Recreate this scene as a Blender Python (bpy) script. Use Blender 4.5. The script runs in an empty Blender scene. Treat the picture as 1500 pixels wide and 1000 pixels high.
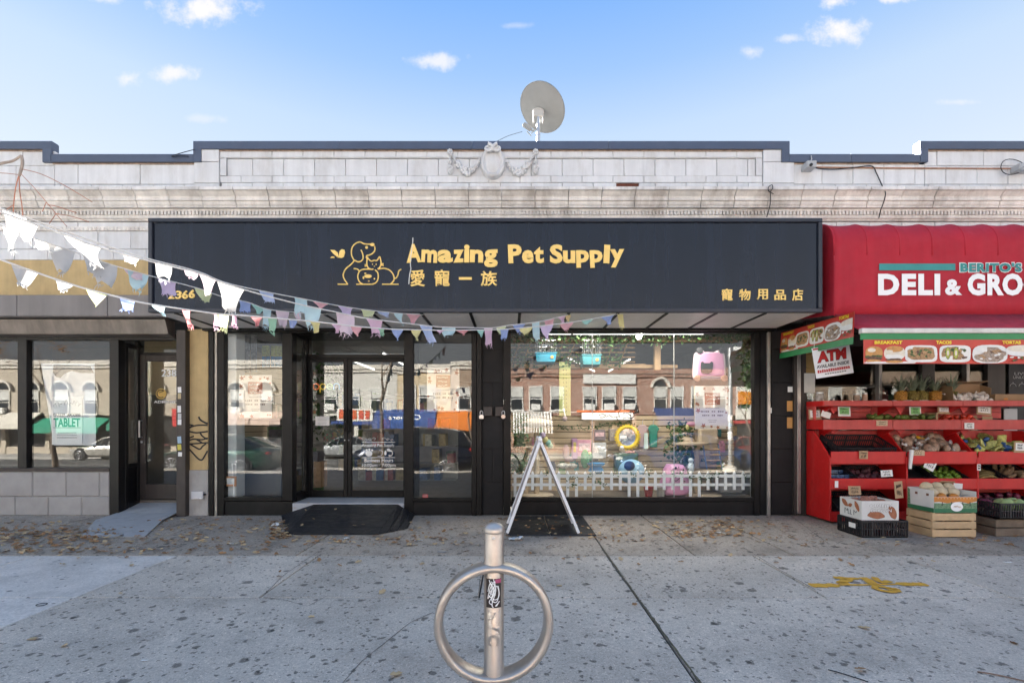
import bpy,bmesh,math,random
from mathutils import Vector,Matrix,noise as mnoise
R=math.radians
PI=math.pi
SC=bpy.context.scene
COL=SC.collection
# camera
EYE=1.36
DIST=7.4
FPX=718.0
cd=bpy.data.cameras.new('camera')
cam=bpy.data.objects.new('camera',cd)
COL.objects.link(cam)
cam.location=(0,-DIST,EYE)
cam.rotation_euler=(R(90),0,0)
cd.sensor_width=36
cd.lens=FPX/1500*36
cd.shift_y=122/1500
cd.clip_start=0.05
cd.clip_end=500
SC.camera=cam
# sky, sun, exposure
SUN_EL,SUN_AZ=R(28.5),R(-45)
SUN_DIR=Vector((math.sin(SUN_AZ)*math.cos(SUN_EL),math.cos(SUN_AZ)*math.cos(SUN_EL),math.sin(SUN_EL)))
world=bpy.data.worlds.new('World')
SC.world=world
world.use_nodes=True
wn,wl=world.node_tree.nodes,world.node_tree.links
wn.clear()
def wnode(t,**k):
 n=wn.new(t)
 for a,b in k.items():
  setattr(n,a,b)
 return n
sky=wnode('ShaderNodeTexSky',sky_type='NISHITA')
sky.sun_disc=False
sky.sun_elevation=SUN_EL
sky.sun_rotation=SUN_AZ
sky.altitude=0
sky.air_density=1.0
sky.dust_density=0.2
sky.ozone_density=2.0
tc=wnode('ShaderNodeTexCoord')
sep=wnode('ShaderNodeSeparateXYZ')
wl.new(tc.outputs['Generated'],sep.inputs[0])
def wmath(op,a,b=None,c=None,clamp=False):
 n=wnode('ShaderNodeMath',operation=op,use_clamp=clamp)
 for i,v in enumerate((a,b,c)):
  if v is None:
   continue
  if isinstance(v,(int,float)):
   n.inputs[i].default_value=v
  else :
   wl.new(v,n.inputs[i])
 return n.outputs[0]
SKY_STRENGTH=0.05
SKY_GAIN=2.06
elev=wmath('MAXIMUM',sep.outputs[2],0.0)
ramp=wnode('ShaderNodeValToRGB')
wl.new(elev,ramp.inputs[0])
cr=ramp.color_ramp
cr.elements[0].position=0.0
cr.elements[0].color=(1.35,1.38,1.42,1)
cr.elements[1].position=1.0
cr.elements[1].color=(0.40,0.61,0.97,1)
for p_,c_ in ((0.2,(1.05,1.1,1.18,1)),(0.34,(0.80,0.9,1.05,1)),(0.42,(0.70,0.83,1.02,1)),(0.5,(0.60,0.77,1.0,1)),(0.58,(0.38,0.61,1.0,1)),(0.66,(0.235,0.49,1.0,1)),(0.8,(0.30,0.53,0.98,1))):
 e_=cr.elements.new(p_)
 e_.color=c_
grad=wnode('ShaderNodeVectorMath',operation='SCALE')
wl.new(ramp.outputs[0],grad.inputs[0])
grad.inputs[3].default_value=SKY_GAIN
skymix=wnode('ShaderNodeMix',data_type='RGBA')
skymix.inputs[0].default_value=0.93
nsc=wnode('ShaderNodeVectorMath',operation='SCALE')
wl.new(sky.outputs[0],nsc.inputs[0])
nsc.inputs[3].default_value=0.2
wl.new(nsc.outputs[0],skymix.inputs[6])
wl.new(grad.outputs[0],skymix.inputs[7])
dy=wmath('MAXIMUM',sep.outputs[1],0.05)
u_=wmath('DIVIDE',sep.outputs[0],dy)
v_=wmath('DIVIDE',sep.outputs[2],dy)
uv=wnode('ShaderNodeCombineXYZ')
wl.new(u_,uv.inputs[0])
wl.new(v_,uv.inputs[1])
cn=wnode('ShaderNodeTexNoise')
cn.inputs['Scale'].default_value=26
cn.inputs['Detail'].default_value=6
cn.inputs['Roughness'].default_value=0.62
wl.new(uv.outputs[0],cn.inputs['Vector'])
nz=wmath('MULTIPLY',wmath('SUBTRACT',cn.outputs[0],0.5),2.6)
tot=None
for (cx,cy,rx,ry,s) in ((300,14,66,25,1),(640,90,36,14,.8),(255,108,34,14,.9),(188,115,20,11,.8),(1230,48,46,19,1),(1222,3,22,11,1),(1310,-3,36,10,.9),(1157,57,22,7,.6),(1100,76,17,9,.6),(150,-2,30,8,.7),(300,174,36,7,.35),(1400,150,30,5,.4),(760,38,22,5,.3)):
 sb=wnode('ShaderNodeVectorMath',operation='SUBTRACT')
 wl.new(uv.outputs[0],sb.inputs[0])
 sb.inputs[1].default_value=((cx-750)/FPX,(622-cy)/FPX,0)
 ml=wnode('ShaderNodeVectorMath',operation='MULTIPLY')
 wl.new(sb.outputs[0],ml.inputs[0])
 ml.inputs[1].default_value=(FPX/rx,FPX/ry,0)
 ln=wnode('ShaderNodeVectorMath',operation='LENGTH')
 wl.new(ml.outputs[0],ln.inputs[0])
 e=wmath('ADD',wmath('SUBTRACT',1.0,ln.outputs['Value']),nz)
 mr=wnode('ShaderNodeMapRange',interpolation_type='SMOOTHSTEP')
 wl.new(e,mr.inputs[0])
 mr.inputs[1].default_value=-0.25
 mr.inputs[2].default_value=1.0
 mr.inputs[4].default_value=s
 mk=wmath('MULTIPLY',mr.outputs[0],wmath('LESS_THAN',ln.outputs['Value'],1.6))
 tot=mk if tot is None else wmath('MAXIMUM',tot,mk)
tot=wmath('MULTIPLY',tot,wmath('GREATER_THAN',sep.outputs[1],0.06))
cmix=wnode('ShaderNodeMix',data_type='RGBA')
wl.new(tot,cmix.inputs[0])
wl.new(skymix.outputs[2],cmix.inputs[6])
cmix.inputs[7].default_value=(2.0,1.97,2.0,1)
bg=wnode('ShaderNodeBackground')
bg.inputs[1].default_value=SKY_STRENGTH
wl.new(cmix.outputs[2],bg.inputs[0])
wo=wnode('ShaderNodeOutputWorld')
wl.new(bg.outputs[0],wo.inputs[0])
sd=bpy.data.lights.new('sun','SUN')
sd.energy=5.0
sd.angle=R(0.5)
sd.color=(1.0,0.955,0.88)
sun=bpy.data.objects.new('sun',sd)
COL.objects.link(sun)
sun.rotation_euler=SUN_DIR.to_track_quat('Z','Y').to_euler()
sun.location=(-8,8,14)
SC.view_settings.view_transform='Standard'
SC.view_settings.look='None'
SC.view_settings.gamma=1
SC.view_settings.use_curve_mapping=False
SC.view_settings.exposure=3.35
SC.cycles.use_denoising=True
SC.cycles.max_bounces=10
SC.cycles.transparent_max_bounces=24
SC.cycles.glossy_bounces=4
SC.cycles.diffuse_bounces=5
SC.cycles.sample_clamp_indirect=6
# coordinates
def X(px,y=0.0):
 return (px-750)*(DIST+y)/FPX
def Z(py,y=0.0):
 return EYE-(py-622)*(DIST+y)/FPX
def at(px,py,y=0.0):
 return Vector((X(px,y),y,Z(py,y)))
def gz(y):
 """pavement height: falls gently from the shop fronts to the kerb"""
 return 0.013*y if y<0 else 0.0
 # mesh helper
BASE={}
def tag(o,label=None,cat=None,group=None,kind=None):
 if label:
  o['label']=label
 if cat:
  o['category']=cat
 if group:
  o['group']=group
 if kind:
  o['kind']=kind
 return o
def thing(name,label,cat,loc=(0,0,0),group=None,kind=None):
 o=bpy.data.objects.new(name,None)
 o.empty_display_size=0.1
 COL.objects.link(o)
 o.location=loc
 BASE[o.name]=Vector(loc)
 return tag(o,label,cat,group,kind)
class MB:
 def __init__(s,M=None):
  s.v,s.f,s.m,s.M,s.cur=[],[],[],M,0
 def add(s,vs,fs):
  b=len(s.v)
  for p in vs:
   p=Vector(p)
   s.v.append(s.M@p if s.M is not None else p)
  for f in fs:
   s.f.append(tuple(i+b for i in f))
   s.m.append(s.cur)
  return s
 def box(s,x0,x1,y0,y1,z0,z1):
  vs=[(x0,y0,z0),(x1,y0,z0),(x1,y1,z0),(x0,y1,z0),(x0,y0,z1),(x1,y0,z1),(x1,y1,z1),(x0,y1,z1)]
  return s.add(vs,[(0,3,2,1),(4,5,6,7),(0,1,5,4),(1,2,6,5),(2,3,7,6),(3,0,4,7)])
 def cbox(s,c,d,M=None):
  """box by centre, size and optional rotation matrix"""
  c=Vector(c)
  hx,hy,hz=d[0]/2,d[1]/2,d[2]/2
  vs=[]
  for q in ((-1,-1,-1),(1,-1,-1),(1,1,-1),(-1,1,-1),(-1,-1,1),(1,-1,1),(1,1,1),(-1,1,1)):
   p=Vector((q[0]*hx,q[1]*hy,q[2]*hz))
   vs.append(c+(M@p if M is not None else p))
  return s.add(vs,[(0,3,2,1),(4,5,6,7),(0,1,5,4),(1,2,6,5),(2,3,7,6),(3,0,4,7)])
 def block(s,x0,x1,y0,y1,z0,z1,b=0.006):
  """box with chamfered front (-Y) edges"""
  vs=[(x0+b,y0,z0+b),(x1-b,y0,z0+b),(x1-b,y0,z1-b),(x0+b,y0,z1-b),(x0,y0+b,z0),(x1,y0+b,z0),(x1,y0+b,z1),(x0,y0+b,z1),(x0,y1,z0),(x1,y1,z0),(x1,y1,z1),(x0,y1,z1)]
  return s.add(vs,[(0,1,2,3),(4,5,1,0),(5,6,2,1),(6,7,3,2),(7,4,0,3),(8,9,5,4),(9,10,6,5),(10,11,7,6),(11,8,4,7),(8,11,10,9)])
 def prism(s,poly,a,b,axis='y'):
  """extrude a 2D polygon; axis x: poly=(y,z), y: poly=(x,z), z: poly=(x,y)"""
  n=len(poly)
  g={'x': lambda p,t:(t,p[0],p[1]),'y': lambda p,t:(p[0],t,p[1]),'z': lambda p,t:(p[0],p[1],t)}[axis]
  vs=[g(p,a) for p in poly]+[g(p,b) for p in poly]
  fs=[tuple(range(n)),tuple(range(2*n-1,n-1,-1))]
  fs+=[(i,i+n,(i+1)%n+n,(i+1)%n) for i in range(n)]
  return s.add(vs,fs)
 def strip(s,A,B):
  """surface between two equally long point rows"""
  n=len(A)
  return s.add(list(A)+list(B),[(i,i+1,i+1+n,i+n) for i in range(n-1)])
 def tube(s,pts,r,n=8,closed=False,cap=True,sx=1.0):
  pts=[Vector(p) for p in pts]
  k=len(pts)
  vs,fs,up=[],[],None
  for i,p in enumerate(pts):
   if closed:
    t=pts[(i+1)%k]-pts[i-1]
   else :
    t=pts[min(i+1,k-1)]-pts[max(i-1,0)]
   if t.length<1e-9:
    t=Vector((0,0,1))
   t.normalize()
   if up is None:
    up=Vector((0,0,1)) if abs(t.z)<0.9 else Vector((0,1,0))
   a=t.cross(up)
   if a.length<1e-6:
    a=t.orthogonal()
   a.normalize()
   b=a.cross(t).normalized()
   up=b
   rr=r[i] if isinstance(r,(list,tuple)) else r
   for j in range(n):
    q=2*PI*j/n
    vs.append(p+a*math.cos(q)*rr*sx+b*math.sin(q)*rr)
  for i in range(k if closed else k-1):
   for j in range(n):
    a0,a1=i*n+j,i*n+(j+1)%n
    b0,b1=((i+1)%k)*n+j,((i+1)%k)*n+(j+1)%n
    fs.append((a0,a1,b1,b0))
  if cap and not closed:
   fs.append(tuple(range(n-1,-1,-1)))
   fs.append(tuple((k-1)*n+j for j in range(n)))
  return s.add(vs,fs)
 def lathe(s,prof,c=(0,0,0),n=20,M=None,jit=0,seed=0):
  """revolve (r, z) round a vertical axis through c"""
  c=Vector(c)
  rnd=random.Random(seed)
  vs,fs=[],[]
  k=len(prof)
  for (r,z) in prof:
   for j in range(n):
    q=2*PI*j/n
    rr=r*(1+rnd.uniform(-jit,jit))
    p=Vector((rr*math.cos(q),rr*math.sin(q),z))
    vs.append(c+(M@p if M is not None else p))
  for i in range(k-1):
   for j in range(n):
    fs.append((i*n+j,i*n+(j+1)%n,(i+1)*n+(j+1)%n,(i+1)*n+j))
  fs.append(tuple(range(n-1,-1,-1)))
  fs.append(tuple((k-1)*n+j for j in range(n)))
  return s.add(vs,fs)
 def ell(s,c,r,nu=10,nv=6,M=None,jit=0,seed=0):
  """ellipsoid"""
  rx,ry,rz=r if isinstance(r,(tuple,list)) else (r,r,r)
  c=Vector(c)
  rnd=random.Random(seed)
  vs,fs=[],[]
  def put(x,y,z):
   k=1+rnd.uniform(-jit,jit)
   p=Vector((x*rx*k,y*ry*k,z*rz*k))
   vs.append(c+(M@p if M is not None else p))
  put(0,0,-1)
  for i in range(1,nv):
   t=-PI/2+PI*i/nv
   for j in range(nu):
    q=2*PI*j/nu
    put(math.cos(t)*math.cos(q),math.cos(t)*math.sin(q),math.sin(t))
  put(0,0,1)
  L=len(vs)-1
  for j in range(nu):
   fs.append((0,1+(j+1)%nu,1+j))
   fs.append((L,L-nu+j,L-nu+(j+1)%nu))
  for i in range(nv-2):
   for j in range(nu):
    a,b=1+i*nu+j,1+i*nu+(j+1)%nu
    fs.append((a,b,b+nu,a+nu))
  return s.add(vs,fs)
 def build(s,name,mats,parent=None,smooth=False,bevel=0,kind=None,solid=0):
  me=bpy.data.meshes.new(name)
  off=Vector((0,0,0))
  if parent is not None:
   off=BASE.get(parent.name,Vector((0,0,0)))
  me.from_pydata([tuple(p-off) for p in s.v],[],s.f)
  if not isinstance(mats,(list,tuple)):
   mats=[mats]
  for m in mats:
   me.materials.append(m)
  if len(mats)>1:
   me.polygons.foreach_set('material_index',s.m)
  bm=bmesh.new()
  bm.from_mesh(me)
  bmesh.ops.recalc_face_normals(bm,faces=bm.faces)
  if smooth:
   bmesh.ops.remove_doubles(bm,verts=bm.verts,dist=2e-5)
   bmesh.ops.recalc_face_normals(bm,faces=bm.faces)
  if bevel:
   bmesh.ops.bevel(bm,geom=[e for e in bm.edges if e.is_manifold and e.calc_face_angle(0)>0.6],offset=bevel,segments=1,affect='EDGES',clamp_overlap=True)
  bm.to_mesh(me)
  bm.free()
  if smooth:
   me.polygons.foreach_set('use_smooth',[True]*len(me.polygons))
   if smooth!='all':
    me.set_sharp_from_angle(angle=R(38))
  me.update()
  o=bpy.data.objects.new(name,me)
  COL.objects.link(o)
  if parent is not None:
   o.parent=parent
   BASE[o.name]=off.copy()
  if kind:
   o['kind']=kind
  if solid:
   md=o.modifiers.new('solid','SOLIDIFY')
   md.thickness=solid
   md.offset=0
  return o
def kids(o):
 return [c for c in COL.objects if c.parent==o]
def dup(o,loc=None,rot=None,scale=None,parent=None,label=None,children=None):
 """copy one thing with its parts and their sub-parts, sharing mesh data"""
 c=o.copy()
 COL.objects.link(c)
 if parent is not None:
  c.parent=parent
 BASE[c.name]=BASE.get(o.name,Vector((0,0,0))).copy()
 for ch in o.children:
  dup(ch,parent=c)
 if loc is not None:
  c.location=loc
 if rot is not None:
  c.rotation_euler=rot
 if scale is not None:
  c.scale=scale if isinstance(scale,(tuple,list)) else (scale,)*3
 if label:
  c['label']=label
 return c
 # materials
MATS={}
def mat(name,col,rough=0.6,metal=0.0,var=0.12,vs=5.0,bump=0.0,bs=60.0,rand=0.0,streak=0.0,ss=9.0,dirt=None,dcol=(0.05,0.04,0.03),dscale=2.5,spec=0.5,emis=None,transl=0.0,coat=0.0,sheen=0.0):
 if name in MATS:
  return MATS[name]
 m=bpy.data.materials.new(name)
 m.use_nodes=True
 nt=m.node_tree
 n,l=nt.nodes,nt.links
 n.clear()
 out=n.new('ShaderNodeOutputMaterial')
 p=n.new('ShaderNodeBsdfPrincipled')
 l.new(p.outputs[0],out.inputs[0])
 p.inputs['Roughness'].default_value=rough
 p.inputs['Metallic'].default_value=metal
 p.inputs['Specular IOR Level'].default_value=spec
 p.inputs['Coat Weight'].default_value=coat
 geo=n.new('ShaderNodeNewGeometry')
 def noise(scale,detail=5,stretch=None,rough_=0.6):
  t=n.new('ShaderNodeTexNoise')
  t.inputs['Scale'].default_value=scale
  t.inputs['Detail'].default_value=detail
  t.inputs['Roughness'].default_value=rough_
  if stretch:
   vm=n.new('ShaderNodeVectorMath')
   vm.operation='MULTIPLY'
   vm.inputs[1].default_value=stretch
   l.new(geo.outputs['Position'],vm.inputs[0])
   l.new(vm.outputs[0],t.inputs['Vector'])
  else :
   l.new(geo.outputs['Position'],t.inputs['Vector'])
  return t.outputs[0]
 def rng(v,a,b,c,d):
  q=n.new('ShaderNodeMapRange')
  l.new(v,q.inputs[0])
  for i,x in enumerate((a,b,c,d)):
   q.inputs[i+1].default_value=x
  return q.outputs[0]
 def mul(a,b):
  q=n.new('ShaderNodeMath')
  q.operation='MULTIPLY'
  l.new(a,q.inputs[0])
  l.new(b,q.inputs[1])
  return q.outputs[0]
 k=rng(noise(vs),0.25,0.75,1-var,1+var)
 if rand:
  oi=n.new('ShaderNodeObjectInfo')
  k=mul(k,rng(oi.outputs['Random'],0,1,1-rand,1+rand))
 if streak:
  k=mul(k,rng(noise(ss,4,(1,1,0.06)),0.35,0.7,1-streak,1+streak))
 sc=n.new('ShaderNodeVectorMath')
 sc.operation='SCALE'
 sc.inputs[0].default_value=col[:3]
 l.new(k,sc.inputs[3])
 c=sc.outputs[0]
 if dirt:
  mx=n.new('ShaderNodeMix')
  mx.data_type='RGBA'
  l.new(rng(noise(dscale,7,(1,1,0.45),0.7),0.5,0.75,0,dirt),mx.inputs[0])
  l.new(c,mx.inputs[6])
  mx.inputs[7].default_value=(*dcol,1)
  c=mx.outputs[2]
 l.new(c,p.inputs['Base Color'])
 rr=rng(noise(vs*2.3),0.3,0.7,max(0.02,rough-0.08),min(1,rough+0.08))
 l.new(rr,p.inputs['Roughness'])
 if bump:
  b=n.new('ShaderNodeBump')
  b.inputs['Strength'].default_value=min(1.0,bump)
  b.inputs['Distance'].default_value=0.01
  l.new(noise(bs,6),b.inputs['Height'])
  l.new(b.outputs[0],p.inputs['Normal'])
 if emis:
  p.inputs['Emission Color'].default_value=(*emis[:3],1)
  p.inputs['Emission Strength'].default_value=emis[3]
 if transl:
  tr=n.new('ShaderNodeBsdfTranslucent')
  l.new(c,tr.inputs[0])
  ms=n.new('ShaderNodeMixShader')
  ms.inputs[0].default_value=transl
  l.new(p.outputs[0],ms.inputs[1])
  l.new(tr.outputs[0],ms.inputs[2])
  l.new(ms.outputs[0],out.inputs[0])
 MATS[name]=m
 return m
def glass(name,tint=(0.93,0.97,0.96),k=1.8,rough=0.0):
 if name in MATS:
  return MATS[name]
 m=bpy.data.materials.new(name)
 m.use_nodes=True
 n,l=m.node_tree.nodes,m.node_tree.links
 n.clear()
 out=n.new('ShaderNodeOutputMaterial')
 t=n.new('ShaderNodeBsdfTransparent')
 t.inputs[0].default_value=(*tint,1)
 g=n.new('ShaderNodeBsdfGlossy')
 g.inputs['Roughness'].default_value=rough
 g.inputs[0].default_value=(1,1,1,1)
 geo=n.new('ShaderNodeNewGeometry')
 dt=n.new('ShaderNodeVectorMath')
 dt.operation='DOT_PRODUCT'
 l.new(geo.outputs['Incoming'],dt.inputs[0])
 l.new(geo.outputs['Normal'],dt.inputs[1])
 last=dt.outputs['Value']
 for op,v in (('ABSOLUTE',None),('SUBTRACT',1.0),('POWER',5.0),('MULTIPLY_ADD',.96),('MULTIPLY',k)):
  mm=n.new('ShaderNodeMath')
  mm.operation=op
  if op=='SUBTRACT':
   mm.inputs[0].default_value=v
   l.new(last,mm.inputs[1])
  else :
   l.new(last,mm.inputs[0])
   if v is not None:
    mm.inputs[1].default_value=v
  if op=='MULTIPLY_ADD':
   mm.inputs[2].default_value=.04
  mm.use_clamp=op!='DOT'
  last=mm.outputs[0]
 oi=n.new('ShaderNodeObjectInfo')
 ad=n.new('ShaderNodeVectorMath')
 ad.operation='ADD'
 l.new(geo.outputs['Position'],ad.inputs[0])
 l.new(oi.outputs['Random'],ad.inputs[1])
 nz_=n.new('ShaderNodeTexNoise')
 nz_.inputs['Scale'].default_value=1.7
 nz_.inputs['Detail'].default_value=1.5
 l.new(ad.outputs[0],nz_.inputs['Vector'])
 bp_=n.new('ShaderNodeBump')
 bp_.inputs['Strength'].default_value=.035
 bp_.inputs['Distance'].default_value=.02
 l.new(nz_.outputs[0],bp_.inputs['Height'])
 l.new(bp_.outputs[0],g.inputs['Normal'])
 ms=n.new('ShaderNodeMixShader')
 l.new(mm.outputs[0],ms.inputs[0])
 l.new(t.outputs[0],ms.inputs[1])
 l.new(g.outputs[0],ms.inputs[2])
 l.new(ms.outputs[0],out.inputs[0])
 MATS[name]=m
 return m
 # text
def glyphs(body,off=0.0,shear=0.0,spacing=1.0):
 c=bpy.data.curves.new('t','FONT')
 c.body=body
 c.offset=off
 c.shear=shear
 c.space_character=spacing
 c.resolution_u=3
 o=bpy.data.objects.new('t',c)
 COL.objects.link(o)
 dg=bpy.context.evaluated_depsgraph_get()
 me=bpy.data.meshes.new_from_object(o.evaluated_get(dg))
 vs=[v.co.copy() for v in me.vertices]
 fs=[tuple(p.vertices) for p in me.polygons]
 bpy.data.objects.remove(o)
 bpy.data.curves.remove(c)
 bpy.data.meshes.remove(me)
 return vs,fs
def text(name,body,mt,parent,O,U,V,w,h,off=0.0,shear=0.0,depth=0.004,spacing=1.0,fit=True,mb=None,centre=False):
 """lettering fitted into the box that starts at O and spans w along U and h along V; raised by depth along U x V"""
 vs,fs=glyphs(body,off,shear,spacing)
 x0,x1=min(v.x for v in vs),max(v.x for v in vs)
 y0,y1=min(v.y for v in vs),max(v.y for v in vs)
 O,U,V=Vector(O),Vector(U).normalized(),Vector(V).normalized()
 N=U.cross(V).normalized()
 sy=h/max(1e-6,y1-y0)
 sx=w/max(1e-6,x1-x0) if fit else sy
 top=[O+U*((v.x-x0)*sx)+V*((v.y-y0)*sy)+N*depth for v in vs]
 q=mb if mb is not None else MB()
 edges={}
 for f in fs:
  for i in range(len(f)):
   e=(f[i],f[(i+1)%len(f)])
   edges[e]=edges.get(e,0)+1
 b=len(vs)
 sides=[(e[0],e[1],e[1]+b,e[0]+b) for e in edges if (e[1],e[0]) not in edges] if depth>0.0031 else []
 q.add(top+([p-N*depth for p in top] if sides else []),list(fs)+sides)
 if mb is not None:
  return None
 me=bpy.data.meshes.new(name)
 off_=BASE.get(parent.name,Vector((0,0,0))) if parent is not None else Vector((0,0,0))
 me.from_pydata([tuple(p-off_) for p in q.v],[],q.f)
 me.materials.append(mt)
 o=bpy.data.objects.new(name,me)
 COL.objects.link(o)
 if parent is not None:
  o.parent=parent
  BASE[o.name]=off_.copy()
 return o
def facetext(name,body,mt,parent,px0,px1,py0,py1,y,**k):
 """lettering on a vertical face at depth y that looks towards the street"""
 a,b=at(px0,py1,y),at(px1,py0,y)
 return text(name,body,mt,parent,a,(1,0,0),(0,0,1),b.x-a.x,b.z-a.z,**k)
 # ground
def paving_mat(name,base,warm=0.0,spots=1.0,speck=1.0):
 m=bpy.data.materials.new(name)
 m.use_nodes=True
 n,l=m.node_tree.nodes,m.node_tree.links
 p=n['Principled BSDF']
 geo=n.new('ShaderNodeNewGeometry')
 pos=geo.outputs['Position']
 def noise(scale,detail=4,rough=0.6):
  t=n.new('ShaderNodeTexNoise')
  t.inputs['Scale'].default_value=scale
  t.inputs['Detail'].default_value=detail
  t.inputs['Roughness'].default_value=rough
  l.new(pos,t.inputs['Vector'])
  return t.outputs[0]
 def rng(v,a,b,c,d):
  q=n.new('ShaderNodeMapRange')
  l.new(v,q.inputs[0])
  for i,x in enumerate((a,b,c,d)):
   q.inputs[i+1].default_value=x
  return q.outputs[0]
 def math_(op,a,b):
  q=n.new('ShaderNodeMath')
  q.operation=op
  for i,v in enumerate((a,b)):
   if isinstance(v,(int,float)):
    q.inputs[i].default_value=v
   else :
    l.new(v,q.inputs[i])
  return q.outputs[0]
 oi=n.new('ShaderNodeObjectInfo')
 k=math_('MULTIPLY',rng(noise(1.1,7,0.75),0.3,0.7,0.78,1.16),rng(oi.outputs['Random'],0,1,0.93,1.06))
 k=math_('MULTIPLY',k,rng(noise(48,4,.75),0.3,0.7,0.80,1.20))
 k=math_('MULTIPLY',k,rng(noise(105,2,0.5),0.60,0.70,1.0,1.0+0.6*speck))
 k=math_('MULTIPLY',k,rng(noise(88,2,0.5),0.30,0.40,1.0-0.45*speck,1.0))
 wob=n.new('ShaderNodeTexNoise')
 wob.inputs['Scale'].default_value=30
 l.new(pos,wob.inputs['Vector'])
 va=n.new('ShaderNodeVectorMath')
 va.operation='MULTIPLY_ADD'
 l.new(wob.outputs['Color'],va.inputs[0])
 va.inputs[1].default_value=(0.05,0.05,0)
 l.new(pos,va.inputs[2])
 for sc,thr,keep in ((5.0,0.19,0.45),(9.0,0.2,0.5),(14.0,0.21,0.58),(22.0,0.25,0.7)):
  vo=n.new('ShaderNodeTexVoronoi')
  vo.inputs['Scale'].default_value=sc
  l.new(va.outputs[0],vo.inputs['Vector'])
  sp=n.new('ShaderNodeSeparateColor')
  l.new(vo.outputs['Color'],sp.inputs[0])
  r_=math_('MULTIPLY',math_('LESS_THAN',sp.outputs[0],keep*spots),rng(sp.outputs[1],0,1,0.4,1.25))
  inside=rng(math_('SUBTRACT',vo.outputs['Distance'],math_('MULTIPLY',r_,thr)),-0.04,0.02,1,0)
  inside=math_('MULTIPLY',inside,math_('GREATER_THAN',r_,0.05))
  k=math_('MULTIPLY',k,rng(inside,0,1,1.0,0.38))
 sc_=n.new('ShaderNodeVectorMath')
 sc_.operation='SCALE'
 sc_.inputs[0].default_value=base
 l.new(k,sc_.inputs[3])
 c=sc_.outputs[0]
 mx=n.new('ShaderNodeMix')
 mx.data_type='RGBA'
 l.new(rng(noise(1.9,7,0.72),0.5,0.72,0,0.35+warm),mx.inputs[0])
 l.new(c,mx.inputs[6])
 mx.inputs[7].default_value=(0.13,0.105,0.085,1)
 l.new(mx.outputs[2],p.inputs['Base Color'])
 p.inputs['Roughness'].default_value=0.8
 p.inputs['Specular IOR Level'].default_value=0.3
 b=n.new('ShaderNodeBump')
 b.inputs['Strength'].default_value=0.45
 b.inputs['Distance'].default_value=0.006
 l.new(noise(120,5),b.inputs['Height'])
 l.new(b.outputs[0],p.inputs['Normal'])
 return m
M_pave=paving_mat('pavement concrete',(0.545,0.475,0.40))
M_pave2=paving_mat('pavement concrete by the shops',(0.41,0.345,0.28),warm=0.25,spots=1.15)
M_new=paving_mat('newer pale concrete',(0.66,0.605,0.55),spots=0.25,speck=0.25)
M_asph=mat('road asphalt',(0.11,0.108,0.105),0.85,var=0.2,vs=2,bump=0.6,bs=90)
M_joint=mat('joint grit',(0.055,0.05,0.042),0.95,var=0.4,vs=30)
M_paint=mat('road paint white',(0.7,0.7,0.66),0.7,var=0.15,vs=14)
b=MB()
b.add([(-45,0.5,-0.016),(45,0.5,-0.016),(45,-8.2,gz(-8.2)-0.018),(-45,-8.2,gz(-8.2)-0.018)],[(3,2,1,0)])
pavement=b.build('pavement',M_joint,kind='structure')
XJ=[-8.12,-6.6,-5.07,-3.55,-2.06,-0.27,1.02,2.56,4.08,5.6,7.12,8.64]
def slab(x0,x1,y0,y1,m,g=0.008,th=0.05):
 q=MB()
 x0+=g;x1-=g;y0+=g;y1-=g
 bv=0.006
 def row(z,i):
  return [(x0+i,y0+i,gz(y0)+z),(x1-i,y0+i,gz(y0)+z),(x1-i,y1-i,gz(y1)+z),(x0+i,y1-i,gz(y1)+z)]
 q.add(row(0,bv)+row(-bv,0)+row(-th,0),[(0,1,2,3)]+[(4+i,4+(i+1)%4,(i+1)%4,i) for i in range(4)]+[(8+i,8+(i+1)%4,4+(i+1)%4,4+i) for i in range(4)])
 o=q.build('paving_slab',m,pavement)
 return o
for i in range(len(XJ)-1):
 x0,x1=XJ[i],XJ[i+1]
 left=x1<=-3.5
 slab(x0,x1,-3.41,-2.19,M_new if left else M_pave)
for (ya,yb) in ((-5.8,-3.41),(-8.05,-5.8)):
 for (x0,x1) in ((-8.12,-6.0),(-6.0,-3.55)):
  slab(x0,x1,ya,yb,M_new)
 for (x0,x1) in ((-3.55,1.02),(1.02,4.08),(4.08,8.64)):
  slab(x0,x1,ya,yb,M_pave)
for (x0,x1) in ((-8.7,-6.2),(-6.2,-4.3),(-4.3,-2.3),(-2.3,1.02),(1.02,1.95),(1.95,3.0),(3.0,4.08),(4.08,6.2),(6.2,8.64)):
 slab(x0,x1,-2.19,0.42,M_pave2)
for s in (-1,1):
 for k in range(8):
  xa=8.64+3.2*k if s>0 else -8.12-3.2*(k+1)
  slab(xa,xa+3.2,-5.1,-2.19,M_pave)
  slab(xa,xa+3.2,-8.05,-5.1,M_pave)
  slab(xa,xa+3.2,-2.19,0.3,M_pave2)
M_kerb=mat('kerb stone',(0.3,0.29,0.28),0.75,var=0.2,vs=6,bump=0.3,bs=40,rand=0.1)
kb=None
for k in range(30):
 x0=-45+k*3.0
 q=MB().box(x0+0.005,x0+2.995,-8.2,-8.055,-0.45,gz(-8.05)+0.002)
 kb=q.build('kerb_stone',M_kerb,pavement,bevel=0.02)
def road_z(y):
 return -0.34+0.50*(y+8.2)/16.0
b=MB()
ys=[-8.2,-10,-12,-16,-20,-24.2]
for k in range(len(ys)-1):
 b.add([(-60,ys[k],road_z(ys[k])),(60,ys[k],road_z(ys[k])),(60,ys[k+1],road_z(ys[k+1])),(-60,ys[k+1],road_z(ys[k+1]))],[(3,2,1,0)])
road=b.build('road',M_asph,kind='structure')
b=MB()
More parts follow.
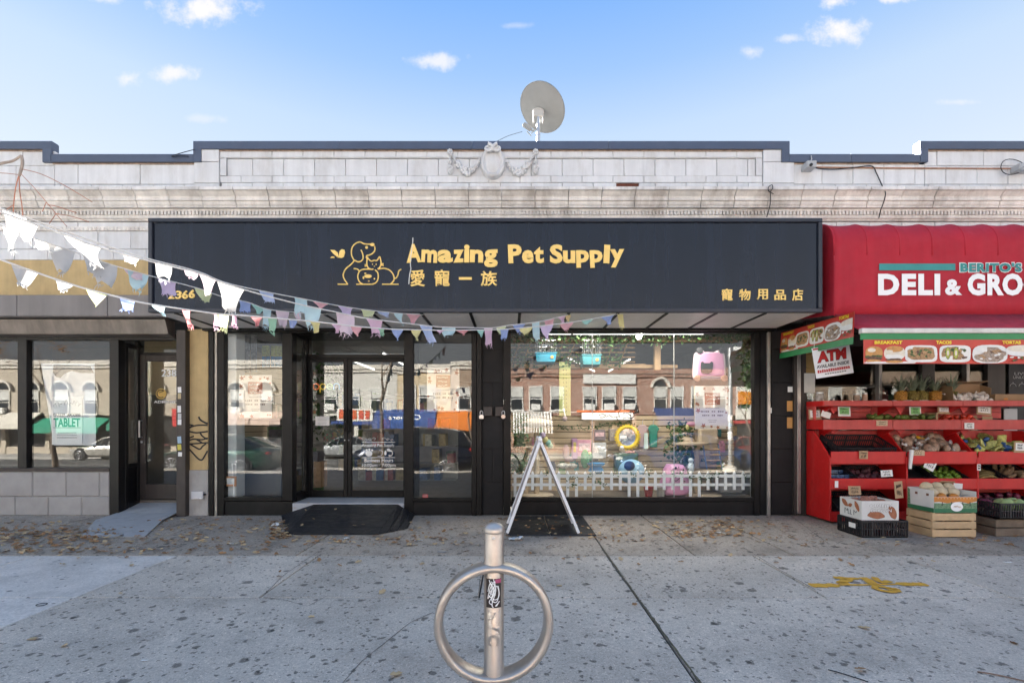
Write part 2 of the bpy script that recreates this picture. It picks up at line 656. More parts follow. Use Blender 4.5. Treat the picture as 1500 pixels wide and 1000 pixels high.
for y in (-10.9,-16.1,-16.4,-21.8):
 b.add([(-60,y,road_z(y)+0.004),(60,y,road_z(y)+0.004),(60,y-0.12,road_z(y-.12)+0.004),(-60,y-0.12,road_z(y-.12)+0.004)],[(3,2,1,0)])
b.build('road_markings',M_paint,kind='structure')
FZ=road_z(-24.2)+0.14
b=MB().box(-60,60,-28.6,-24.2,FZ-0.4,FZ)
b.build('far_pavement',mat('far pavement concrete',(0.42,0.40,0.37),0.85,var=0.2,vs=1.5),kind='structure',bevel=0.02)
b=MB()
b.add([(-300,-300,-2.2),(300,-300,-2.2),(300,300,-2.2),(-300,300,-2.2)],[(0,1,2,3)])
b.build('ground',mat('bare ground',(0.16,0.15,0.13),0.95),kind='structure')
M_crack=mat('crack',(0.10,0.09,0.08),0.95,var=0.4,vs=40)
M_moss=mat('joint debris',(0.12,0.10,0.06),0.95,var=0.6,vs=45)
def ground_ribbon(name,pts,w,m,parent,lift=0.003,seed=1):
 rnd=random.Random(seed)
 A,B=[],[]
 P=[]
 for i in range(len(pts)-1):
  a,c=Vector(pts[i]),Vector(pts[i+1])
  n_=max(2,int((c-a).length/0.05))
  for k in range(n_):
   P.append(a.lerp(c,k/n_))
 P.append(Vector(pts[-1]))
 for i,p in enumerate(P):
  t=(P[min(i+1,len(P)-1)]-P[max(i-1,0)]).normalized()
  nn=Vector((-t.y,t.x))
  ww=w*rnd.uniform(0.5,1.25)/2
  j=nn*rnd.uniform(-w,w)*0.35
  a,c=p+nn*ww+j,p-nn*ww+j
  A.append((a.x,a.y,gz(a.y)+lift))
  B.append((c.x,c.y,gz(c.y)+lift))
 return MB().strip(A,B).build(name,m,parent)
def g2(px,py):
 """pavement point under a pixel"""
 y=-1.0
 for _ in range(8):
  d=FPX*(EYE-gz(y))/(py-622)
  y=d-DIST
 return Vector((X(px,y),y))
ground_ribbon('joint_debris',[g2(880,800),g2(905,838),g2(934,876),g2(960,910),g2(1000,966),g2(1030,1005)],0.018,M_crack,pavement,0.003,2)
ground_ribbon('joint_debris',[g2(881,801),g2(934,876),g2(1000,966),g2(1030,1005)],0.012,M_moss,pavement,0.006,3)
ground_ribbon('crack',[g2(500,1002),g2(530,968),g2(568,938),g2(600,912),g2(634,897)],0.005,M_crack,pavement,0.003,4)
ground_ribbon('crack',[g2(386,875),g2(420,879),g2(450,888),g2(480,872)],0.005,M_crack,pavement,0.003,5)
ground_ribbon('crack',[g2(465,808),g2(412,845),g2(388,870)],0.006,M_crack,pavement,0.003,6)
ground_ribbon('crack',[g2(1088,801),g2(1140,833),g2(1195,864)],0.007,M_crack,pavement,0.003,7)
ground_ribbon('crack',[g2(704,843),g2(701,869)],0.006,M_crack,pavement,0.003,8)
ground_ribbon('crack',[g2(950,745),g2(1003,795)],0.007,M_crack,pavement,0.003,9)
ground_ribbon('crack',[g2(1158,755),g2(1215,797)],0.007,M_crack,pavement,0.003,10)
M_spray=mat('utility spray paint',(0.62,0.33,0.035),0.8,var=0.25,vs=25)
um=thing('spray_paint_mark','orange spray-painted arrow line with scrawled letters on the pavement','pavement marking',(X(1270,-3.2),-3.2,gz(-3.2)))
b=MB()
def spray(pts,w):
 global b
 P=[g2(*p) for p in pts]
 q=[]
 for i in range(len(P)-1):
  for k in range(6):
   q.append(P[i].lerp(P[i+1],k/6))
 q.append(P[-1])
 A,B=[],[]
 lift=0.0035+0.0007*spray.n
 spray.n+=1
 rnd=random.Random(spray.n)
 for i,p in enumerate(q):
  t=(q[min(i+1,len(q)-1)]-q[max(i-1,0)]).normalized()
  nn=Vector((-t.y,t.x))
  ww=w*(1+rnd.uniform(-.18,.18))/2*(0.55 if i in (0,len(q)-1) else 1)
  a,c=p+nn*ww,p-nn*ww
  A.append((a.x,a.y,gz(a.y)+lift))
  B.append((c.x,c.y,gz(c.y)+lift))
 b.strip(A,B)
spray.n=0
for pts,w in (([(1186,857),(1200,857.3),(1228,857)],.10),([(1226,856.6),(1260,856.6),(1318,855.5)],.035),([(1314,855.5),(1340,855.6),(1358,856)],.09),([(1221,846),(1232,846.5),(1246,848),(1237,851),(1232,854),(1245,855.3)],.075),([(1240,847.5),(1258,847.5)],.05),([(1262,846),(1270,849),(1280,856)],.085),([(1280,845.5),(1285,850),(1292,853.5),(1304,851.5)],.06),([(1306,862.5),(1296,860.5),(1283,859),(1281,861.5),(1290,865),(1303,867.5),(1315,866.5),(1311,863),(1300,863.6)],.055)):
 spray(pts,w)
b.build('paint',M_spray,um)
# the one-storey block of shops
M_terra=mat('white glazed terracotta',(0.66,0.665,0.67),0.38,var=0.07,vs=4,bump=0.12,bs=35,rand=0.045,streak=0.07,dirt=0.5,dcol=(0.36,0.33,0.29),dscale=2.6)
M_corn=mat('weathered terracotta',(0.70,0.675,0.64),0.5,var=0.12,vs=4,bump=0.25,bs=40,rand=0.06,streak=0.12,dirt=0.7,dcol=(0.16,0.115,0.085),dscale=2.6)
M_mortar=mat('dark mortar',(0.30,0.28,0.26),0.95,var=0.5,vs=9)
M_coping=mat('grey coping metal',(0.125,0.142,0.185),0.42,metal=.88,var=0.08,vs=3,rand=0.04)
M_stucco=mat('ochre stucco',(0.52,0.385,0.19),0.85,var=0.12,vs=5,bump=0.5,bs=120,streak=0.08,dirt=0.25,dcol=(0.22,0.16,0.09))
M_bodywall=mat('plain wall',(0.2,0.19,0.18),0.9)
M_roof=mat('roof felt',(0.09,0.09,0.09),0.95)
BX0,BX1=-9.5,9.5
ZFLOOR=0.175
bld=thing('shop_building','long one-storey block of shops faced in white glazed terracotta with a stepped grey-capped parapet','building',(0,0,0))
b=MB().box(BX0,BX1,0.07,0.165,2.93,5.30)
b.build('parapet_wall',M_mortar,bld)
b=MB()
b.box(BX0,BX1,0.17,11.0,4.3,4.5)
b.build('roof',M_roof,bld)
b=MB()
b.box(BX0,BX0+.2,0.37,10.8,0,4.29)
b.box(BX1-.2,BX1,0.37,10.8,0,4.29)
b.box(BX0,BX1,10.81,11.0,-.5,4.29)
b.box(-4.9,-4.72,0.60,10.8,0.0,4.29)
b.box(3.98,4.14,0.40,10.8,0.0,4.29)
b.build('inner_wall',M_bodywall,bld)
MB().box(BX0,BX1,0.43,10.8,ZFLOOR-.12,ZFLOOR).build('shop_floor',mat('shop floor',(.14,.12,.10),.5,var=.15,vs=3),bld)
MB().box(BX0,BX1,0.37,10.8,2.96,3.0).build('shop_ceiling',mat('shop ceiling',(.26,.26,.255),.8),bld)
ZT,ZL=Z(208),Z(227)
XS=(X(78),X(285),X(1155),X(1345))
b=MB()
for x0,x1 in ((BX0,XS[0]-.03),(XS[1]+.03,XS[2]-.03),(XS[3]+.03,BX1)):
 b.box(x0,x1,0.0705,0.092,5.301,ZT-0.03)
b.build('parapet_upstand',M_mortar,bld)
# terracotta blocks
rb=random.Random(4)
def blocks(xa,xb,za,zb,w,off=0.0,y0=0.0,m=None,skip=None,ctr=None,th=0.07,name='terracotta_block'):
 """a course of blocks with open joints; the joint grid starts at off"""
 k=math.floor((xa-off)/w)
 while off+k*w<xb-0.01:
  x0,x1=max(xa,off+k*w),min(xb,off+(k+1)*w)
  k+=1
  if x1-x0<0.03 or (skip and skip(x0,x1)):
   continue
  d=rb.uniform(-0.003,0.003)
  MB().block(x0+.003,x1-.003,y0+d,y0+th,za+.003,zb-.003,0.005).build(name,m or M_terra,bld)
W=0.468
PX0,PX1=X(322),X(1117)
zr=[Z(q) for q in (221,232,257.5,267.5,277.5)]
hole=(X(903),X(936))
blocks(PX0,PX1,zr[1],zr[0],W*1.0,0.12)
blocks(PX0+.1,PX1-.1,zr[2],zr[1],W,0.29,y0=0.012)
blocks(PX0,PX1,zr[3],zr[2],W,0.12)
blocks(PX0,hole[0],zr[4]-.1,zr[3],W,0.29)
blocks(hole[1],PX1,zr[4]-.1,zr[3],W,0.29)
blocks(PX0,PX0+.1,zr[2],zr[1],1,0.5)
blocks(PX1-.1,PX1,zr[2],zr[1],1,0.5)
b=MB()
b.box(PX0+.02,PX1-.02,-0.012,0.0,zr[1]+.012,zr[1]+.03)
b.box(PX0+.085,PX0+.1,-0.012,0.0,zr[2],zr[1]+.011)
b.box(PX1-.1,PX1-.085,-0.012,0.0,zr[2],zr[1]+.011)
b.build('panel_bead',M_terra,bld)
for xa,xb in ((XS[1]+.1,PX0-.0),(PX1,XS[2]-.1)):
 blocks(xa,xb,Z(238),Z(220),3,-6,y0=-0.02)
 blocks(XS[1] if xa<0 else xa,xb if xa<0 else XS[2]+.08,Z(269),Z(238),3,-6,y0=-0.02)
 blocks(XS[1] if xa<0 else xa,xb if xa<0 else XS[2]+.08,zr[4]-.1,Z(269),3,-6,y0=-0.02)
for xa,xb in ((XS[0]+.02,XS[1]),(XS[2]+.08,XS[3]+.1)):
 blocks(xa,xb,Z(270),Z(240.5),W if xa>0 else W*2,0.0)
 blocks(xa,xb,zr[4]-.1,Z(270),W,0.2)
for xa,xb in ((BX0,XS[0]+.02),(XS[3]+.1,BX1)):
 blocks(xa,xb,Z(243),Z(221),W*2 if xa<0 else W*1.5,0.1)
 blocks(xa,xb,Z(270),Z(243),W if xa>0 else W*2,0.0)
 blocks(xa,xb,zr[4]-.1,Z(270),W,0.2)
hl=MB()
hl.box(hole[0],hole[1],0.02,0.06,Z(276),Z(268))
hl.build('hole_backing',mat('rusty hole',(0.12,0.035,0.018),0.9,var=0.5,vs=25),bld)
# metal coping along the stepped top
CB,CF=0.075,-0.035
def coping(x0,x1,z,h):
 MB().prism([(CF,z-h),(CF,z-.012),(CF+.012,z),(CB,z),(CB+.02,z-.01),(CB+.02,z-h)],x0,x1,'x').build('coping',M_coping,bld)
ch=0.125
for pa,pb in ((XS[1],-2.6),(-2.6,-.6),(-.6,1.45),(1.45,XS[2])):
 coping(pa+.002,pb-.002,ZT,ch)
coping(BX0,XS[0],ZT,ch)
coping(XS[3],8.2,ZT,ch)
coping(8.204,BX1,ZT,ch)
coping(XS[0]+.0,XS[1]-.002,ZL,ch)
coping(XS[2]+.002,5.1,ZL,ch)
coping(5.104,XS[3],ZL,ch)
for x0,x1 in ((XS[0]-.13,XS[0]-.002),(XS[1],XS[1]+.12),(XS[2]-.12,XS[2]),(XS[3]+.002,XS[3]+.12)):
 s_=.003
 lo,hi=(x0+s_,x1) if x1>XS[3] or abs(x0-XS[1])<.01 else (x0,x1-s_)
 MB().prism([(lo,CF-.002),(hi,CF-.002),(x1,CB),(x0,CB)],ZL-ch,ZT-ch-.002,'z').build('coping',M_coping,bld)
b=MB()
for x0,x1,z in ((BX0,XS[0]-.14,ZT),(XS[1]+.13,XS[2]-.13,ZT),(XS[3]+.13,BX1,ZT),(XS[0],XS[1],ZL),(XS[2],XS[3],ZL)):
 b.box(x0,x1,-0.012,0.05,z-ch-.022,z-ch-.003)
b.build('drip_strip',mat('stained drip edge',(0.3,0.22,0.17),0.8,var=0.5,vs=12),bld)
# cornice: a moulded course in separate lengths
prof=[(0.06,4.845),(-0.225,4.845),(-0.232,4.80),(-0.205,4.79),(-0.185,4.765),(-0.158,4.735),(-0.150,4.705),(-0.162,4.70),(-0.162,4.675),(-0.142,4.667),(-0.135,4.63),(-0.118,4.605),(-0.118,4.587),(-0.07,4.587),(0.06,4.587)]
k=0
xx=BX0
while xx<BX1:
 d=rb.uniform(-.004,.004)
 wq=0.492
 MB().prism([(p[0]+d,p[1]+d*.5) for p in prof],xx+.005,xx+wq-.004,'x').build('cornice_block',M_corn,bld)
 xx+=wq
b=MB()
b.box(BX0,BX1,-0.075,0.06,4.553,4.583)
b.box(BX0,BX1,-0.052,0.06,4.478,4.552)
n_d=int((BX1-BX0)/0.0525)
for i in range(n_d):
 x=BX0+i*0.0525
 b.box(x,x+0.031,-0.08,-0.053,4.503,4.549)
o=b.build('dentil_band',M_corn,bld,kind='stuff')
b=MB()
b.prism([(0.06,4.475),(-0.062,4.475),(-0.055,4.455),(-0.03,4.44),(-0.03,4.425),(0.06,4.425)],BX0,BX1,'x')
b.build('dentil_moulding',M_corn,bld)
blocks(BX0,-4.55,Z(332.5),4.42,W*2,.0,y0=-0.005)
blocks(BX0,-4.55,Z(365),Z(338.5),W*1.06,.2,y0=-0.005)
blocks(BX0,-4.55,Z(381),Z(365),W*1.06,.43,y0=-0.005)
blocks(4.0,BX1,3.86,4.42,W*1.06,.43,y0=-0.005)
b=MB()
b.box(BX0,-4.55,-0.02,0.06,Z(338.5),Z(332.5))
for i in range(76):
 b.ell((-9.47+i*0.064,-0.022,Z(335.5)),(0.026,0.012,0.022),6,4)
b.build('carved_band',M_corn,bld,kind='stuff')
# cartouche with garlands
ct=MB()
cx,cz=X(722),Z(240.5)
def oval(rx,rz,y,n=28,dz=0.0):
 return [Vector((cx+rx*math.cos(2*PI*i/n),y,cz+dz+rz*math.sin(2*PI*i/n))) for i in range(n+1)]
rings=[oval(.185,.245,0.02),oval(.182,.242,-.05),oval(.165,.225,-.085),oval(.135,.195,-.07),oval(.115,.17,-.04),oval(.10,.155,-.045),oval(.05,.08,-.06),oval(.002,.003,-.062)]
for i in range(len(rings)-1):
 ct.strip(rings[i],rings[i+1])
cart=ct.build('cartouche',M_terra,bld,smooth='all')
sc_=MB()
for s in (-1,1):
 pts=[]
 for i in range(22):
  t=i/21
  a=PI*0.5+s*0+t*2.2*PI
  r_=0.075*(1-t*0.75)
  pts.append((cx+s*(0.07+r_*math.cos(a)*1.0),-0.085,cz+.195+r_*math.sin(a)*.85))
 sc_.tube(pts,[0.028*(1-.5*i/21) for i in range(22)],7)
sc_.ell((cx,-.08,cz+.2),(.022,.035,.06),8,6)
sc_.build('scroll',M_terra,cart,smooth='all')
sh=MB()
for i in range(5):
 a=-PI/2+(i-2)*0.42
 sh.ell((cx+.07*math.cos(a),-.085,cz-.15+.07*math.sin(a)),(.022,.025,.03),7,5)
sh.ell((cx,-.08,cz-.21),(.085,.045,.032),12,6)
sh.build('shell',M_terra,cart,smooth='all')
for s in (-1,1):
 gm=MB()
 rr=random.Random(8+s)
 for i in range(34):
  t=i/33
  x=cx+s*(0.19+t*0.44)
  z=cz+0.06+0.10*t-0.27*(1-(2*t-1)**2)*(1-.25*t)
  th=0.022+0.028*math.sin(PI*t)
  for q in range(3):
   gm.ell((x+rr.uniform(-.012,.012),-0.02+rr.uniform(-.02,0),z+rr.uniform(-th,th)),(th*.55,th*.7,th*.55),6,4,jit=.1,seed=i*3+q)
 x=cx+s*0.645
 for z,r_ in ((cz+.17,.048),(cz+.02,.035),(cz-.07,.05),(cz-.13,.04)):
  for q in range(7):
   a=2*PI*q/7
   gm.ell((x+r_*.6*math.cos(a),-.025,z+r_*.6*math.sin(a)),(r_*.4,.03,r_*.4),6,4)
  gm.ell((x,-.035,z),(r_*.35,.03,r_*.35),6,4)
 gm.tube([(x,-.01,cz+.15),(x,-.02,cz+.05),(x,-.01,cz-.1)],.014,6)
 gm.build('garland',M_terra,bld,smooth='all')
 # things fixed on the roof and parapet
M_dish=mat('dish grey',(0.22,0.23,0.235),0.5,var=0.06,vs=6,dirt=.2,dcol=(.18,.17,.15))
M_galv=mat('galvanised steel',(0.55,0.56,0.57),0.4,metal=0.7,var=0.12,vs=12)
DY=1.6
dc=at(793,160,DY)
dish=thing('satellite_dish','large grey satellite dish seen from behind on the roof above the carved oval','satellite dish',at(788,207,DY))
ax=Vector((0.43,0.45,0.80)).normalized()
q=ax.to_track_quat('Z','Y').to_matrix()
prof=[(0.003,0.0)]+[(0.5*i/8,0.13*(i/8)**2) for i in range(1,9)]
prof=prof+[(.512,.125),(.51,.145),(.49,.14)]+[(0.49*i/6,0.02+0.12*(i/6)**2) for i in range(5,0,-1)]+[(.002,.02)]
dcen=dc-ax*0.07
MB().lathe([(r_*(0.87),z_*.87) for r_,z_ in prof],dcen,40,q).build('bowl',M_dish,dish,smooth=True)
mst=at(788,214,DY)
back=at(788,176,DY)+Vector((0,-.1,0))
b=MB()
b.tube([(mst.x+.0,DY-.12,4.5),(mst.x,DY-.12,back.z-.05),tuple(back+Vector((0,0,.05)))],.034,10)
b.build('mast',M_galv,dish,smooth=True)
b=MB()
bq=q
for s in (-1,1):
 b.cbox(back+Vector((s*.085,.0,.0)),(.018,.1,.2))
b.cbox(back+Vector((0,-.03,.04)),(.17,.05,.12))
b.tube([tuple(back+Vector((-.1*math.cos(a),.02,.08+.09*math.sin(a)))) for a in [PI*i/8 for i in range(9)]],.014,6)
b.build('bracket',mat('dish bracket white',(.4,.395,.38),.5,var=.1),dish,bevel=.004)
b=MB()
p0=back+Vector((-.06,.1,-.2))
p1=at(766,182,DY)
b.tube([tuple(p0),tuple(p0.lerp(p1,.6)+Vector((0,0,-.03))),tuple(p1)],.02,6)
b.cbox(p1+Vector((.08,0,-.05)),(.16,.06,.07),Matrix.Rotation(.6,3,'Y'))
b.cbox(at(775,196,DY),(.12,.015,.015),Matrix.Rotation(.8,3,'Y'))
b.cbox(at(781,193,DY),(.10,.015,.015),Matrix.Rotation(-.7,3,'Y'))
b.build('feed_arm',M_dish,dish,bevel=.004)
M_cable=mat('black cable',(0.02,0.02,0.022),0.5,var=.2)
def cable(name,pts,r,label,cat='cable',m=None,group=None,n=5):
 P=[Vector(p) for p in pts]
 out=[]
 for i in range(len(P)-1):
  a,c=P[i],P[i+1]
  pm=P[i-1] if i else a
  pn=P[i+2] if i+2<len(P) else c
  for k in range(6):
   t=k/6
   out.append(0.5*((2*a)+(c-pm)*t+(2*pm-5*a+4*c-pn)*t*t+(3*a-pm-3*c+pn)*t**3))
 out.append(P[-1])
 o=MB().tube(out,r,n).build(name,m or M_cable,smooth='all')
 return tag(o,label,cat,group)
cable('cable',[at(728,207,.5),at(745,199,1.0),at(765,193,1.5)],.004,'thin black cable running from the roof edge up to the satellite dish')
M_box=mat('grey device box',(0.42,0.43,0.44),0.5,var=.08)
sb=thing('security_camera','small grey camera box below the lowered parapet with its lens facing the street','security camera',at(1186,243,-.06))
b=MB().box(X(1179,-.1),X(1193,-.1),-.16,-.002,Z(248,-.1),Z(238,-.1))
b.build('housing',M_box,sb,bevel=.008)
b=MB().lathe([(.022,0),(.022,.02),(.012,.022)],(X(1187.5,-.16),-.162,Z(242,-.16)),10,Matrix.Rotation(PI/2,3,'X'))
b.build('lens',M_cable,sb)
b=MB().tube([at(1186,239,-.08),at(1189,233,-.06),at(1188,228,-.05)],.008,6)
b.build('bracket',M_box,sb)
cable('cable',[at(1192,244,-.07),at(1200,247,-.03),at(1225,248,-.03),at(1255,245,-.03),at(1277,243.5,-.03),at(1284,254,-.03),at(1294,276,-.05),at(1297,282,-.27),at(1296,290,-.25),at(1293,300,-.2),at(1290,308,-.16),at(1287,320,-.1)],.008,'black cable drooping along the parapet and down behind the red awning')
o=MB().tube([at(1196,245.2,-.012),at(1300,246.3,-.012),at(1450,247,-.012),at(1510,247,-.012)],.011,6).build('rusty_conduit',mat('rusty pipe',(.36,.2,.13),.8,var=.4,vs=18,dirt=.7,dcol=(.25,.1,.05),dscale=8))
tag(o,'thin rusty pipe fixed along the white parapet above the deli','pipe')
cb=thing('wall_bracket_light','small grey wall bracket at the right end with a loop of black wire','wall fitting',at(1497,244,-.06))
b=MB().box(X(1489,-.1),X(1512,-.1),-.15,-.002,Z(250,-.1),Z(241,-.1))
b.box(X(1494,-.15),X(1504,-.15),-.24,-.151,Z(252,-.15),Z(246,-.15))
b.build('housing',M_box,cb,bevel=.006)
pts=[]
for i in range(20):
 a=2*PI*i/20
 pts.append(at(1484+18*math.cos(a),244.5+(11-3*math.cos(a))*math.sin(a),-.04))
MB().tube(pts,.006,5,closed=True).build('wire_loop',M_cable,cb)
cable('cable',[at(1133,284,-.24),at(1126,280,-.26),at(1126,274,-.26),at(1131,271,-.26),at(1132,276,-.26),at(1129,281,-.26),at(1128,300,-.19),at(1123,318,-.13)],.007,'short curled black wire hooked on the cornice right of the panel')
cable('cable',[at(276,229,-.05),at(262,228,-.06),at(252,230,-.06),at(256,227,-.06),at(285,219,-.06)],.006,'bent black wire at the left parapet step')
# the dark shop sign box
SY=-1.13
M_signf=mat('navy sign panel',(0.0075,0.0115,0.0225),0.13,spec=.5,var=0.1,vs=1.2,streak=0.22,ss=7,bump=0.03,bs=3)
M_signe=mat('dark sign frame',(0.030,0.034,0.046),0.38,metal=0.2,var=.1)
M_gold=mat('gold sign lettering',(0.93,0.64,0.19),0.5,var=.05)
M_soff=mat('soffit metal',(0.80,0.77,0.74),0.5,metal=.1,var=.06,vs=8,rand=.05)
M_black=mat('dark bronze metal',(0.0065,0.006,0.006),0.4,spec=.22,var=.15,vs=6,streak=.1,dirt=.15,dcol=(.06,.055,.05))
M_black2=mat('black kick panel',(0.006,0.006,0.007),0.4,spec=.25,var=.2,vs=5,dirt=.3,dcol=(.05,.048,.045))
x0,x1,z0,z1=X(219,SY),X(1203,SY),Z(458,SY),Z(320.5,SY)
sg=thing('shop_sign','large dark navy sign box with gold pet shop lettering and a dog and cat emblem','shop sign',((x0+x1)/2,-.5,z0))
b=MB().box(x0,x1,SY+.03,-0.09,z0+.02,z1-.01)
b.build('box',M_signe,sg)
xs=X(442,SY)
for xa,xb in ((x0+.05,xs-.0015),(xs+.0015,x1-.05)):
 MB().box(xa,xb,SY,SY+.028,z0+.05,z1-.05).build('face_panel',M_signf,sg)
for (xa,xb,za,zb) in ((x0,x1,z1-.05,z1),(x0,x1,z0,z0+.05),(x0,x0+.05,z0+.051,z1-.051),(x1-.05,x1,z0+.051,z1-.051)):
 MB().box(xa,xb,SY-.03,SY+.029,za,zb).build('frame_bar',M_signe,sg,bevel=.006)
edges=[x0+.02]
xq=X(616.5,SY)
while xq>x0+.65:
 xq-=.632
while xq<x1-.1:
 edges.append(xq)
 xq+=.632
edges.append(x1-.02)
ms=M_soff
nt=ms.node_tree
pb_=[n_ for n_ in nt.nodes if n_.type=='BSDF_PRINCIPLED'][0]
wv=nt.nodes.new('ShaderNodeTexVoronoi')
wv.inputs['Scale'].default_value=55
wv.inputs['Randomness'].default_value=0.0
g_=nt.nodes.new('ShaderNodeNewGeometry')
nt.links.new(g_.outputs['Position'],wv.inputs['Vector'])
mr=nt.nodes.new('ShaderNodeMapRange')
nt.links.new(wv.outputs['Distance'],mr.inputs[0])
for i_,v_q in enumerate((.20,.30,.5,1.0)):
 mr.inputs[i_+1].default_value=v_q
src=pb_.inputs['Base Color'].links[0].from_socket
sc2=nt.nodes.new('ShaderNodeVectorMath')
sc2.operation='SCALE'
nt.links.new(src,sc2.inputs[0])
nt.links.new(mr.outputs[0],sc2.inputs[3])
nt.links.new(sc2.outputs[0],pb_.inputs['Base Color'])
for i in range(len(edges)-1):
 MB().box(edges[i]+.02,edges[i+1]-.02,SY+.04,-.12,z0+.004,z0+.018).build('soffit_panel',M_soff,sg)
for e in edges[1:-1]:
 MB().box(e-.019,e+.019,SY+.03,-.11,z0-.006,z0+.019).build('soffit_batten',M_black,sg)
MB().box(x0+.03,x1-.03,-.115,-.02,z0-.03,z0+.03).build('soffit_back_rail',M_black,sg)
def zl(bx,ox,oy,s):
 return (ox+bx[0]/s,ox+bx[1]/s,oy+bx[2]/s,oy+bx[3]/s)
LET=[(c,zl(v,470,340,5.357)) for c,v in (('A',(672,787,95,240)),('m',(790,915,140,240)),('a',(917,1035,140,242)),('z',(1040,1122,140,240)),('i',(1124,1167,100,240)),('n',(1170,1275,140,240)),('g',(1280,1388,138,278)))]
LET+=[(c,zl(v,730,340,3)) for c,v in (('P',(43,103,55,137)),('e',(104,155,80,138)),('t',(156,200,65,137)),('S',(226,283,55,138)),('u',(284,338,82,138)),('p',(342,398,80,157)),('p',(402,458,80,157)),('l',(463,489,57,138)),('y',(491,553,76,156)))]
CJ=[(c,zl(v,470,340,5.357)) for c,v in (('愛',(703,818,297,427)),('寵',(888,1012,297,425)),('一',(1084,1185,355,375)),('族',(1255,1384,307,425)))]
CJ+=[(c,zl(v,730,340,3)) for c,v in (('寵',(979,1028,249,301)),('物',(1057,1107,251,300)),('用',(1135,1183,251,297)),('品',(1212,1262,254,299)),('店',(1290,1337,250,302)))]
NUM=[(c,v) for c,v in (('2',(247,256,426.5,438)),('3',(257.5,266.5,426,438)),('6',(267.5,276,425.5,438)),('6',(277,286,424.5,437)))]
tl=0
for grp,off in ((LET,.042),(CJ,.016),(NUM,.03)):
 for c,bx in grp:
  tl+=1
  rot=R(random.Random(tl).uniform(-3.5,3.5)) if grp is LET else 0
  ob=facetext('letter' if grp is not NUM else 'numeral',c,M_gold,sg,bx[0],bx[1],bx[2],bx[3],SY-.001,off=off,depth=0.012,shear=(.06 if grp is NUM else 0))
  if rot:
   cc=at((bx[0]+bx[1])/2,(bx[2]+bx[3])/2,SY)-BASE[sg.name]
   ob.matrix_local=Matrix.Translation(cc)@Matrix.Rotation(rot,4,'Y')@Matrix.Translation(-cc)
def lz(pts):
 return [at(470+a/5.357,340+c/5.357,SY-.004) for a,c in pts]
def smooth(P,n=6):
 P=[Vector(p) for p in P]
 out=[]
 for i in range(len(P)-1):
  a,c=P[i],P[i+1]
  pm=P[i-1] if i else a
  pn=P[i+2] if i+2<len(P) else c
  for k in range(n):
   t=k/n
   out.append(0.5*((2*a)+(c-pm)*t+(2*pm-5*a+4*c-pn)*t*t+(3*a-pm-3*c+pn)*t**3))
 out.append(P[-1])
 return out
lr=0.0085
def stroke(name,paths):
 q=MB()
 for p in paths:
  q.tube(smooth(lz(p),5) if len(p)>2 else lz(p),lr,6)
 return q.build(name,M_gold,sg)
stroke('dog_outline',[[(212,408),(185,370),(176,335),(195,290),(235,255),(262,225)],[(262,225),(242,180),(243,130),(265,95),(305,78),(340,92),(380,95),(408,92)],[(422,110),(424,140),(408,165),(380,180),(360,185),(358,205)],[(315,140),(328,170),(331,205),(315,228),(288,232),(262,218)],[(133,409),(214,409)]])
stroke('cat_outline',[[(365,195),(360,245),(372,280),(395,292)],[(365,195),(378,215),(396,228),(416,222),(440,222),(455,200),(463,192)],[(463,192),(472,235),(466,270),(446,290)],[(450,290),(495,284),(535,296),(562,322),(574,352),(572,380),(548,407)],[(480,409),(610,409)],[(576,365),(592,358),(605,335),(612,305),(632,291)],[(345,255),(363,258)],[(344,268),(362,265)],[(476,250),(492,248)],[(474,260),(493,262)],[(395,292),(398,292),(412,290)]])
stroke('fish_bowl_outline',[[(258,287),(285,290),(303,306)],[(303,306),(320,296),(350,291),(395,291)],[(303,306),(291,335),(292,365),(305,392),(330,408)],[(425,295),(445,315),(451,345),(446,375),(430,398),(405,408)],[(278,409),(412,409)]])
b=MB()
fe=SY-.004
for (a,c,rx,rz) in ((359,120,.019,.019),(404,98,.03,.022),(405,252,.007,.01),(434,252,.007,.01),(420,268,.009,.006),(370,346,.05,.024),(334,357,.011,.02),(349,323,.014,.009),(377,383,.009,.009),(420,366,.011,.011)):
 p=at(470+a/5.357,340+c/5.357,fe)
 b.ell(p,(rx,.006,rz),10,6)
b.build('emblem_fill',M_gold,sg)
b=MB()
for poly in ([(75,140),(110,142),(132,160),(138,185),(128,195),(100,172)],[(75,203),(85,193),(105,192),(108,203)],[(140,200),(132,202),(140,190),(148,150),(165,135),(186,140),(190,160),(180,195),(160,204)]):
 b.prism([(p.x,p.z) for p in lz(poly)],SY-.010,SY+.004,'y')
b.build('butterfly_emblem',M_gold,sg)
b=MB()
b.tube(smooth(lz([(722,45),(720,90),(712,150),(704,210),(703,260),(706,290),(696,340),(690,408)]),4),[.012 if 4<i<14 else .006 for i in range(29)],5)
b.build('torn_edge',mat('torn vinyl white',(.75,.74,.7),.6),sg)
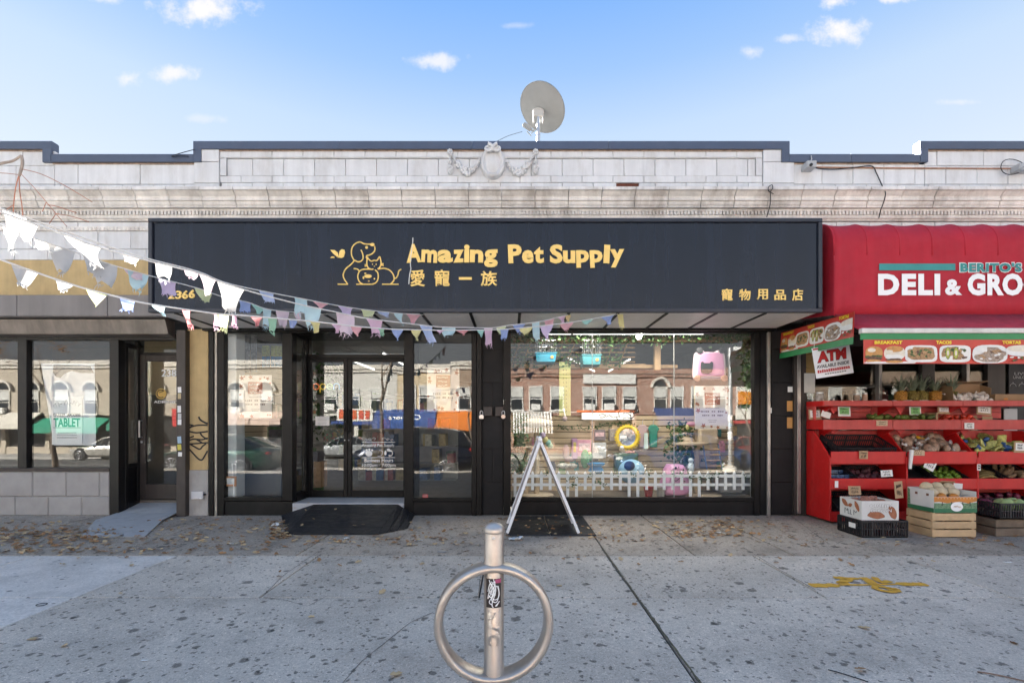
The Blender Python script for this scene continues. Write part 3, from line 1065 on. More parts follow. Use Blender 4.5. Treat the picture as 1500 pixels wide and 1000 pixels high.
# shop fronts at street level
M_glass=glass('shop glass',(.97,.985,.98),1.2)
M_glassd=glass('tinted shop glass',(0.95,0.96,0.95),1.2)
M_white=mat('white paint',(0.86,0.855,0.84),0.45,var=.04,vs=5)
M_paper=mat('white paper',(0.80,0.79,0.76),0.7,var=.03)
M_vinyl=mat('white vinyl',(0.86,0.86,0.85),0.5,var=.02)
M_ink=mat('black ink',(0.02,0.02,0.022),0.6,var=.05)
M_steel=mat('worn steel track',(0.36,0.345,0.32),0.4,metal=.7,var=.2,vs=7,streak=.25,dirt=.5,dcol=(.1,.07,.05),dscale=4)
M_brown=mat('brown painted steel',(0.055,0.045,0.04),0.45,spec=.3,var=.15,vs=4,streak=.15,dirt=.3,dcol=(.12,.1,.09))
M_cmuw=mat('grey concrete block',(0.36,0.345,0.33),0.85,var=.1,vs=5,bump=.5,bs=90,rand=.05,dirt=.3,dcol=(.2,.18,.16))
M_cmub=mat('black painted block',(0.014,0.013,0.0135),0.6,spec=.25,var=.2,vs=5,bump=.3,bs=60,rand=.08)
M_greyb=mat('grey painted base',(0.40,0.38,0.355),0.8,var=.12,vs=6,bump=.4,bs=80,dirt=.45,dcol=(.16,.14,.12),dscale=4)
ZF=0.18
def pxbox(q,px0,px1,py0,py1,yf,yb):
 """box whose front face at depth yf spans the given pixels"""
 a,c=at(px0,py1,yf),at(px1,py0,yf)
 return q.box(a.x,c.x,yf,yb,a.z,c.z)
def pxpart(name,px0,px1,py0,py1,yf,yb,m,parent,bevel=.004):
 return pxbox(MB(),px0,px1,py0,py1,yf,yb).build(name,m,parent,bevel=bevel)
 # pet shop
ps=thing('pet_shop_front','black framed pet shop front with recessed double door and tall display windows','shop front',(X(750),0,0))
pxpart('header',313,1130,470,487,-.02,.10,M_black,ps)
MB().box(X(413),X(605),.101,.72,Z(487.2),2.93).build('recess_soffit',M_black,ps)
pxpart('frame_post',318,328,486,757,-.02,.10,M_black,ps)
pxpart('frame_post',413,428,487.4,733,-.02,.10,M_black,ps)
pxpart('frame_post',592,605,487.4,757,-.02,.12,M_black,ps)
pxpart('frame_post',690.5,698,487.4,757,-.02,.10,M_black,ps)
pxpart('frame_post',1105,1113,487.4,757,-.02,.10,M_black,ps)
pxpart('frame_post',1113.5,1124,487.4,757,.01,.10,M_black2,ps)
pxpart('frame_rail',328.2,412.8,728,733.4,-.01,.09,M_black,ps)
pxpart('frame_rail',605.2,690.3,729,734,-.01,.09,M_black,ps)
pxpart('frame_rail',749,1104.8,728.6,734,-.01,.09,M_black,ps)
pxpart('kick_panel',328.2,428,733.8,757,0.0,.10,M_black2,ps)
pxpart('kick_panel',605.2,690.3,734.4,757,0.0,.10,M_black2,ps)
pxpart('kick_panel',749,1104.8,734.4,757,0.0,.10,M_black2,ps)
pxpart('kick_panel',428.4,591.8,736.6,757,0.0,.10,M_black2,ps)
pxpart('window_pane',327,414,486.5,729,.03,.042,M_glass,ps,0)
pxpart('window_pane',604,691.5,486.5,730,.03,.042,M_glass,ps,0)
for a,c in ((748,867.4),(867.9,987.4),(987.9,1106)):
 pxpart('window_pane',a,c,486.5,729.5,.03,.042,M_glass,ps,0)
M_seal=mat('clear joint seal',(.45,.47,.45),.3)
for a in (867.65,987.65):
 pxpart('glass_joint',a-.35,a+.35,487.6,728.4,.026,.046,M_seal,ps,0)
DYR=0.6
XL=X(428)
b=MB().box(XL-.07,XL,.101,.16,.25,Z(487.4))
b.box(XL-.07,XL,.50,.585,.25,Z(487.4))
b.box(XL-.07,XL,.161,.499,.18,.30)
b.box(XL-.07,XL,.161,.499,Z(490),Z(487.4))
b.build('side_frame',M_black,ps,bevel=.004)
MB().box(XL-.04,XL-.028,.15,.51,.29,Z(489)).build('side_pane',M_glass,ps)
MB().box(X(428.3),X(592),-.005,.72,.05,ZF).build('threshold',mat('pale stone threshold',(.42,.43,.45),.6,var=.12,vs=6,dirt=.25),ps,bevel=.008)
pxpart('frame_post',443,452.5,487.4,728,DYR-.02,DYR+.1,M_black,ps)
pxpart('frame_rail',452.7,600,519,525,DYR-.02,DYR+.08,M_black,ps)
pxpart('frame_rail',452.7,600,487.4,495,DYR-.02,DYR+.08,M_black,ps)
pxpart('transom_pane',452,601,494.6,519.4,DYR+.02,DYR+.03,M_glass,ps,0)
MB().box(X(595),X(604),.13,DYR-.03,ZF,Z(487.4)).build('recess_wall',M_black,ps)
def door_leaf(px0,px1,gl0,gl1,tilt):
 a,c=at(px0,728,DYR),at(px1,525,DYR)
 d=MB()
 g0,g1=X(gl0,DYR),X(gl1,DYR)
 zt,zb=Z(530,DYR),Z(717.6,DYR)
 d.box(a.x,g0,DYR-.015,DYR+.035,a.z,c.z-.004)
 d.box(g1,c.x,DYR-.015,DYR+.035,a.z,c.z-.004)
 d.box(g0,g1,DYR-.015,DYR+.035,zt,c.z-.004)
 d.box(g0,g1,DYR-.015,DYR+.035,a.z,zb)
 dr=d.build('door',M_black,ps,bevel=.004)
 p=MB()
 xm=(g0+g1)/2
 ca=Matrix.Rotation(tilt,4,'Z')
 pn=MB(Matrix.Translation((xm,DYR+.012,0))@ca)
 w_=(g1-g0)/2+.004
 pn.box(-w_,w_,-.004,.004,zb-.004,zt+.004)
 pn.build('door_pane',M_glass,dr)
 return dr
d1=door_leaf(453.5,509.4,457.5,503.5,0.0)
d2=door_leaf(509.9,596,515.5,591,0.0)
b=MB()
xh=X(506,DYR)
b.tube([(xh,DYR-.015,Z(632,DYR)),(xh,DYR-.06,Z(632,DYR)),(xh,DYR-.06,Z(600,DYR)),(xh,DYR-.015,Z(600,DYR))],.011,8)
b.build('handle',M_black,d1,smooth=True)
b=MB()
xh=X(512.7,DYR)
b.tube([(xh,DYR-.015,Z(632,DYR)),(xh,DYR-.06,Z(632,DYR)),(xh,DYR-.06,Z(600,DYR)),(xh,DYR-.015,Z(600,DYR))],.011,8)
b.build('handle',M_black,d2,smooth=True)
b=MB()
for px,py in ((505,617),(505,644.5),(511,644.5)):
 b.ell(at(px,py,DYR-.017),(.012,.006,.012),8,5)
b.build('lock_cylinder',M_galv,d1)
yv=DYR+.006
facetext('lettering','Amazing Pet Supply',M_vinyl,d2,530,578,649.5,655,yv,off=.012,depth=.002)
facetext('lettering','Business Hours',M_vinyl,d2,534,576,671,676.5,yv,off=.012,depth=.002)
facetext('lettering','10:00am - 7:00pm',M_vinyl,d2,530.5,579.5,678.5,684.5,yv,off=.012,depth=.002)
b=MB()
for py in (647.4,669.8):
 a,c=at(530,py+.4,yv),at(579,py-.4,yv)
 b.box(a.x,c.x,yv-.003,yv-.001,a.z,c.z)
b.build('vinyl_line',M_vinyl,d2)
b=MB()
for s in (-1,1):
 for k in range(3):
  pts=[]
  for i in range(13):
   a=i/12*1.7*PI
   r_=(2.6-k*.3)*(1-.5*i/12)
   pts.append(at(555+s*(7+k*6)+s*r_*math.cos(a),644.5-k*-.4-(2-k*.6)-r_*math.sin(a)*.8,yv-.002))
  b.tube(pts,.0035,4)
for (px,py,rx,rz) in ((540.5,664,5,4.5),(537,658.5,1.6,1.6),(541,657.8,1.7,1.7),(545,659,1.6,1.7),(564.5,663,1.8,3.4),(569,658.5,2.6,2.2),(572,660,2.5,1.3),(571,667,2.2,.9)):
 p=at(px,py,yv-.002)
 b.ell(p,(rx*.0111,.002,rz*.0111),12,6)
b.tube([at(553,667.5,yv),at(557,667.5,yv),at(560,665,yv),at(560.5,661,yv),at(558,658.8,yv),at(555,659.5,yv)],.005,4)
b.tube([at(574,660.5,yv),at(575,664,yv),at(573.5,667.3,yv)],.006,4)
b.build('pet_emblem',M_vinyl,d2)
# posters and notices in the pet shop windows
M_cream=mat('poster cream',(.78,.68,.58),.6,var=.05,vs=12)
M_leafr=mat('poster leaf red',(.42,.14,.06),.6,var=.3,vs=30)
M_pored=mat('poster rust panel',(.40,.13,.07),.6,var=.1,vs=20)
def maple(q,c,r,rot,y):
 pts=[]
 for i in range(15):
  a=rot+2*PI*i/15
  rr=r*(1.0 if i%3==0 else (.45 if i%3==1 else .55))
  pts.append((c.x+rr*math.cos(a),c.z+rr*math.sin(a)))
 q.prism(pts,y-.0012,y,'y')
def fall_poster(px0,px1,py0,py1,y,label,seed):
 a,c=at(px0,py1,y),at(px1,py0,y)
 t=thing('poster',label,'poster',((a.x+c.x)/2,y,a.z),'autumn sale posters')
 MB().box(a.x,c.x,y,y+.004,a.z,c.z).build('sheet',M_cream,t)
 rnd=random.Random(seed)
 w,h=c.x-a.x,c.z-a.z
 q=MB()
 for i in range(17):
  e=i%4
  if e==0:
   u,v=rnd.uniform(.04,.96),rnd.uniform(.9,.97)
  elif e==1:
   u,v=rnd.uniform(.88,.97),rnd.uniform(.05,.95)
  elif e==2:
   u,v=rnd.uniform(.04,.96),rnd.uniform(.03,.08)
  else :
   u,v=rnd.uniform(.03,.1),rnd.uniform(.05,.95)
  r_=min(rnd.choice((.035,.05,.06,.08))*w*1.1,min(u,1-u)*w*1.2+.004,min(v,1-v)*h*1.2+.004)
  maple(q,Vector((a.x+u*w,y,a.z+v*h)),r_,rnd.uniform(0,6),y-.0005-.0002*i)
 q.build('printed_leaf',M_leafr,t)
 q=MB().box(a.x+.28*w,a.x+.72*w,y-.002,y,a.z+.56*h,a.z+.84*h)
 q.build('printed_panel',M_pored,t)
 U,V=(1,0,0),(0,0,1)
 q=MB()
 for k,(v,ww) in enumerate(((.78,.34),(.69,.28),(.60,.3))):
  for i in range(7):
   x_=a.x+(.5-ww/2+ww*i/7)*w
   q.cbox((x_,y-.004,a.z+v*h+rnd.uniform(-.008,.008)),(ww*w/11,.002,.03*h*rnd.uniform(.5,1.1)),Matrix.Rotation(rnd.uniform(-.6,.6),3,'Y'))
 q.build('script',M_cream,t)
 q=MB()
 for k,(v,ww,hh) in enumerate(((.49,.4,.012),(.405,.66,.03),(.315,.6,.03),(.2,.26,.01),(.16,.2,.01))):
  for i in range(11):
   if i in (4,7) and hh>.02:
    continue
   x_=a.x+(.5-ww/2+ww*(i+.5)/11)*w
   q.cbox((x_,y-.002,a.z+v*h),(ww*w/15,.0015,hh*h*rnd.uniform(.7,1.2)))
 q.build('small_print',mat('poster brown ink',(.16,.09,.06),.6),t)
 return t
fall_poster(350,398,549,612,.05,'autumn leaf sale poster in the narrow window left of the shop door',1)
fall_poster(625.5,673,539,602,.05,'autumn leaf sale poster in the window right of the shop door',2)
fall_poster(1018,1069,565,628,.05,'autumn leaf sale poster low in the large display window beside the pink pet carrier',3)
def sheet(name,px0,px1,py0,py1,y,label,cat='notice',m=None,lines=6,seed=0,tiltz=0,frame=None):
 a,c=at(px0,py1,y),at(px1,py0,y)
 t=thing(name,label,cat,((a.x+c.x)/2,y,a.z))
 MB().box(a.x,c.x,y,y+.003,a.z,c.z).build('paper',m or M_paper,t)
 q=MB()
 rnd=random.Random(seed)
 for i in range(lines):
  v=(i+.7)/(lines+.6)
  w=(c.x-a.x)*rnd.uniform(.45,.8)
  q.box((a.x+c.x)/2-w/2,(a.x+c.x)/2+w/2,y-.0015,y-.0002,a.z+v*(c.z-a.z),a.z+(v+.22/lines)*(c.z-a.z))
 if lines:
  q.build('faint_print',mat('grey print',(.36,.36,.37),.6),t)
 if frame:
  q=MB()
  for (x0,x1,z0,z1) in ((a.x-.03,c.x+.03,c.z,c.z+.03),(a.x-.03,c.x+.03,a.z-.03,a.z),(a.x-.03,a.x,a.z,c.z),(c.x,c.x+.03,a.z,c.z)):
   q.box(x0,x1,y-.006,y+.006,z0,z1)
  q.build('border',frame,t)
 return t
sheet('notice',462,482.5,609.5,623,DYR-.0,'small white printed notice taped on the left door leaf',seed=3)
sheet('notice',332,343.5,700,709,.052,'small white card with orange border low in the left window',seed=4,lines=4,frame=mat('orange border',(.45,.2,.07),.6))
b=MB().tube(smooth([at(340,678,.05),at(341,690,.05),at(341.5,700,.058),at(342.5,712,.05),at(343,728,.05)],4),.008,5)
tag(b.build('tape',M_vinyl),'strip of white tape hanging at the left edge of the window','tape')
sheet('notice',619,627,723.5,728.5,.022,'tiny red and blue sticker at the bottom of the window right of the door','sticker',mat('sticker red',(.4,.06,.05),.5),lines=2)
sheet('notice',737.5,740,585,592,-.045,'tiny white sticker on the steel post by the big window','sticker',lines=0)
sheet('notice',1127.5,1130.5,597,605,-.015,'tiny white sticker on the pillar right of the big window','sticker',lines=0)
# dark block pillar with lock boxes
pl=thing('block_pillar','black painted block pillar between the pet shop door side and the large window','pillar',(X(722),0,0))
z=0.0
i=0
for zz in (Z(706),Z(657),Z(609),Z(560),Z(511),2.80):
 xa,xb=X(706),X(737)
 if i%2==0:
  MB().block(xa,xb,.012,.3,z+.003,zz-.003,.005).build('block',M_cmub,pl)
 else :
  MB().block(xa,(xa+xb)/2-.003,.012,.3,z+.003,zz-.003,.005).build('block',M_cmub,pl)
  MB().block((xa+xb)/2+.003,xb,.012,.3,z+.003,zz-.003,.005).build('block',M_cmub,pl)
 z=zz
 i+=1
MB().box(X(706)+.004,X(737)-.004,.02,.29,0,2.79).build('core',M_black2,pl)
for a,c in ((698.3,705.6),(737.5,748.2)):
 pxpart('steel_post',a,c,482,754,-.045,.08,M_black,pl)
for k,(a,c,px) in enumerate(((708,721,705.2),(725.5,737.5,737.2))):
 side=('left','right')[k]
 lb=thing('lock_box','square black lock plate on the pillar, the %s one of the two'%side,'lock plate',at((a+c)/2,608,0),'shutter lock plates')
 pxpart('plate',a,c,595.5,609,-.05,.011,M_brown,lb,.005)
 pd=thing('padlock','small pale padlock hanging %s of the square lock plates'%side,'padlock',at(px,614,-.07),'shutter padlocks')
 q=MB()
 c_=at(px,610,-.075)
 q.prism([(c_.x+.033*math.cos(t),c_.z+.033*math.sin(t)) for t in [2*PI*i/14 for i in range(14)]] if k else [(c_.x-.034,c_.z-.032),(c_.x+.034,c_.z-.032),(c_.x+.036,c_.z+.018),(c_.x,c_.z+.034),(c_.x-.036,c_.z+.018)],-.09,-.058,'y')
 q.build('body',mat('padlock brass',(.70,.55,.45),.35,metal=.5) if k else mat('padlock chrome',(.75,.72,.66),.35,metal=.5),pd,bevel=.004)
 q=MB().tube([(c_.x-.02,-.074,c_.z+.02),(c_.x-.02,-.074,c_.z+.065),(c_.x-.012,-.074,c_.z+.082),(c_.x,-.074,c_.z+.088),(c_.x+.012,-.074,c_.z+.082),(c_.x+.02,-.074,c_.z+.065),(c_.x+.02,-.074,c_.z+.02)],.0075,6)
 q.build('shackle',M_galv,pd,smooth='all')
 # yellow pillar with graffiti, shutter posts and tracks
yp=thing('ochre_pillar','ochre plastered pillar with a grey base and black graffiti left of the pet shop','pillar',(X(290),0,0))
pxpart('plaster',274,305,482,688,.0,.4,M_stucco,yp,.004)
MB().box(X(273.5),X(305.5),-.012,.4,-.01,Z(688.2)).build('base',M_greyb,yp,bevel=.004)
M_graf=mat('black graffiti paint',(.018,.017,.017),.7,var=.2)
q=MB()
for i,pth in enumerate(([(291,610),(293,614),(297,617),(302,619.5),(304.5,619.8)],[(276,621.5),(283,623),(279,625),(276,627)],[(275.5,628.5),(280,625),(290,622.5),(304,622.5)],[(277,631.5),(288,633.5),(304.5,631.5)],[(276,641.5),(284,638.5)],[(275.5,645),(284,642.8),(296,643.6),(304.5,641)],[(293,633.5),(297,639),(304,643)],[(288,643.5),(296,648)],[(277,650),(304.5,648)],[(278,650),(285,654),(292.5,657.5),(297,653),(302,649.5)],[(276,656),(284,665),(291,672),(296,673),(300,667),(304,660)])):
 P=smooth([at(px,py,-.003) for px,py in pth],4) if len(pth)>2 else [at(px,py,-.003) for px,py in pth]
 q.tube(P,.0135,6)
for v_ in range(len(q.v)):
 q.v[v_].y=-.003+(q.v[v_].y+.003)*.12
q.build('graffiti',M_graf,yp)
ub=thing('utility_box','small pale grey box fixed on the grey base below the graffiti','utility box',at(288,731,-.03))
pxpart('cover',279.5,297,719.5,731,-.05,-.013,mat('pale grey box',(.55,.55,.56),.5),ub,.006)
b=MB().lathe([(.012,0),(.012,.03)],at(298.5,724,-.035),8,Matrix.Rotation(PI/2,3,'Y'))
b.build('clip',M_black,ub)
pxbox(MB(),296.5,296.5,0,0,0,0)
pxpart('label',292,296,729.2,730.2,-.0515,-.0502,M_vinyl,ub,0)
def post(name,px0,px1,py0,py1,yf,yb,m,label,cat='post',group=None,extra=None):
 t=thing(name,label,cat,(X((px0+px1)/2,yf),yf,0))
 if group:
  t['group']=group
 pxpart('upright',px0,px1,py0,py1,yf,yb,m,t,.005)
 return t
t=post('shutter_post',258,271.5,483,761,-.10,.20,M_brown,'brown steel shutter post covered in stickers at the side of the tablet shop door')
rr=random.Random(3)
for (a,c,d,e,m) in ((260.5,265.5,566.5,575,M_paper),(260.5,265,576,584,mat('tan sticker',(.45,.36,.2),.6)),(260,265,594,604,M_paper),(260.5,265.5,605.5,613.5,mat('grey sticker',(.5,.5,.5),.6)),(260.3,265.6,614,622,M_paper),(260,265.5,639,649,mat('blue sticker',(.35,.5,.62),.6)),(260,265.5,650.5,659,mat('yellow sticker',(.55,.48,.08),.6)),(261,266.5,662,668,M_paper)):
 q=MB()
 aa,cc=at(a,e,-.1035),at(c,d,-.1035)
 xm,zm=(aa.x+cc.x)/2,(aa.z+cc.z)/2
 q.cbox((xm,-.1035,zm),(cc.x-aa.x,.003,cc.z-aa.z),Matrix.Rotation(rr.uniform(-.08,.08),3,'Y'))
 q.build('sticker',m,t)
post('shutter_post',305.4,312.5,483,763,-.06,.12,M_black,'thin black shutter post at the right edge of the ochre pillar')
post('shutter_track',313,317.5,483,757,-.035,.08,M_steel,'pale worn steel shutter track at the left edge of the pet shop front')
post('shutter_track',1124.4,1129,486,756,-.03,.08,M_steel,'pale worn steel shutter track at the right edge of the large window')
t=thing('dark_pier','dark block pier between the large pet shop window and the deli','pillar',(X(1147),0,0))
z=0
for i,zz in enumerate((Z(706),Z(657),Z(609),Z(560),Z(511),2.80)):
 MB().block(X(1130),X(1163),.0,.4,z+.003,zz-.003,.005).build('block',M_cmub,t)
 z=zz
MB().box(X(1130)+.004,X(1163)-.004,.02,.39,0,2.79).build('core',M_black2,t)
t=post('shutter_track',1163.6,1168,512,754,-.05,.1,M_brown,'brown and bare steel shutter track beside the red produce stand')
pxpart('channel',1168.3,1173.5,512,752,-.06,.1,M_steel,t,.004)
for (a,c,d,e,m) in ((1153,1161,587,602,mat('orange sticker',(.55,.28,.08),.6)),(1153,1161,611,627,mat('orange sticker',(.55,.28,.08),.6)),(1154,1161,566,574,M_paper)):
 q=MB()
 pxbox(q,a,c,d,e,-.0035,-.0005)
 tag(q.build('sticker',m),{587:'upper orange picture sticker on the dark pier by the deli',611:'lower orange picture sticker on the dark pier by the deli',566:'torn white sticker on the dark pier by the deli'}[d],'sticker')
 # tablet shop on the left
ts=thing('tablet_shop_front','brown framed shop front with large windows on a grey block wall at the far left','shop front',(X(80),0,0))
k=0
for (za,zb,off) in ((-.01,Z(727),X(71)),(Z(727),Z(690),X(97))):
 w=.505
 j=-7
 while off+j*w<X(162):
  xa,xb=max(BX0,off+j*w),min(X(161),off+(j+1)*w)
  j+=1
  if xb-xa>.05:
   MB().block(xa+.004,xb-.004,-.005,.25,za+.004,zb-.004,.012).build('block',M_cmuw,ts)
MB().box(BX0,X(160.5),.01,.24,0,Z(690.5)).build('wall_core',M_mortar,ts)
MB().box(BX0,X(161),-.02,.26,Z(690),Z(685)).build('sill',M_brown,ts,bevel=.004)
M_frt=mat('dark shop frame',(.010,.009,.009),.4,spec=.3,var=.15)
pxpart('frame_post',160,173.5,497,757,-.03,.10,M_frt,ts)
pxpart('frame_post',25.5,38.5,497,685,-.02,.10,M_frt,ts)
MB().box(BX0,X(258),-.02,.10,Z(498),Z(490)).build('frame_rail',M_frt,ts)
for a,c in ((-180,26),(38,161)):
 pxpart('window_pane',a,c,497.5,685.5,.03,.042,M_glassd,ts,0)
RY=.45
A=Vector((X(173),.1,0));B_=Vector((X(203.5,RY),RY,0))
dirv=(B_-A).normalized()
nrm=Vector((dirv.y,-dirv.x,0))
Mx=Matrix.Translation(A)@Matrix(((dirv.x,-nrm.x,0,0),(dirv.y,-nrm.y,0,0),(0,0,1,0),(0,0,0,1)))
L=(B_-A).length
b=MB(Mx)
b.box(0,.07,-.03,.03,.02,2.62);b.box(L-.07,L,-.03,.03,.10,2.62);b.box(.07,L-.07,-.03,.03,.08,.16);b.box(.07,L-.07,-.03,.03,.70,.76);b.box(.07,L-.07,-.03,.03,2.55,2.62)
b.build('side_frame',M_frt,ts,bevel=.004)
MB(Mx).box(.06,L-.06,-.012,.012,.15,.71).build('side_kick_panel',M_black2,ts)
MB(Mx).box(.06,L-.06,-.004,.004,.75,2.56).build('side_pane',M_glassd,ts)
MB(Mx).box(0,L,-.02,.03,-.02,.10).build('side_base',M_greyb,ts)
dx0,dx1=X(203.5,RY),X(270,RY)
b=MB()
zd0,zd1=Z(732,RY),Z(520,RY)
b.box(dx0,dx0+.12,RY-.02,RY+.04,zd0,zd1);b.box(dx1-.1,dx1,RY-.02,RY+.04,zd0,zd1);b.box(dx0+.12,dx1-.1,RY-.02,RY+.04,zd1-.1,zd1)
b.box(dx0+.12,dx1-.1,RY-.02,RY+.04,zd0,zd0+.26)
dr=b.build('door',M_brown,ts,bevel=.004)
MB().box(dx0+.115,dx1-.095,RY,RY+.01,zd0+.255,zd1-.095).build('door_pane',M_glassd,dr)
b=MB()
xh=dx0+.06
b.tube([(xh,RY-.02,Z(640,RY)),(xh,RY-.07,Z(640,RY)),(xh,RY-.07,Z(616,RY)),(xh,RY-.02,Z(616,RY))],.012,8)
b.build('handle',M_galv,dr,smooth=True)
MB().ell((xh,RY-.025,Z(647,RY)),(.02,.01,.02),10,6).build('lock_cylinder',M_galv,dr)
MB().box(dx0,dx1,RY-.02,RY+.04,zd1+.003,zd1+.04).build('transom_rail',M_frt,ts)
MB().box(dx0,dx1,RY,RY+.01,zd1+.04,2.62).build('transom_pane',M_glassd,ts)
MB().box(X(203,RY)-.05,dx0-.002,RY-.02,RY+.04,0.05,2.7).build('frame_post',M_frt,ts)
yv2=RY-.004
facetext('numeral','238',M_vinyl,dr,236.5,258.5,541,551.5,yv2,off=.02,depth=.002)
q=MB()
cc=at(236,576.5,yv2)
q.lathe([(.0,0),(.085,0),(.085,.003),(.0,.003)],cc,24,Matrix.Rotation(PI/2,3,'X'))
q.build('gold_disc',mat('gold vinyl',(.62,.40,.10),.5),dr)
q=MB().tube([cc+Vector((.062*math.cos(a),-.004,.062*math.sin(a))) for a in [R(40+14*i) for i in range(20)]],.007,4)
q.tube([cc+Vector((-.03,-.004,.02)),cc+Vector((.045,-.004,.045))],.006,4)
q.build('disc_curl',M_ink,dr)
facetext('lettering','ADMINIST',M_vinyl,dr,225.5,262,586.5,590.3,yv2,off=.01,depth=.002)
tp=thing('tablet_poster','white poster hanging in the far left window with TABLET in green letters','poster',at(100,652,.12))
a,c=at(60,652,.12),at(140.5,532,.12)
q=MB()
q.add([(a.x+.2,.12,a.z+.0),(c.x,.12,a.z+.0),(c.x-.02,.12,c.z),(a.x,.12,c.z-.0)],[(0,1,2,3)])
q.build('sheet',mat('pale grey poster',(.62,.63,.66),.6,var=.12,vs=3),tp,solid=.004)
pxpart('printed_sheet',76,120.5,580.5,651,.108,.113,M_vinyl,tp,0)
facetext('lettering','CAREER SUCCESS',M_ink,tp,78,118,605.2,609.8,.1075,off=.01,depth=.002)
facetext('lettering','TABLET',mat('green print',(.02,.22,.15),.6),tp,78.5,117.5,612,625,.1075,off=.03,depth=.002)
pxpart('print_rule',78,118,625.8,626.4,.106,.1075,M_ink,tp,0)
q=MB()
rr=random.Random(5)
for v in (633,636,640):
 w=rr.uniform(10,16)
 pxbox(q,98-w,98+w,v,v+1.2,.106,.1075)
for i in range(10):
 px=78+i*4
 q.tube([at(px,592+rr.uniform(-3,3),.107),at(px+3,588+rr.uniform(-3,4),.107),at(px+5,593+rr.uniform(-3,3),.107)],.004,4)
q.build('faint_print',mat('grey print',(.36,.36,.37),.6),tp)
q=MB()
q.prism([(p.x,p.z) for p in (at(78,534,.11),at(92,534,.11),at(112,535,.11),at(132,536,.11),at(137,546,.11),at(118,546,.11),at(104,543,.11),at(94,547,.11),at(88,553,.11),at(82,552,.11),at(77,545,.11))],.114,.118,'y')
q.build('photo_print',mat('dark photo print',(.12,.115,.12),.6,var=.6,vs=14),tp)
st=thing('ochre_fascia','blank ochre stucco fascia band above the tablet shop','fascia',(X(100),0,0))
MB().box(BX0,-4.55,-.015,.068,Z(434),Z(381.5)).build('stucco',M_stucco,st)
M_housing=mat('grey housing metal',(.20,.185,.18),.5,metal=.2,var=.08,vs=2,streak=.08,dirt=.2,dcol=(.1,.09,.08))
hs=thing('shutter_housing','grey metal shutter housing running above the tablet shop windows','shutter housing',(X(100),-.2,2.8))
yh=-.30
for xa,xb in ((BX0,X(24,yh)),(X(24.6,yh),X(157,yh)),(X(157.6,yh),X(262,yh))):
 MB().box(xa,xb,yh,-.03,Z(463,yh),Z(434,-.22)).build('front_panel',M_housing,hs,bevel=.006)
MB().box(BX0,X(262,yh),-.30,-.02,Z(463,yh)-.02,Z(463,yh)-.003).build('bottom_lip',M_brown,hs)
q=MB()
q.prism([(-.02,2.94),(-.24,2.90),(-.17,2.70),(-.06,2.67),(-.02,2.67)],BX0,X(258),'x')
q.build('roller_cover',mat('roller cover metal',(.22,.19,.165),.4,metal=.5,var=.2,vs=3,streak=.2),hs,smooth=True)
# the deli: awning, banners, shop front
M_redf=mat('red awning fabric',(.40,.009,.024),.75,var=.10,vs=2.5,bump=.15,bs=150,streak=.07)
M_redf2=mat('red awning skirt',(.36,.020,.040),.75,var=.1,vs=5,bump=.15,bs=150,streak=.1,dirt=.2,dcol=(.25,.08,.08))
M_teal=mat('teal awning print',(.035,.25,.24),.6)
M_green=mat('green awning strip',(.02,.22,.07),.5,var=.1)
AX,AY=4.075,-1.2
AX1=10.2
da=thing('deli_awning','red fabric awning with rounded top and white DELI lettering over the grocery','awning',((AX+AX1)/2,-.6,2.7))
zt,zb=4.0,2.745
pr=[]
rq=.34
for i in range(9):
 a=PI/2*i/8
 pr.append((AY+rq-rq*math.cos(a),zt-rq+rq*math.sin(a)))
front=[(AY,zb)]+[(AY,zb+(zt-rq-zb)*i/6) for i in range(1,6)]+pr
q=MB()
RB=48/(FPX/(DIST+AY))
xs_=[]
x=AX
ribs=[AX]
while x<AX1:
 for k in range(6):
  xs_.append((x+RB*k/6,math.sin(PI*k/6)))
 x+=RB
 ribs.append(x)
rows=[]
for (xx,s_) in xs_:
 row=[]
 for i,(yy,zz) in enumerate(front):
  top=max(0,(zz-(zt-rq-.1))/(rq+.1))
  n_y=-(1-top)*.3-.0
  sag=.012*s_*min(1,top*1.6)
  row.append((xx,yy+sag*.9+mnoise.noise(Vector((xx*1.3,zz*1.5,0)))*.006,zz-sag))
 row.append((xx,-.10,zt+.004-.01*s_))
 rows.append(row)
for i in range(len(rows)-1):
 q.strip(rows[i],rows[i+1])
q.build('front_fabric',M_redf,da,smooth='all',solid=.003)
q=MB()
poly=[(-.10,zt),(-.10,zb+.16)]+[(AY,zb)]+front[1:]
q.prism(poly,AX-.004,AX-.001,'x')
q.build('side_fabric',M_redf,da)
q=MB()
for x in ribs[:-1]:
 q.tube([(x,p[0]+.004,p[1]-.004) for p in front[5:]]+[(x,-.12,zt)],.013,6)
q.tube([(x,AY-.002,zb) for x in (AX,AX1)],.012,6)
q.build('rib',M_redf,da,smooth='all')
facetext('lettering','DELI',M_vinyl,da,1286,1377,401,432.5,AY-.010,off=.05,depth=.003,spacing=1.13)
facetext('lettering','&',M_vinyl,da,1384,1409,409,432.5,AY-.010,off=.045,depth=.003)
facetext('lettering','GROCERY',M_vinyl,da,1417,1594,400.5,433,AY-.010,off=.05,depth=.003,spacing=1.08)
facetext('lettering',"BERITO'S",M_vinyl,da,1405,1497.5,384,399.5,AY-.009,off=.075,depth=.002,spacing=1.12)
facetext('lettering',"BERITO'S",M_teal,da,1406.5,1496.5,385,398.5,AY-.012,off=.05,depth=.003,spacing=1.12)
pxpart('print_bar',1288,1399.5,386,396,AY-.012,AY-.009,M_teal,da,0)
YB_=-1.66
zbar=Z(483.5,YB_)
q=MB()
A_=[(AX+(AX1-AX)*i/20,AY-.006,zb+.01) for i in range(21)]
B2=[(AX+(AX1-AX)*i/20,YB_,zbar) for i in range(21)]
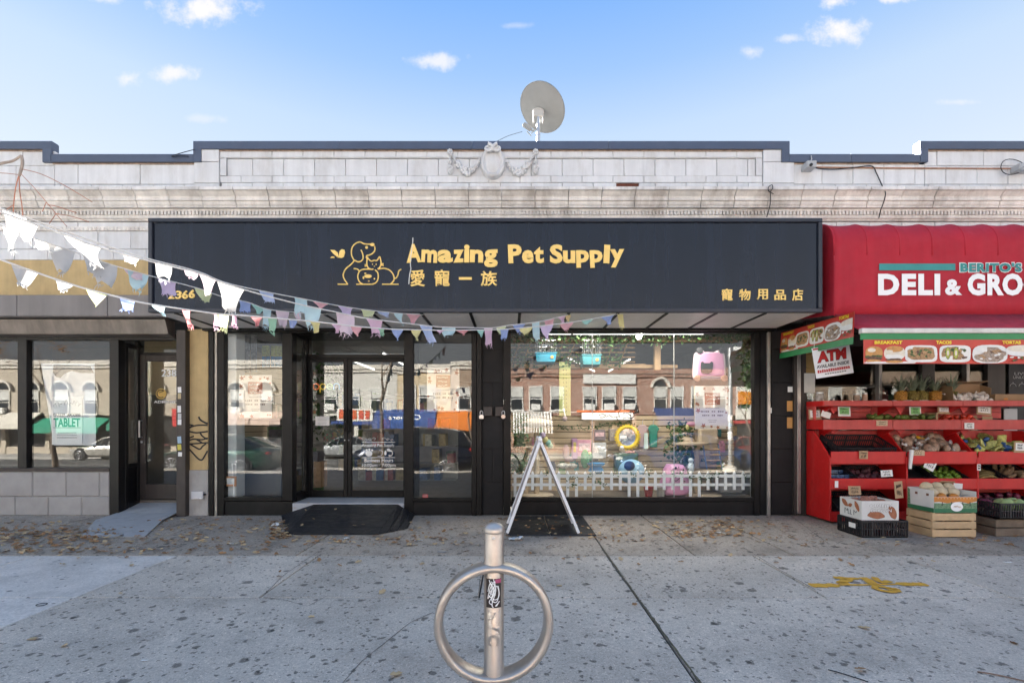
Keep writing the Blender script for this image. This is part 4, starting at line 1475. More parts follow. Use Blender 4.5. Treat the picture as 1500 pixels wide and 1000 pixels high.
C2=[tuple((Vector(a)+Vector(c))/2+Vector((0,0,-.02-.008*math.sin(i*1.3)))) for i,(a,c) in enumerate(zip(A_,B2))]
q.strip(A_,C2)
q.strip(C2,B2)
q.build('lower_fabric',M_redf2,da,smooth='all',solid=.003)
MB().box(AX+.0,AX1,YB_-.03,YB_+.03,Z(488.3,YB_),Z(481,YB_)).build('front_bar',mat('white awning bar',(.62,.60,.55),.4,var=.1,streak=.1),da,bevel=.008)
MB().box(AX+.0,AX1,YB_-.012,YB_+.0,Z(497.5,YB_),Z(488.6,YB_)).build('green_strip',M_green,da)
for x in (AX+.06,7.4):
 q=MB().tube([(x,-.05,2.62),(x,-.9,2.56),(x,YB_+.04,zbar-.03)],.016,6)
 q.build('folding_arm',M_black,da,smooth='all')
M_banr=mat('banner red',(.50,.035,.02),.4,var=.15,vs=4)
M_yel=mat('yellow print',(.80,.62,.03),.5)
M_wprint=mat('white plate print',(.74,.72,.68),.45,var=.06,vs=20)
M_bun=mat('bun print',(.52,.25,.07),.5,var=.35,vs=22)
M_bunl=mat('pale bun print',(.70,.62,.50),.5,var=.15,vs=20)
M_meat=mat('meat print',(.12,.06,.035),.6,var=.7,vs=60)
M_salad=mat('salad print',(.07,.11,.03),.6,var=.9,vs=50)
M_rice=mat('taco print',(.38,.22,.10),.6,var=.6,vs=50)
M_avo=mat('avocado print',(.40,.42,.06),.5,var=.3,vs=40)
M_shred=mat('shredded meat print',(.34,.26,.20),.6,var=.6,vs=55)
zb0=Z(497.7,YB_)
hb=zb0-Z(533,YB_)
O=Vector((X(1263,YB_),YB_-.02,zb0))
W_b=X(1590,YB_)-X(1263,YB_)
t=thing('food_banner','long red banner with food pictures reading BREAKFAST TACOS TORTAS under the deli awning','banner',tuple(O+Vector((W_b/2,0,-hb))))
def bpt(px,py,l=0.0):
 u=(px-1263)/(1590-1263)
 v=(py-497.7)/(533-497.7)
 return Vector((X(px,YB_),YB_-.02-l+.010*math.sin(u*17)*v,Z(py,YB_)))
def tpt(px,py,l=0.0):
 """same print on the short banner hung on the awning's end"""
 u=(px-1263)/(1500-1263)
 v=(py-497.7)/(533-497.7)
 a=Vector((AX-.02,-.02,2.74))
 c=Vector((AX-.02,-1.60,2.70))
 top=a.lerp(c,u)
 return top+Vector((-l-.02*v+.006*math.sin(u*14)*v,0,-v*(.30)))
def food_print(t,pt,seed,px_end):
 lay=[0]
 def blob(m,px,py,rx,ry,n2=16,pw=2.0,jit=0.0,name='food_print'):
  lay[0]+=1
  l=.0025+.00022*lay[0]
  rr_=random.Random(lay[0]+seed)
  e=2/pw
  P=[]
  for i in range(n2):
   a=2*PI*i/n2
   ca,sa=math.cos(a),math.sin(a)
   k=1+rr_.uniform(-jit,jit)
   P.append(pt(min(px_end,px+rx*k*abs(ca)**e*(1 if ca>0 else -1)),py+ry*k*abs(sa)**e*(1 if sa>0 else -1),l))
  MB().add([pt(min(px,px_end),py,l)]+P,[(0,i+1,(i+1)%n2+1) for i in range(n2)]).build(name,m,t)
 n_=24
 A_=[pt(1263+(px_end-1263)*i/n_,497.7) for i in range(n_+1)]
 C_=[pt(1263+(px_end-1263)*i/n_,533) for i in range(n_+1)]
 MB().strip(A_,C_).build('sheet',M_banr,t,solid=.003)
 blob(M_wprint,1300,531.2,36,1.6,12,4,.1)
 blob(M_bun,1278.5,517,13,9.5,18,2.3);blob(M_salad,1278,522.5,14,2.5,18,2,.15);blob(M_meat,1279,524.5,12,3,18,2,.15);blob(M_bunl,1275,513,6,3);blob(M_bun,1278,529,11.5,2.6)
 blob(M_bunl,1308.5,517.5,15.5,10.5,18,2.3);blob(M_bun,1308.5,511.5,12,4.5,16,2.2);blob(M_wprint,1308,523,13.5,3.6,18,2,.2);blob(M_meat,1308,527,12,2.2,16,2,.2);blob(M_bun,1308.5,530,12.5,2)
 for cx,m2 in ((1346.5,M_rice),(1396,M_avo)):
  blob(M_wprint,cx,518.5,23.5,12.5,20,4.5)
  blob(M_rice,cx,518,20,9.5,20,3.2,.06)
  rr_=random.Random(int(cx))
  for k in range(15):
   blob(rr_.choice((M_salad,M_salad,M_salad,M_rice,M_meat)),cx+rr_.uniform(-16,16),518+rr_.uniform(-6.5,6.5),rr_.uniform(2,4.5),rr_.uniform(1.5,3),9,2,.4)
  if m2 is M_avo:
   for k,dx in enumerate((-11,1)):
    for (m_,s_) in ((M_salad,1.15),(M_avo,1.0),(M_bunl,.5)):
     blob(m_,cx+dx,517.5,3.3*s_,8*s_,14)
 blob(M_wprint,1446,519,25,13.5,20,3)
 blob(M_shred,1446,520,21.5,11,22,2.2,.1)
 rr_=random.Random(9)
 for k in range(22):
  blob(rr_.choice((M_rice,M_shred,M_wprint,M_meat)),1446+rr_.uniform(-16,16),520+rr_.uniform(-7.5,7.5),rr_.uniform(2,4),rr_.uniform(.8,1.6),8,2,.4)
 blob(M_wprint,1500,514.5,32,8,20,3.2)
 blob(M_bunl,1500,511,30,5,20,2.6)
 for k in range(14):
  blob(rr_.choice((M_salad,M_wprint,M_meat,M_salad)),1476+k*4.0+rr_.uniform(-2,2),526+rr_.uniform(-2.5,2.5),rr_.uniform(2,4),rr_.uniform(1.2,2.2),9,2,.4)
 for w_,a,c in (('BREAKFAST',1277.5,1318),('TACOS',1367,1389.5),('TORTAS',1463,1490)):
  vs,fs=glyphs(w_,.045)
  x0_,x1_=min(v.x for v in vs),max(v.x for v in vs)
  y0_,y1_=min(v.y for v in vs),max(v.y for v in vs)
  MB().add([pt(a+(c-a)*(v.x-x0_)/(x1_-x0_),504.6-4.8*(v.y-y0_)/(y1_-y0_),.02) for v in vs],fs).build('lettering',M_yel,t)
food_print(t,bpt,1,1590)
t2=thing('food_banner','short slanted red food banner hung along the left end of the deli awning','banner',(AX-.02,-.8,2.4))
food_print(t2,tpt,2,1500)
q=MB()
q.strip([tpt(1263+237*i/10,533.3,.001) for i in range(11)],[tpt(1263+237*i/10,543,.001) for i in range(11)])
q.build('green_edge',M_green,t2,solid=.003)
ax0=Vector((X(1219.5,-.95),-.95,Z(528,-.95)))
am=thing('atm_sign','white hanging ATM sign with red letters under the short food banner','sign',tuple(ax0))
ang=R(9.0)
U=Vector((math.cos(ang),-.10,math.sin(ang))).normalized()
V=Vector((-math.sin(ang),.0,math.cos(ang)))
V=(V-U*V.dot(U)).normalized()
sw,sh_=52/(FPX/(DIST-.95)),45/(FPX/(DIST-.95))
q=MB()
c4=[ax0-U*sw/2-V*sh_/2,ax0+U*sw/2-V*sh_/2,ax0+U*sw/2+V*sh_/2,ax0-U*sw/2+V*sh_/2]
q.add(c4,[(0,1,2,3)])
q.build('board',M_vinyl,am,solid=.006)
M_sred=mat('sign bright red',(.55,.025,.025),.5)
def on_sign(nm,s,m,u0,u1,v0,v1,off,lift,sh=.12):
 return text(nm,s,m,am,c4[0]+U*sw*u0+V*sh_*v0,U,V,sw*(u1-u0),sh_*(v1-v0),off=off,depth=lift,shear=sh)
on_sign('lettering','ATM',M_ink,.085,.905,.49,.865,.07,.005)
on_sign('lettering','ATM',M_sred,.095,.895,.505,.855,.045,.007)
on_sign('lettering','AVAILABLE INSIDE',M_ink,.05,.93,.315,.425,.02,.005)
q=MB()
for i in range(15):
 p=c4[0]+U*sw*(.05+.0585*i)+V*sh_*.165+Vector((0,-.006,0))
 rv_=random.Random(i).uniform(.6,1)
 q.add([p,p+U*sw*.046,p+U*sw*.052+V*sh_*.10*rv_,p+U*sw*.008+V*sh_*.10],[(0,1,2,3)])
q.build('smudged_red_print',M_sred,am)
q=MB()
for i in range(9):
 p=c4[0]+U*sw*(.24+.065*i)+V*sh_*.09
 q.add([p+N_ for N_ in (Vector((0,-.006,0)),U*sw*.045+Vector((0,-.006,0)),U*sw*.045+V*sh_*.03+Vector((0,-.006,0)),V*sh_*.03+Vector((0,-.006,0)))],[(0,1,2,3)])
q.build('small_print',M_ink,am)
q=MB()
q.add([c4[3]+Vector((0,-.006,0))-V*sh_*.07+U*sw*.02,c4[3]+Vector((0,-.006,0))-V*sh_*.07+U*sw*.55,c4[3]+Vector((0,-.006,0))-V*sh_*.02+U*sw*.55,c4[3]+Vector((0,-.006,0))-V*sh_*.02+U*sw*.02],[(0,1,2,3)])
q.build('red_strip',M_sred,am)
MB().tube([c4[3]+U*.03+Vector((0,0,-.01)),c4[3]+U*.02+Vector((.02,0,.12))],.003,4).build('cord',M_vinyl,am)
MB().tube([c4[2]-U*.03+Vector((0,0,-.01)),c4[2]-U*.0+Vector((.04,0,.12))],.003,4).build('cord',M_vinyl,am)
dl=thing('deli_shop_front','dark glazed deli shop front behind the red produce stand','shop front',(6.8,0,0))
M_alu=mat('grey frame steel',(.30,.285,.27),.4,metal=.6,var=.15,streak=.1)
xs2=[X(p) for p in (1176,1286,1293,1352,1361,1370,1417,1421,1447,1475)]
pxpart('frame_post',1174,1181,488,754,-.02,.1,M_brown,dl)
pxpart('frame_post',1288,1292.5,500,752,-.03,.06,M_alu,dl)
pxpart('frame_post',1351,1370,500,752,-.02,.06,M_brown,dl)
pxpart('frame_post',1416,1421,500,752,-.03,.06,M_alu,dl)
pxpart('frame_post',1447,1473,500,752,-.01,.08,M_brown,dl)
pxpart('frame_post',1560,1580,500,752,-.02,.08,M_brown,dl)
MB().box(X(1181.3),AX1,.01,.1,2.55,2.93).build('header',M_brown,dl)
MB().box(X(1181.3),AX1,.0,.3,.0,.55).build('kick_panel',M_black2,dl)
for a,c in ((1181,1288),(1292,1351),(1370,1416),(1421,1447),(1473,1560),(1580,1720)):
 MB().box(X(a),X(c),.04,.05,.55,2.56).build('window_pane',glass('deli glass',(.9,.9,.88),.75),dl)
q=MB()
cc=at(1187,529,.03)
q.lathe([(.19,0),(.21,.004),(.17,.004)],cc,26,Matrix.Rotation(PI/2,3,'X'))
q.tube([cc+Vector((.13*math.cos(a),-.005,.10*math.sin(a))) for a in [2*PI*i/16 for i in range(13)]],.012,5)
tag(q.build('gold_emblem',mat('dull gold print',(.32,.2,.06),.6)),'round dull gold emblem on the deli glass beside the ATM sign','window decal')
sheet('notice',1178,1194,546.5,575,-.035,'plain pale paper sheet on the deli frame below the gold emblem',m=mat('yellowed paper',(.55,.54,.50),.7),lines=0)
dc_=thing('menu_board','black menu board with white chalk lettering at the far right deli window','menu board',at(1487,640,-.02))
pxpart('board',1478,1530,532,640,-.03,-.015,M_ink,dc_)
facetext('lettering','LIVE LIFE',mat('chalk',(.42,.42,.42),.8),dc_,1486,1524,545,549,-.0312,depth=.001)
facetext('lettering','UNLOCKED',mat('chalk',(.42,.42,.42),.8),dc_,1484,1520,550.5,554.5,-.0312,depth=.001)
q=MB()
for px in (1484,1497,1510):
 q.tube([at(px+4.5*math.cos(a),566-4.5*math.sin(a),-.032) for a in [PI*i/8 for i in range(9)]],.004,4)
 q.tube([at(px,561.5,-.032),at(px,559,-.032)],.004,4)
q.build('chalk_drawing',mat('chalk',(.42,.42,.42),.8),dc_)
# red produce stand
M_red=mat('red painted plywood',(.55,.010,.010),.45,var=.1,vs=7,rand=.05,bump=.08,bs=25,streak=.05,dirt=.2,dcol=(.22,.02,.02),dscale=5)
M_redw=mat('worn pinkish red board',(.49,.058,.05),.55,var=.15,vs=7,rand=.08,bump=.1,bs=25,streak=.1,dirt=.25,dcol=(.5,.2,.16),dscale=4)
SYF,SYB=-.60,-.06
sx= lambda px:X(px,SYF)
zs= lambda py:Z(py,SYF)
st_=thing('produce_stand','long red wooden produce stand with stepped bins in front of the deli','produce stand',(6.3,-.35,0))
divs=[4.42,sx(1329),sx(1433),sx(1540)]
ztop,zmid=zs(672),zs(629)
for i,x in enumerate(divs):
 poly=[(SYF,.025),(SYF,zs(670)),(-.22,zs(629)-.02),(SYB,zs(629)-.02),(SYB,.025)]
 MB().prism(poly,x-.012,x+.012,'x').build('divider',M_red,st_,bevel=.003)
for i in range(3):
 xa,xb=divs[i]+.014,divs[i+1]-.014
 for (pa,pb) in ((661,678.5),(700.5,716),(749,764)):
  MB().box(xa,xb,SYF+.005,SYF+.025,zs(pb),zs(pa)).build('front_board',M_red,st_,bevel=.003)
 for pb in (678,715,757):
  q=MB()
  z_=zs(pb)
  q.add([(xa,SYF+.026,z_),(xb,SYF+.026,z_),(xb,SYB-.02,z_+.22),(xa,SYB-.02,z_+.22),(xa,SYF+.026,z_-.015),(xb,SYF+.026,z_-.015),(xb,SYB-.02,z_+.205),(xa,SYB-.02,z_+.205)],[(0,1,2,3),(7,6,5,4),(0,4,5,1),(1,5,6,2),(2,6,7,3),(3,7,4,0)])
  q.build('bin_floor',M_red,st_)
 MB().box(xa,xb,SYB-.015,SYB,.03,zs(631)).build('back_board',M_redw,st_)
yu=-.46
zu= lambda py:Z(py,yu)
xu= lambda px:X(px,yu)
xl_=divs[0]
for a,c in ((1184,1276),(1276.5,1372),(1372.5,1467)):
 x0_,x1_=max(xl_,X(a,-.1)),X(c,-.1)
 MB().box(x0_+.003,x1_-.003,-.1,-.085,zu(612),zu(603)).build('back_plank',M_redw,st_,bevel=.003)
 MB().box(x0_+.003,x1_-.003,-.1,-.085,zu(602.5),zu(590)).build('back_plank',M_redw,st_,bevel=.003)
for k,(pa,pb) in enumerate(((586.5,594.5),(614.5,629.0))):
 cuts=(1208,1308,1411,1512) if k==0 else (1206,1308,1408,1512)
 for a,c in zip(cuts[:-1],cuts[1:]):
  MB().box(xu(a)+.003,xu(c)-.003,yu,yu+.022,zu(pb),zu(pa)).build('shelf_lip',M_redw,st_,bevel=.004)
 MB().box(xl_-.012,xl_+.01,yu+.005,SYB,zu(pb),zu(pa)).build('shelf_end',M_red,st_,bevel=.003)
 MB().box(xl_+.011,xu(1512),yu+.023,SYB-.002,zu(pb)+.0,zu(pb)+.02).build('shelf_board',M_redw,st_)
for px in (1222,1312,1413):
 x_=xu(px)
 for (za,zb_) in ((zu(594.5),zu(608)),(zu(629),zu(642))):
  MB().prism([(yu+.03,za),(yu+.33,za),(yu+.33,zb_)],x_-.012,x_+.012,'x').build('bracket',M_red,st_)
MB().box(xl_-.01,xl_+.012,SYB-.2,SYB-.0,zu(629),zu(586)).build('side_board',M_redw,st_,bevel=.003)
for px in (1220,1318,1411):
 for (pt_,pb_2) in ((595,606.5),(629.5,636)):
  q=MB().prism([(X(px-7,-.2),Z(pt_,-.2)),(X(px+8,-.2),Z(pt_,-.2)),(X(px,-.2),Z(pb_2,-.2))],-.21,-.19,'y')
  q.build('gusset',M_red,st_)
  # produce
rp=random.Random(77)
M_blackp=mat('black crate plastic',(.014,.015,.018),.45,var=.2)
M_card=mat('brown cardboard',(.33,.21,.115),.8,var=.1,vs=8)
M_wbox=mat('white box card',(.66,.65,.62),.7,var=.06,vs=8)
def crate(name,label,M,w,d,h,group='black plastic produce crates'):
 """open slatted plastic crate; M places its base centre"""
 t=thing(name,label,'crate',(0,0,0),group)
 t.matrix_world=M
 BASE[t.name]=Vector((0,0,0))
 q=MB()
 q.box(-w/2,w/2,-d/2,d/2,0,.012)
 for z_ in (.0,h*.5-.006,h-.02):
  q.box(-w/2,w/2,-d/2,-d/2+.012,z_,z_+(.02 if z_!=h*.5-.006 else .01))
  q.box(-w/2,w/2,d/2-.012,d/2,z_,z_+.02)
  q.box(-w/2,-w/2+.012,-d/2+.012,d/2-.012,z_,z_+.02)
  q.box(w/2-.012,w/2,-d/2+.012,d/2-.012,z_,z_+.02)
 n_=int(w/.032)
 for i in range(n_+1):
  x_=-w/2+.006+(w-.012)*i/n_
  e=.012 if i in (0,n_,n_//2,n_//4,n_*3//4) else .005
  q.box(x_-e,x_+e,-d/2+.001,-d/2+.010,.015,h-.01)
  q.box(x_-e,x_+e,d/2-.010,d/2-.001,.015,h-.01)
 n_=int(d/.032)
 for i in range(n_+1):
  y_=-d/2+.006+(d-.012)*i/n_
  e=.012 if i in (0,n_,n_//2) else .005
  for s in (-1,1):
   q.box(s*(w/2-.0055)-.0045,s*(w/2-.0055)+.0045,y_-e,y_+e,.015,h-.01)
 q.build('basket',M_blackp,t)
 return t
def place(x,y,z,rz=0,rx=0,ry=0):
 return Matrix.Translation((x,y,z))@Matrix.Rotation(rz,4,'Z')@Matrix.Rotation(rx,4,'X')@Matrix.Rotation(ry,4,'Y')
def heap(name,label,cat,group,mb,m,pts,smooth=True,rscale=(.9,1.1),rot=True):
 """individual pieces sharing one mesh"""
 o=None
 for p in pts:
  if o is None:
   o=mb.build(name,m,smooth='all' if smooth else False)
   tag(o,label,cat,group)
   c=o
  else :
   c=o.copy()
   COL.objects.link(c)
  c.location=p
  c.scale=(rp.uniform(*rscale),)*3
  if rot:
   c.rotation_euler=(rp.uniform(-3,3),rp.uniform(-3,3),rp.uniform(-3,3))
 return o
def scatter(x0,x1,y0,y1,zf,n,layers=1,gap=.05,jz=.01):
 """pack pieces over a sloping floor zf(y)"""
 out=[]
 tries=0
 while len(out)<n and tries<4000:
  tries+=1
  p=Vector((rp.uniform(x0,x1),rp.uniform(y0,y1),0))
  lv=rp.randrange(layers)
  p.z=zf(p.y)+lv*gap*.8+rp.uniform(0,jz)
  if all((p-o_).length>gap for o_ in out):
   out.append(p)
 return out
def slope(pb):
 z_=zs(pb)
 return lambda y:z_+.22*(y-SYF-.026)/(SYB-SYF-.046)
tilt=math.atan2(.22,SYB-SYF-.046)
f1,f2,f3=slope(678),slope(715),slope(757)
ym=(SYF+SYB)/2
cr1=crate('plastic_crate','empty black plastic crate tilted in the top left bin of the red stand',place((divs[0]+divs[1])/2-.02,ym+.0,f1(ym)+.012,0,tilt),.80,.44,.20)
M_bag=mat('potato bag',(.30,.20,.14),.35,var=.6,vs=25,rand=.35)
bagm=MB().ell((0,0,0),(.085,.06,.05),12,8,jit=.10,seed=3)
heap('potato_bag','clear bag of brown potatoes heaped in the second top bin','bag of potatoes','bags of potatoes in the second top bin',bagm,M_bag,scatter(divs[1]+.10,divs[2]-.1,SYF+.08,SYB-.06, lambda y:f1(y)+.06,26,2,.095,.02),rscale=(.85,1.15))
M_plast=mat('clear bag shine',(.62,.58,.55),.15,var=.3,vs=30)
tuft=MB().lathe([(.03,0),(.012,.02),(.025,.045),(.035,.06)],(0,0,0),7,jit=.3,seed=2)
heap('bag_tie','twisted clear plastic neck of a potato bag','bag neck','twisted necks of the potato bags',tuft,M_plast,scatter(divs[1]+.10,divs[2]-.1,SYF+.08,SYB-.1, lambda y:f1(y)+.13,12,1,.12,.02))
tagy=MB().box(-.06,.06,-.003,.003,-.03,.03)
o=tagy.build('bag_label',mat('yellow bag label',(.6,.36,.02),.5))
o.matrix_world=place((divs[1]+divs[2])/2+.0,-.22,f1(-.22)+.19,.2,-.9)
tag(o,'yellow and black label lying on the heaped potato bags','bag label')
M_chip=mat('green banana bag',(.42,.42,.13),.3,var=.6,vs=22,rand=.35)
M_chipb=mat('blue banana sticker',(.03,.10,.30),.4)
bb=MB()
for i in range(5):
 bb.tube([Vector((.02*i-.05,-.08,-.01)),Vector((.022*i-.05,-.03,.03+.004*i)),Vector((.018*i-.045,.04,.03)),Vector((.01*i-.025,.09,0))],[.010,.019,.018,.008],7)
heap('banana_bunch','bunch of greenish bananas in clear wrap in the third top bin','bananas','wrapped banana bunches in the third top bin',bb,M_chip,scatter(divs[2]+.1,divs[3]-.1,SYF+.1,SYB-.08, lambda y:f1(y)+.05,22,2,.1,.02),rscale=(.9,1.2))
o=MB().ell((0,0,0),(.05,.03,.045),9,6,jit=.2,seed=5)
heap('blue_wrapper','crumpled blue and clear wrapper among the bananas','wrapper','blue wrappers among the bananas',o,M_chipb,scatter(divs[2]+.1,divs[3]-.3,SYF+.16,SYB-.12, lambda y:f1(y)+.13,6,1,.14,.02))
crate('plastic_crate','black crate holding beets in the middle left bin of the red stand',place(divs[0]+.66,ym-.03,f2(ym)+.012,0,tilt),.50,.40,.10)
M_beet=mat('beet purple',(.11,.035,.05),.6,var=.3,vs=20,rand=.4)
heap('beet','round dark purple beet in the middle left bin','beet','beets in the middle left bin',MB().ell((0,0,0),(.042,.042,.04),12,8,jit=.03),M_beet,scatter(divs[0]+.45,divs[0]+.86,SYF+.09,ym+.1, lambda y:f2(y)+.055,18,1,.075,.02))
crate('plastic_crate','black crate of blueberry boxes at the left of the middle left bin',place(divs[0]+.23,ym-.03,f2(ym)+.012,0,tilt),.32,.40,.08)
bxm=MB().box(-.055,.055,-.055,.055,0,.05)
heap('berry_box','blue and clear berry punnet in the middle left bin','berry box','berry punnets in the middle left bin',bxm,mat('berry punnet',(.05,.10,.20),.15,var=.8,vs=60),[Vector((divs[0]+.13+.12*i,SYF+.1+.13*j,f2(SYF+.1+.13*j)+.03)) for i in range(3) for j in range(3)],False,(1,1),False)
crate('plastic_crate','empty black crate at the left of the middle bin in the second bay',place(divs[1]+.25,ym-.03,f2(ym)+.012,0,tilt),.40,.40,.09)
crate('plastic_crate','black crate holding green limes in the second bay',place(divs[1]+.70,ym-.03,f2(ym)+.012,0,tilt),.46,.40,.09)
M_lime=mat('lime green',(.12,.22,.02),.35,var=.25,vs=18,rand=.35)
lm=MB().ell((0,0,0),(.03,.03,.035),10,7)
heap('lime','green lime in the black crate of the second bay','lime','limes in the second bay',lm,M_lime,scatter(divs[1]+.51,divs[1]+.9,SYF+.08,ym+.12, lambda y:f2(y)+.05,38,2,.055,.01))
M_plan=mat('ripe plantain',(.16,.11,.03),.6,var=.6,vs=18,rand=.4)
pb_m=MB().tube(smooth([(-.13,0,-.02),(-.06,0,.015),(.04,0,.022),(.13,0,-.01)],3),[.010,.016,.02,.022,.023,.023,.022,.02,.017,.010],7)
heap('plantain','dark ripe plantain in the cardboard tray of the third bay','plantain','plantains in the third bay',pb_m,M_plan,[Vector((divs[2]+.22+rp.uniform(-.06,.1),SYF+.1+.03*i,f2(SYF+.1+.03*i)+.10+.01*(i%2))) for i in range(8)],True,(.95,1.1),False)
q=MB()
q.box(divs[2]+.03,divs[2]+.42,SYF+.03,SYF+.04,f2(SYF)+.0,f2(SYF)+.125)
q.box(divs[2]+.03,divs[2]+.42,SYF+.041,SYB-.1,f2(SYF)+.02,f2(SYF)+.03)
tag(q.build('cardboard_tray',M_card),'low brown cardboard tray of plantains in the third bay','cardboard tray')
crate('plastic_crate','black crate with brown roots in the middle bin of the third bay',place(divs[2]+.68,ym-.03,f2(ym)+.012,0,tilt),.46,.40,.11)
M_root=mat('brown root',(.20,.12,.06),.8,var=.4,vs=20,rand=.35)
heap('cassava','brown cassava root in the third bay crate','cassava','cassava roots in the third bay',MB().ell((0,0,0),(.10,.03,.03),9,6,jit=.1,seed=4),M_root,scatter(divs[2]+.56,divs[2]+.82,SYF+.08,ym+.1, lambda y:f2(y)+.08,12,2,.06))
crate('plastic_crate','black crate in the dark bottom left bin of the red stand',place((divs[0]+divs[1])/2,ym-.03,f3(ym)+.012,0,tilt),.85,.40,.12)
crate('plastic_crate','black crate of ginger in the bottom bin of the second bay',place(divs[1]+.22,ym-.04,f3(ym)+.012,0,tilt),.36,.42,.10)
heap('ginger_root','pale knobbly ginger root in the bottom bin of the second bay','ginger root','ginger roots in the second bay',MB().ell((0,0,0),(.05,.025,.022),8,6,jit=.25,seed=6),mat('ginger',(.40,.28,.16),.8,var=.3,vs=25),scatter(divs[1]+.07,divs[1]+.36,SYF+.07,ym, lambda y:f3(y)+.08,26,2,.045))
heap('red_onion','shiny red onion in the bottom bin of the third bay','red onion','red onions in the third bay',MB().lathe([(.004,-.045),(.03,-.035),(.042,0),(.03,.03),(.008,.045),(.004,.06)],(0,0,0),12),mat('red onion',(.17,.03,.07),.35,var=.35,vs=15,rand=.35),scatter(divs[2]+.08,divs[3]-.1,SYF+.07,ym+.05, lambda y:f3(y)+.08,34,2,.075))
crate('plastic_crate','long black crate under the red onions in the bottom bin of the third bay',place((divs[2]+divs[3])/2,ym-.03,f3(ym)+.012,0,tilt),.85,.40,.09)
zsh=zu(629)+.02
heap('avocado','green avocado on the middle red shelf','avocado','avocados on the middle shelf',MB().lathe([(.004,-.05),(.028,-.04),(.036,-.01),(.026,.03),(.012,.05),(.003,.055)],(0,0,0),10),mat('avocado green',(.09,.12,.02),.5,var=.4,vs=22,rand=.4),scatter(xu(1284),xu(1374),yu+.05,yu+.22, lambda y:zsh+.10,46,2,.06,.02))
q=MB().box(xu(1280),xu(1376),yu+.03,yu+.26,zsh+.0,zsh+.07)
tag(q.build('avocado_tray',M_card),'flat cardboard tray under the avocados on the middle shelf','cardboard tray')
heap('tomato','red plum tomato in the cardboard box on the middle shelf','tomato','tomatoes on the middle shelf',MB().ell((0,0,0),(.03,.03,.036),10,7),mat('tomato red',(.50,.035,.012),.3,var=.2,vs=15,rand=.25),scatter(xu(1388),xu(1438),yu+.06,yu+.2, lambda y:zsh+.12,26,2,.052,.01))
q=MB()
q.box(xu(1376),xu(1456),yu+.25,yu+.258,zsh,zsh+.18)
q.box(xu(1376),xu(1456),yu+.03,yu+.249,zsh,zsh+.02)
q.box(xu(1374),xu(1377),yu+.03,yu+.249,zsh+.02,zsh+.22)
q.box(xu(1441),xu(1456),yu+.02,yu+.028,zsh,zsh+.17)
tag(q.build('cardboard_box',M_card),'brown cardboard box of tomatoes on the middle shelf','cardboard box')
zt1=zu(594.5)+.02
def pineapple(px,py_base,h,label,seed,col,lying=False):
 rnd=random.Random(seed)
 y_=-.27
 base=Vector((X(px,y_),y_,zt1+.03))
 t=thing('pineapple',label,'pineapple',tuple(base),'pineapples on the top shelf')
 r_=.068
 q=MB().lathe([(.02,0),(.055,.008),(r_,.05),(r_+.003,.1),(r_-.01,.15),(.035,.178),(.01,.185)],base,16)
 for ring in range(7):
  for k in range(11):
   a=2*PI*(k+(ring%2)*.5)/11
   zz=.02+ring*.023
   rr_=r_+.002-(abs(ring-3.2)/4.2)**2.4*.018
   q.ell(base+Vector((rr_*math.cos(a),rr_*math.sin(a),zz)),(.014,.014,.0115),5,3)
 q.build('fruit',mat('pineapple skin %d'%col,((.42,.20,.03),(.20,.15,.03),(.14,.13,.035))[col],.6,var=.5,vs=60),t,smooth='all')
 q=MB()
 for k in range(34):
  a=rnd.uniform(0,2*PI)
  lean=.15+.9*(k/34)**1.2
  ln=h*rnd.uniform(.7,1.0)*(1.05-.4*k/34)
  d=Vector((math.cos(a)*lean,math.sin(a)*lean,1)).normalized()
  p=base+Vector((math.cos(a)*.015,math.sin(a)*.015,.17))
  s_=d.cross(Vector((0,0,1))).normalized()*.014
  p1=p+d*ln*.55
  p2=p1+(d+Vector((math.cos(a),math.sin(a),0))*.5).normalized()*ln*.5
  q.add([p-s_,p+s_,p1+s_*.8,p1-s_*.8,p2],[(0,1,2,3),(3,2,4)])
 q.build('leaf_crown',mat('pineapple leaf',(.17,.20,.13),.5,var=.35,vs=25),t)
 return t
pineapple(1319.5,595,.28,'golden pineapple at the left end of the row on the top shelf',1,0)
pineapple(1337,595,.29,'dark pineapple second from the left on the top shelf',2,1)
pineapple(1350,595,.30,'brownish pineapple third from the left on the top shelf',3,1)
pineapple(1369.5,595,.27,'golden pineapple fourth from the left at the end of the white tray',4,0)
pineapple(1393.5,597,.30,'tall olive pineapple standing beside the open garlic box',5,2)
q=MB()
for (a,c,yy) in ((1311,1382,yu+.045),):
 p0_,p1_=xu(a),xu(c)
 n_=12
 poly=[(p0_,zt1),(p1_,zt1),(p1_,zt1+.065)]
 for i in range(n_,-1,-1):
  x_=p0_+(p1_-p0_)*i/n_
  poly.append((x_,zt1+.065-(.018 if i%4==2 else 0)))
 q.prism(poly[:2]+poly[3:],yy,yy+.006,'y')
 q.box(p0_,p1_,yy+.0065,yy+.2,zt1,zt1+.012)
tag(q.build('pineapple_tray',M_wbox),'low white cardboard tray holding pineapples on the top shelf','cardboard tray')
q=MB()
a_,c_=xu(1283),xu(1310)
q.prism([(a_,zt1),(c_,zt1),(c_,zt1+.05),(c_-.05,zt1+.055),(c_-.07,zt1+.075),(c_-.12,zt1+.075),(c_-.14,zt1+.06),(a_,zt1+.06)],yu+.05,yu+.056,'y')
q.box(a_,c_,yu+.057,yu+.2,zt1,zt1+.01)
q.box(a_,a_+.006,yu+.057,yu+.2,zt1+.011,zt1+.06)
tag(q.build('low_carton',mat('grey white carton',(.5,.5,.5),.7,var=.15,vs=15)),'low grey white carton at the left of the pineapples','carton')
gx0,gx1=xu(1402),xu(1466)
gy0,gy1=yu+.05,yu+.32
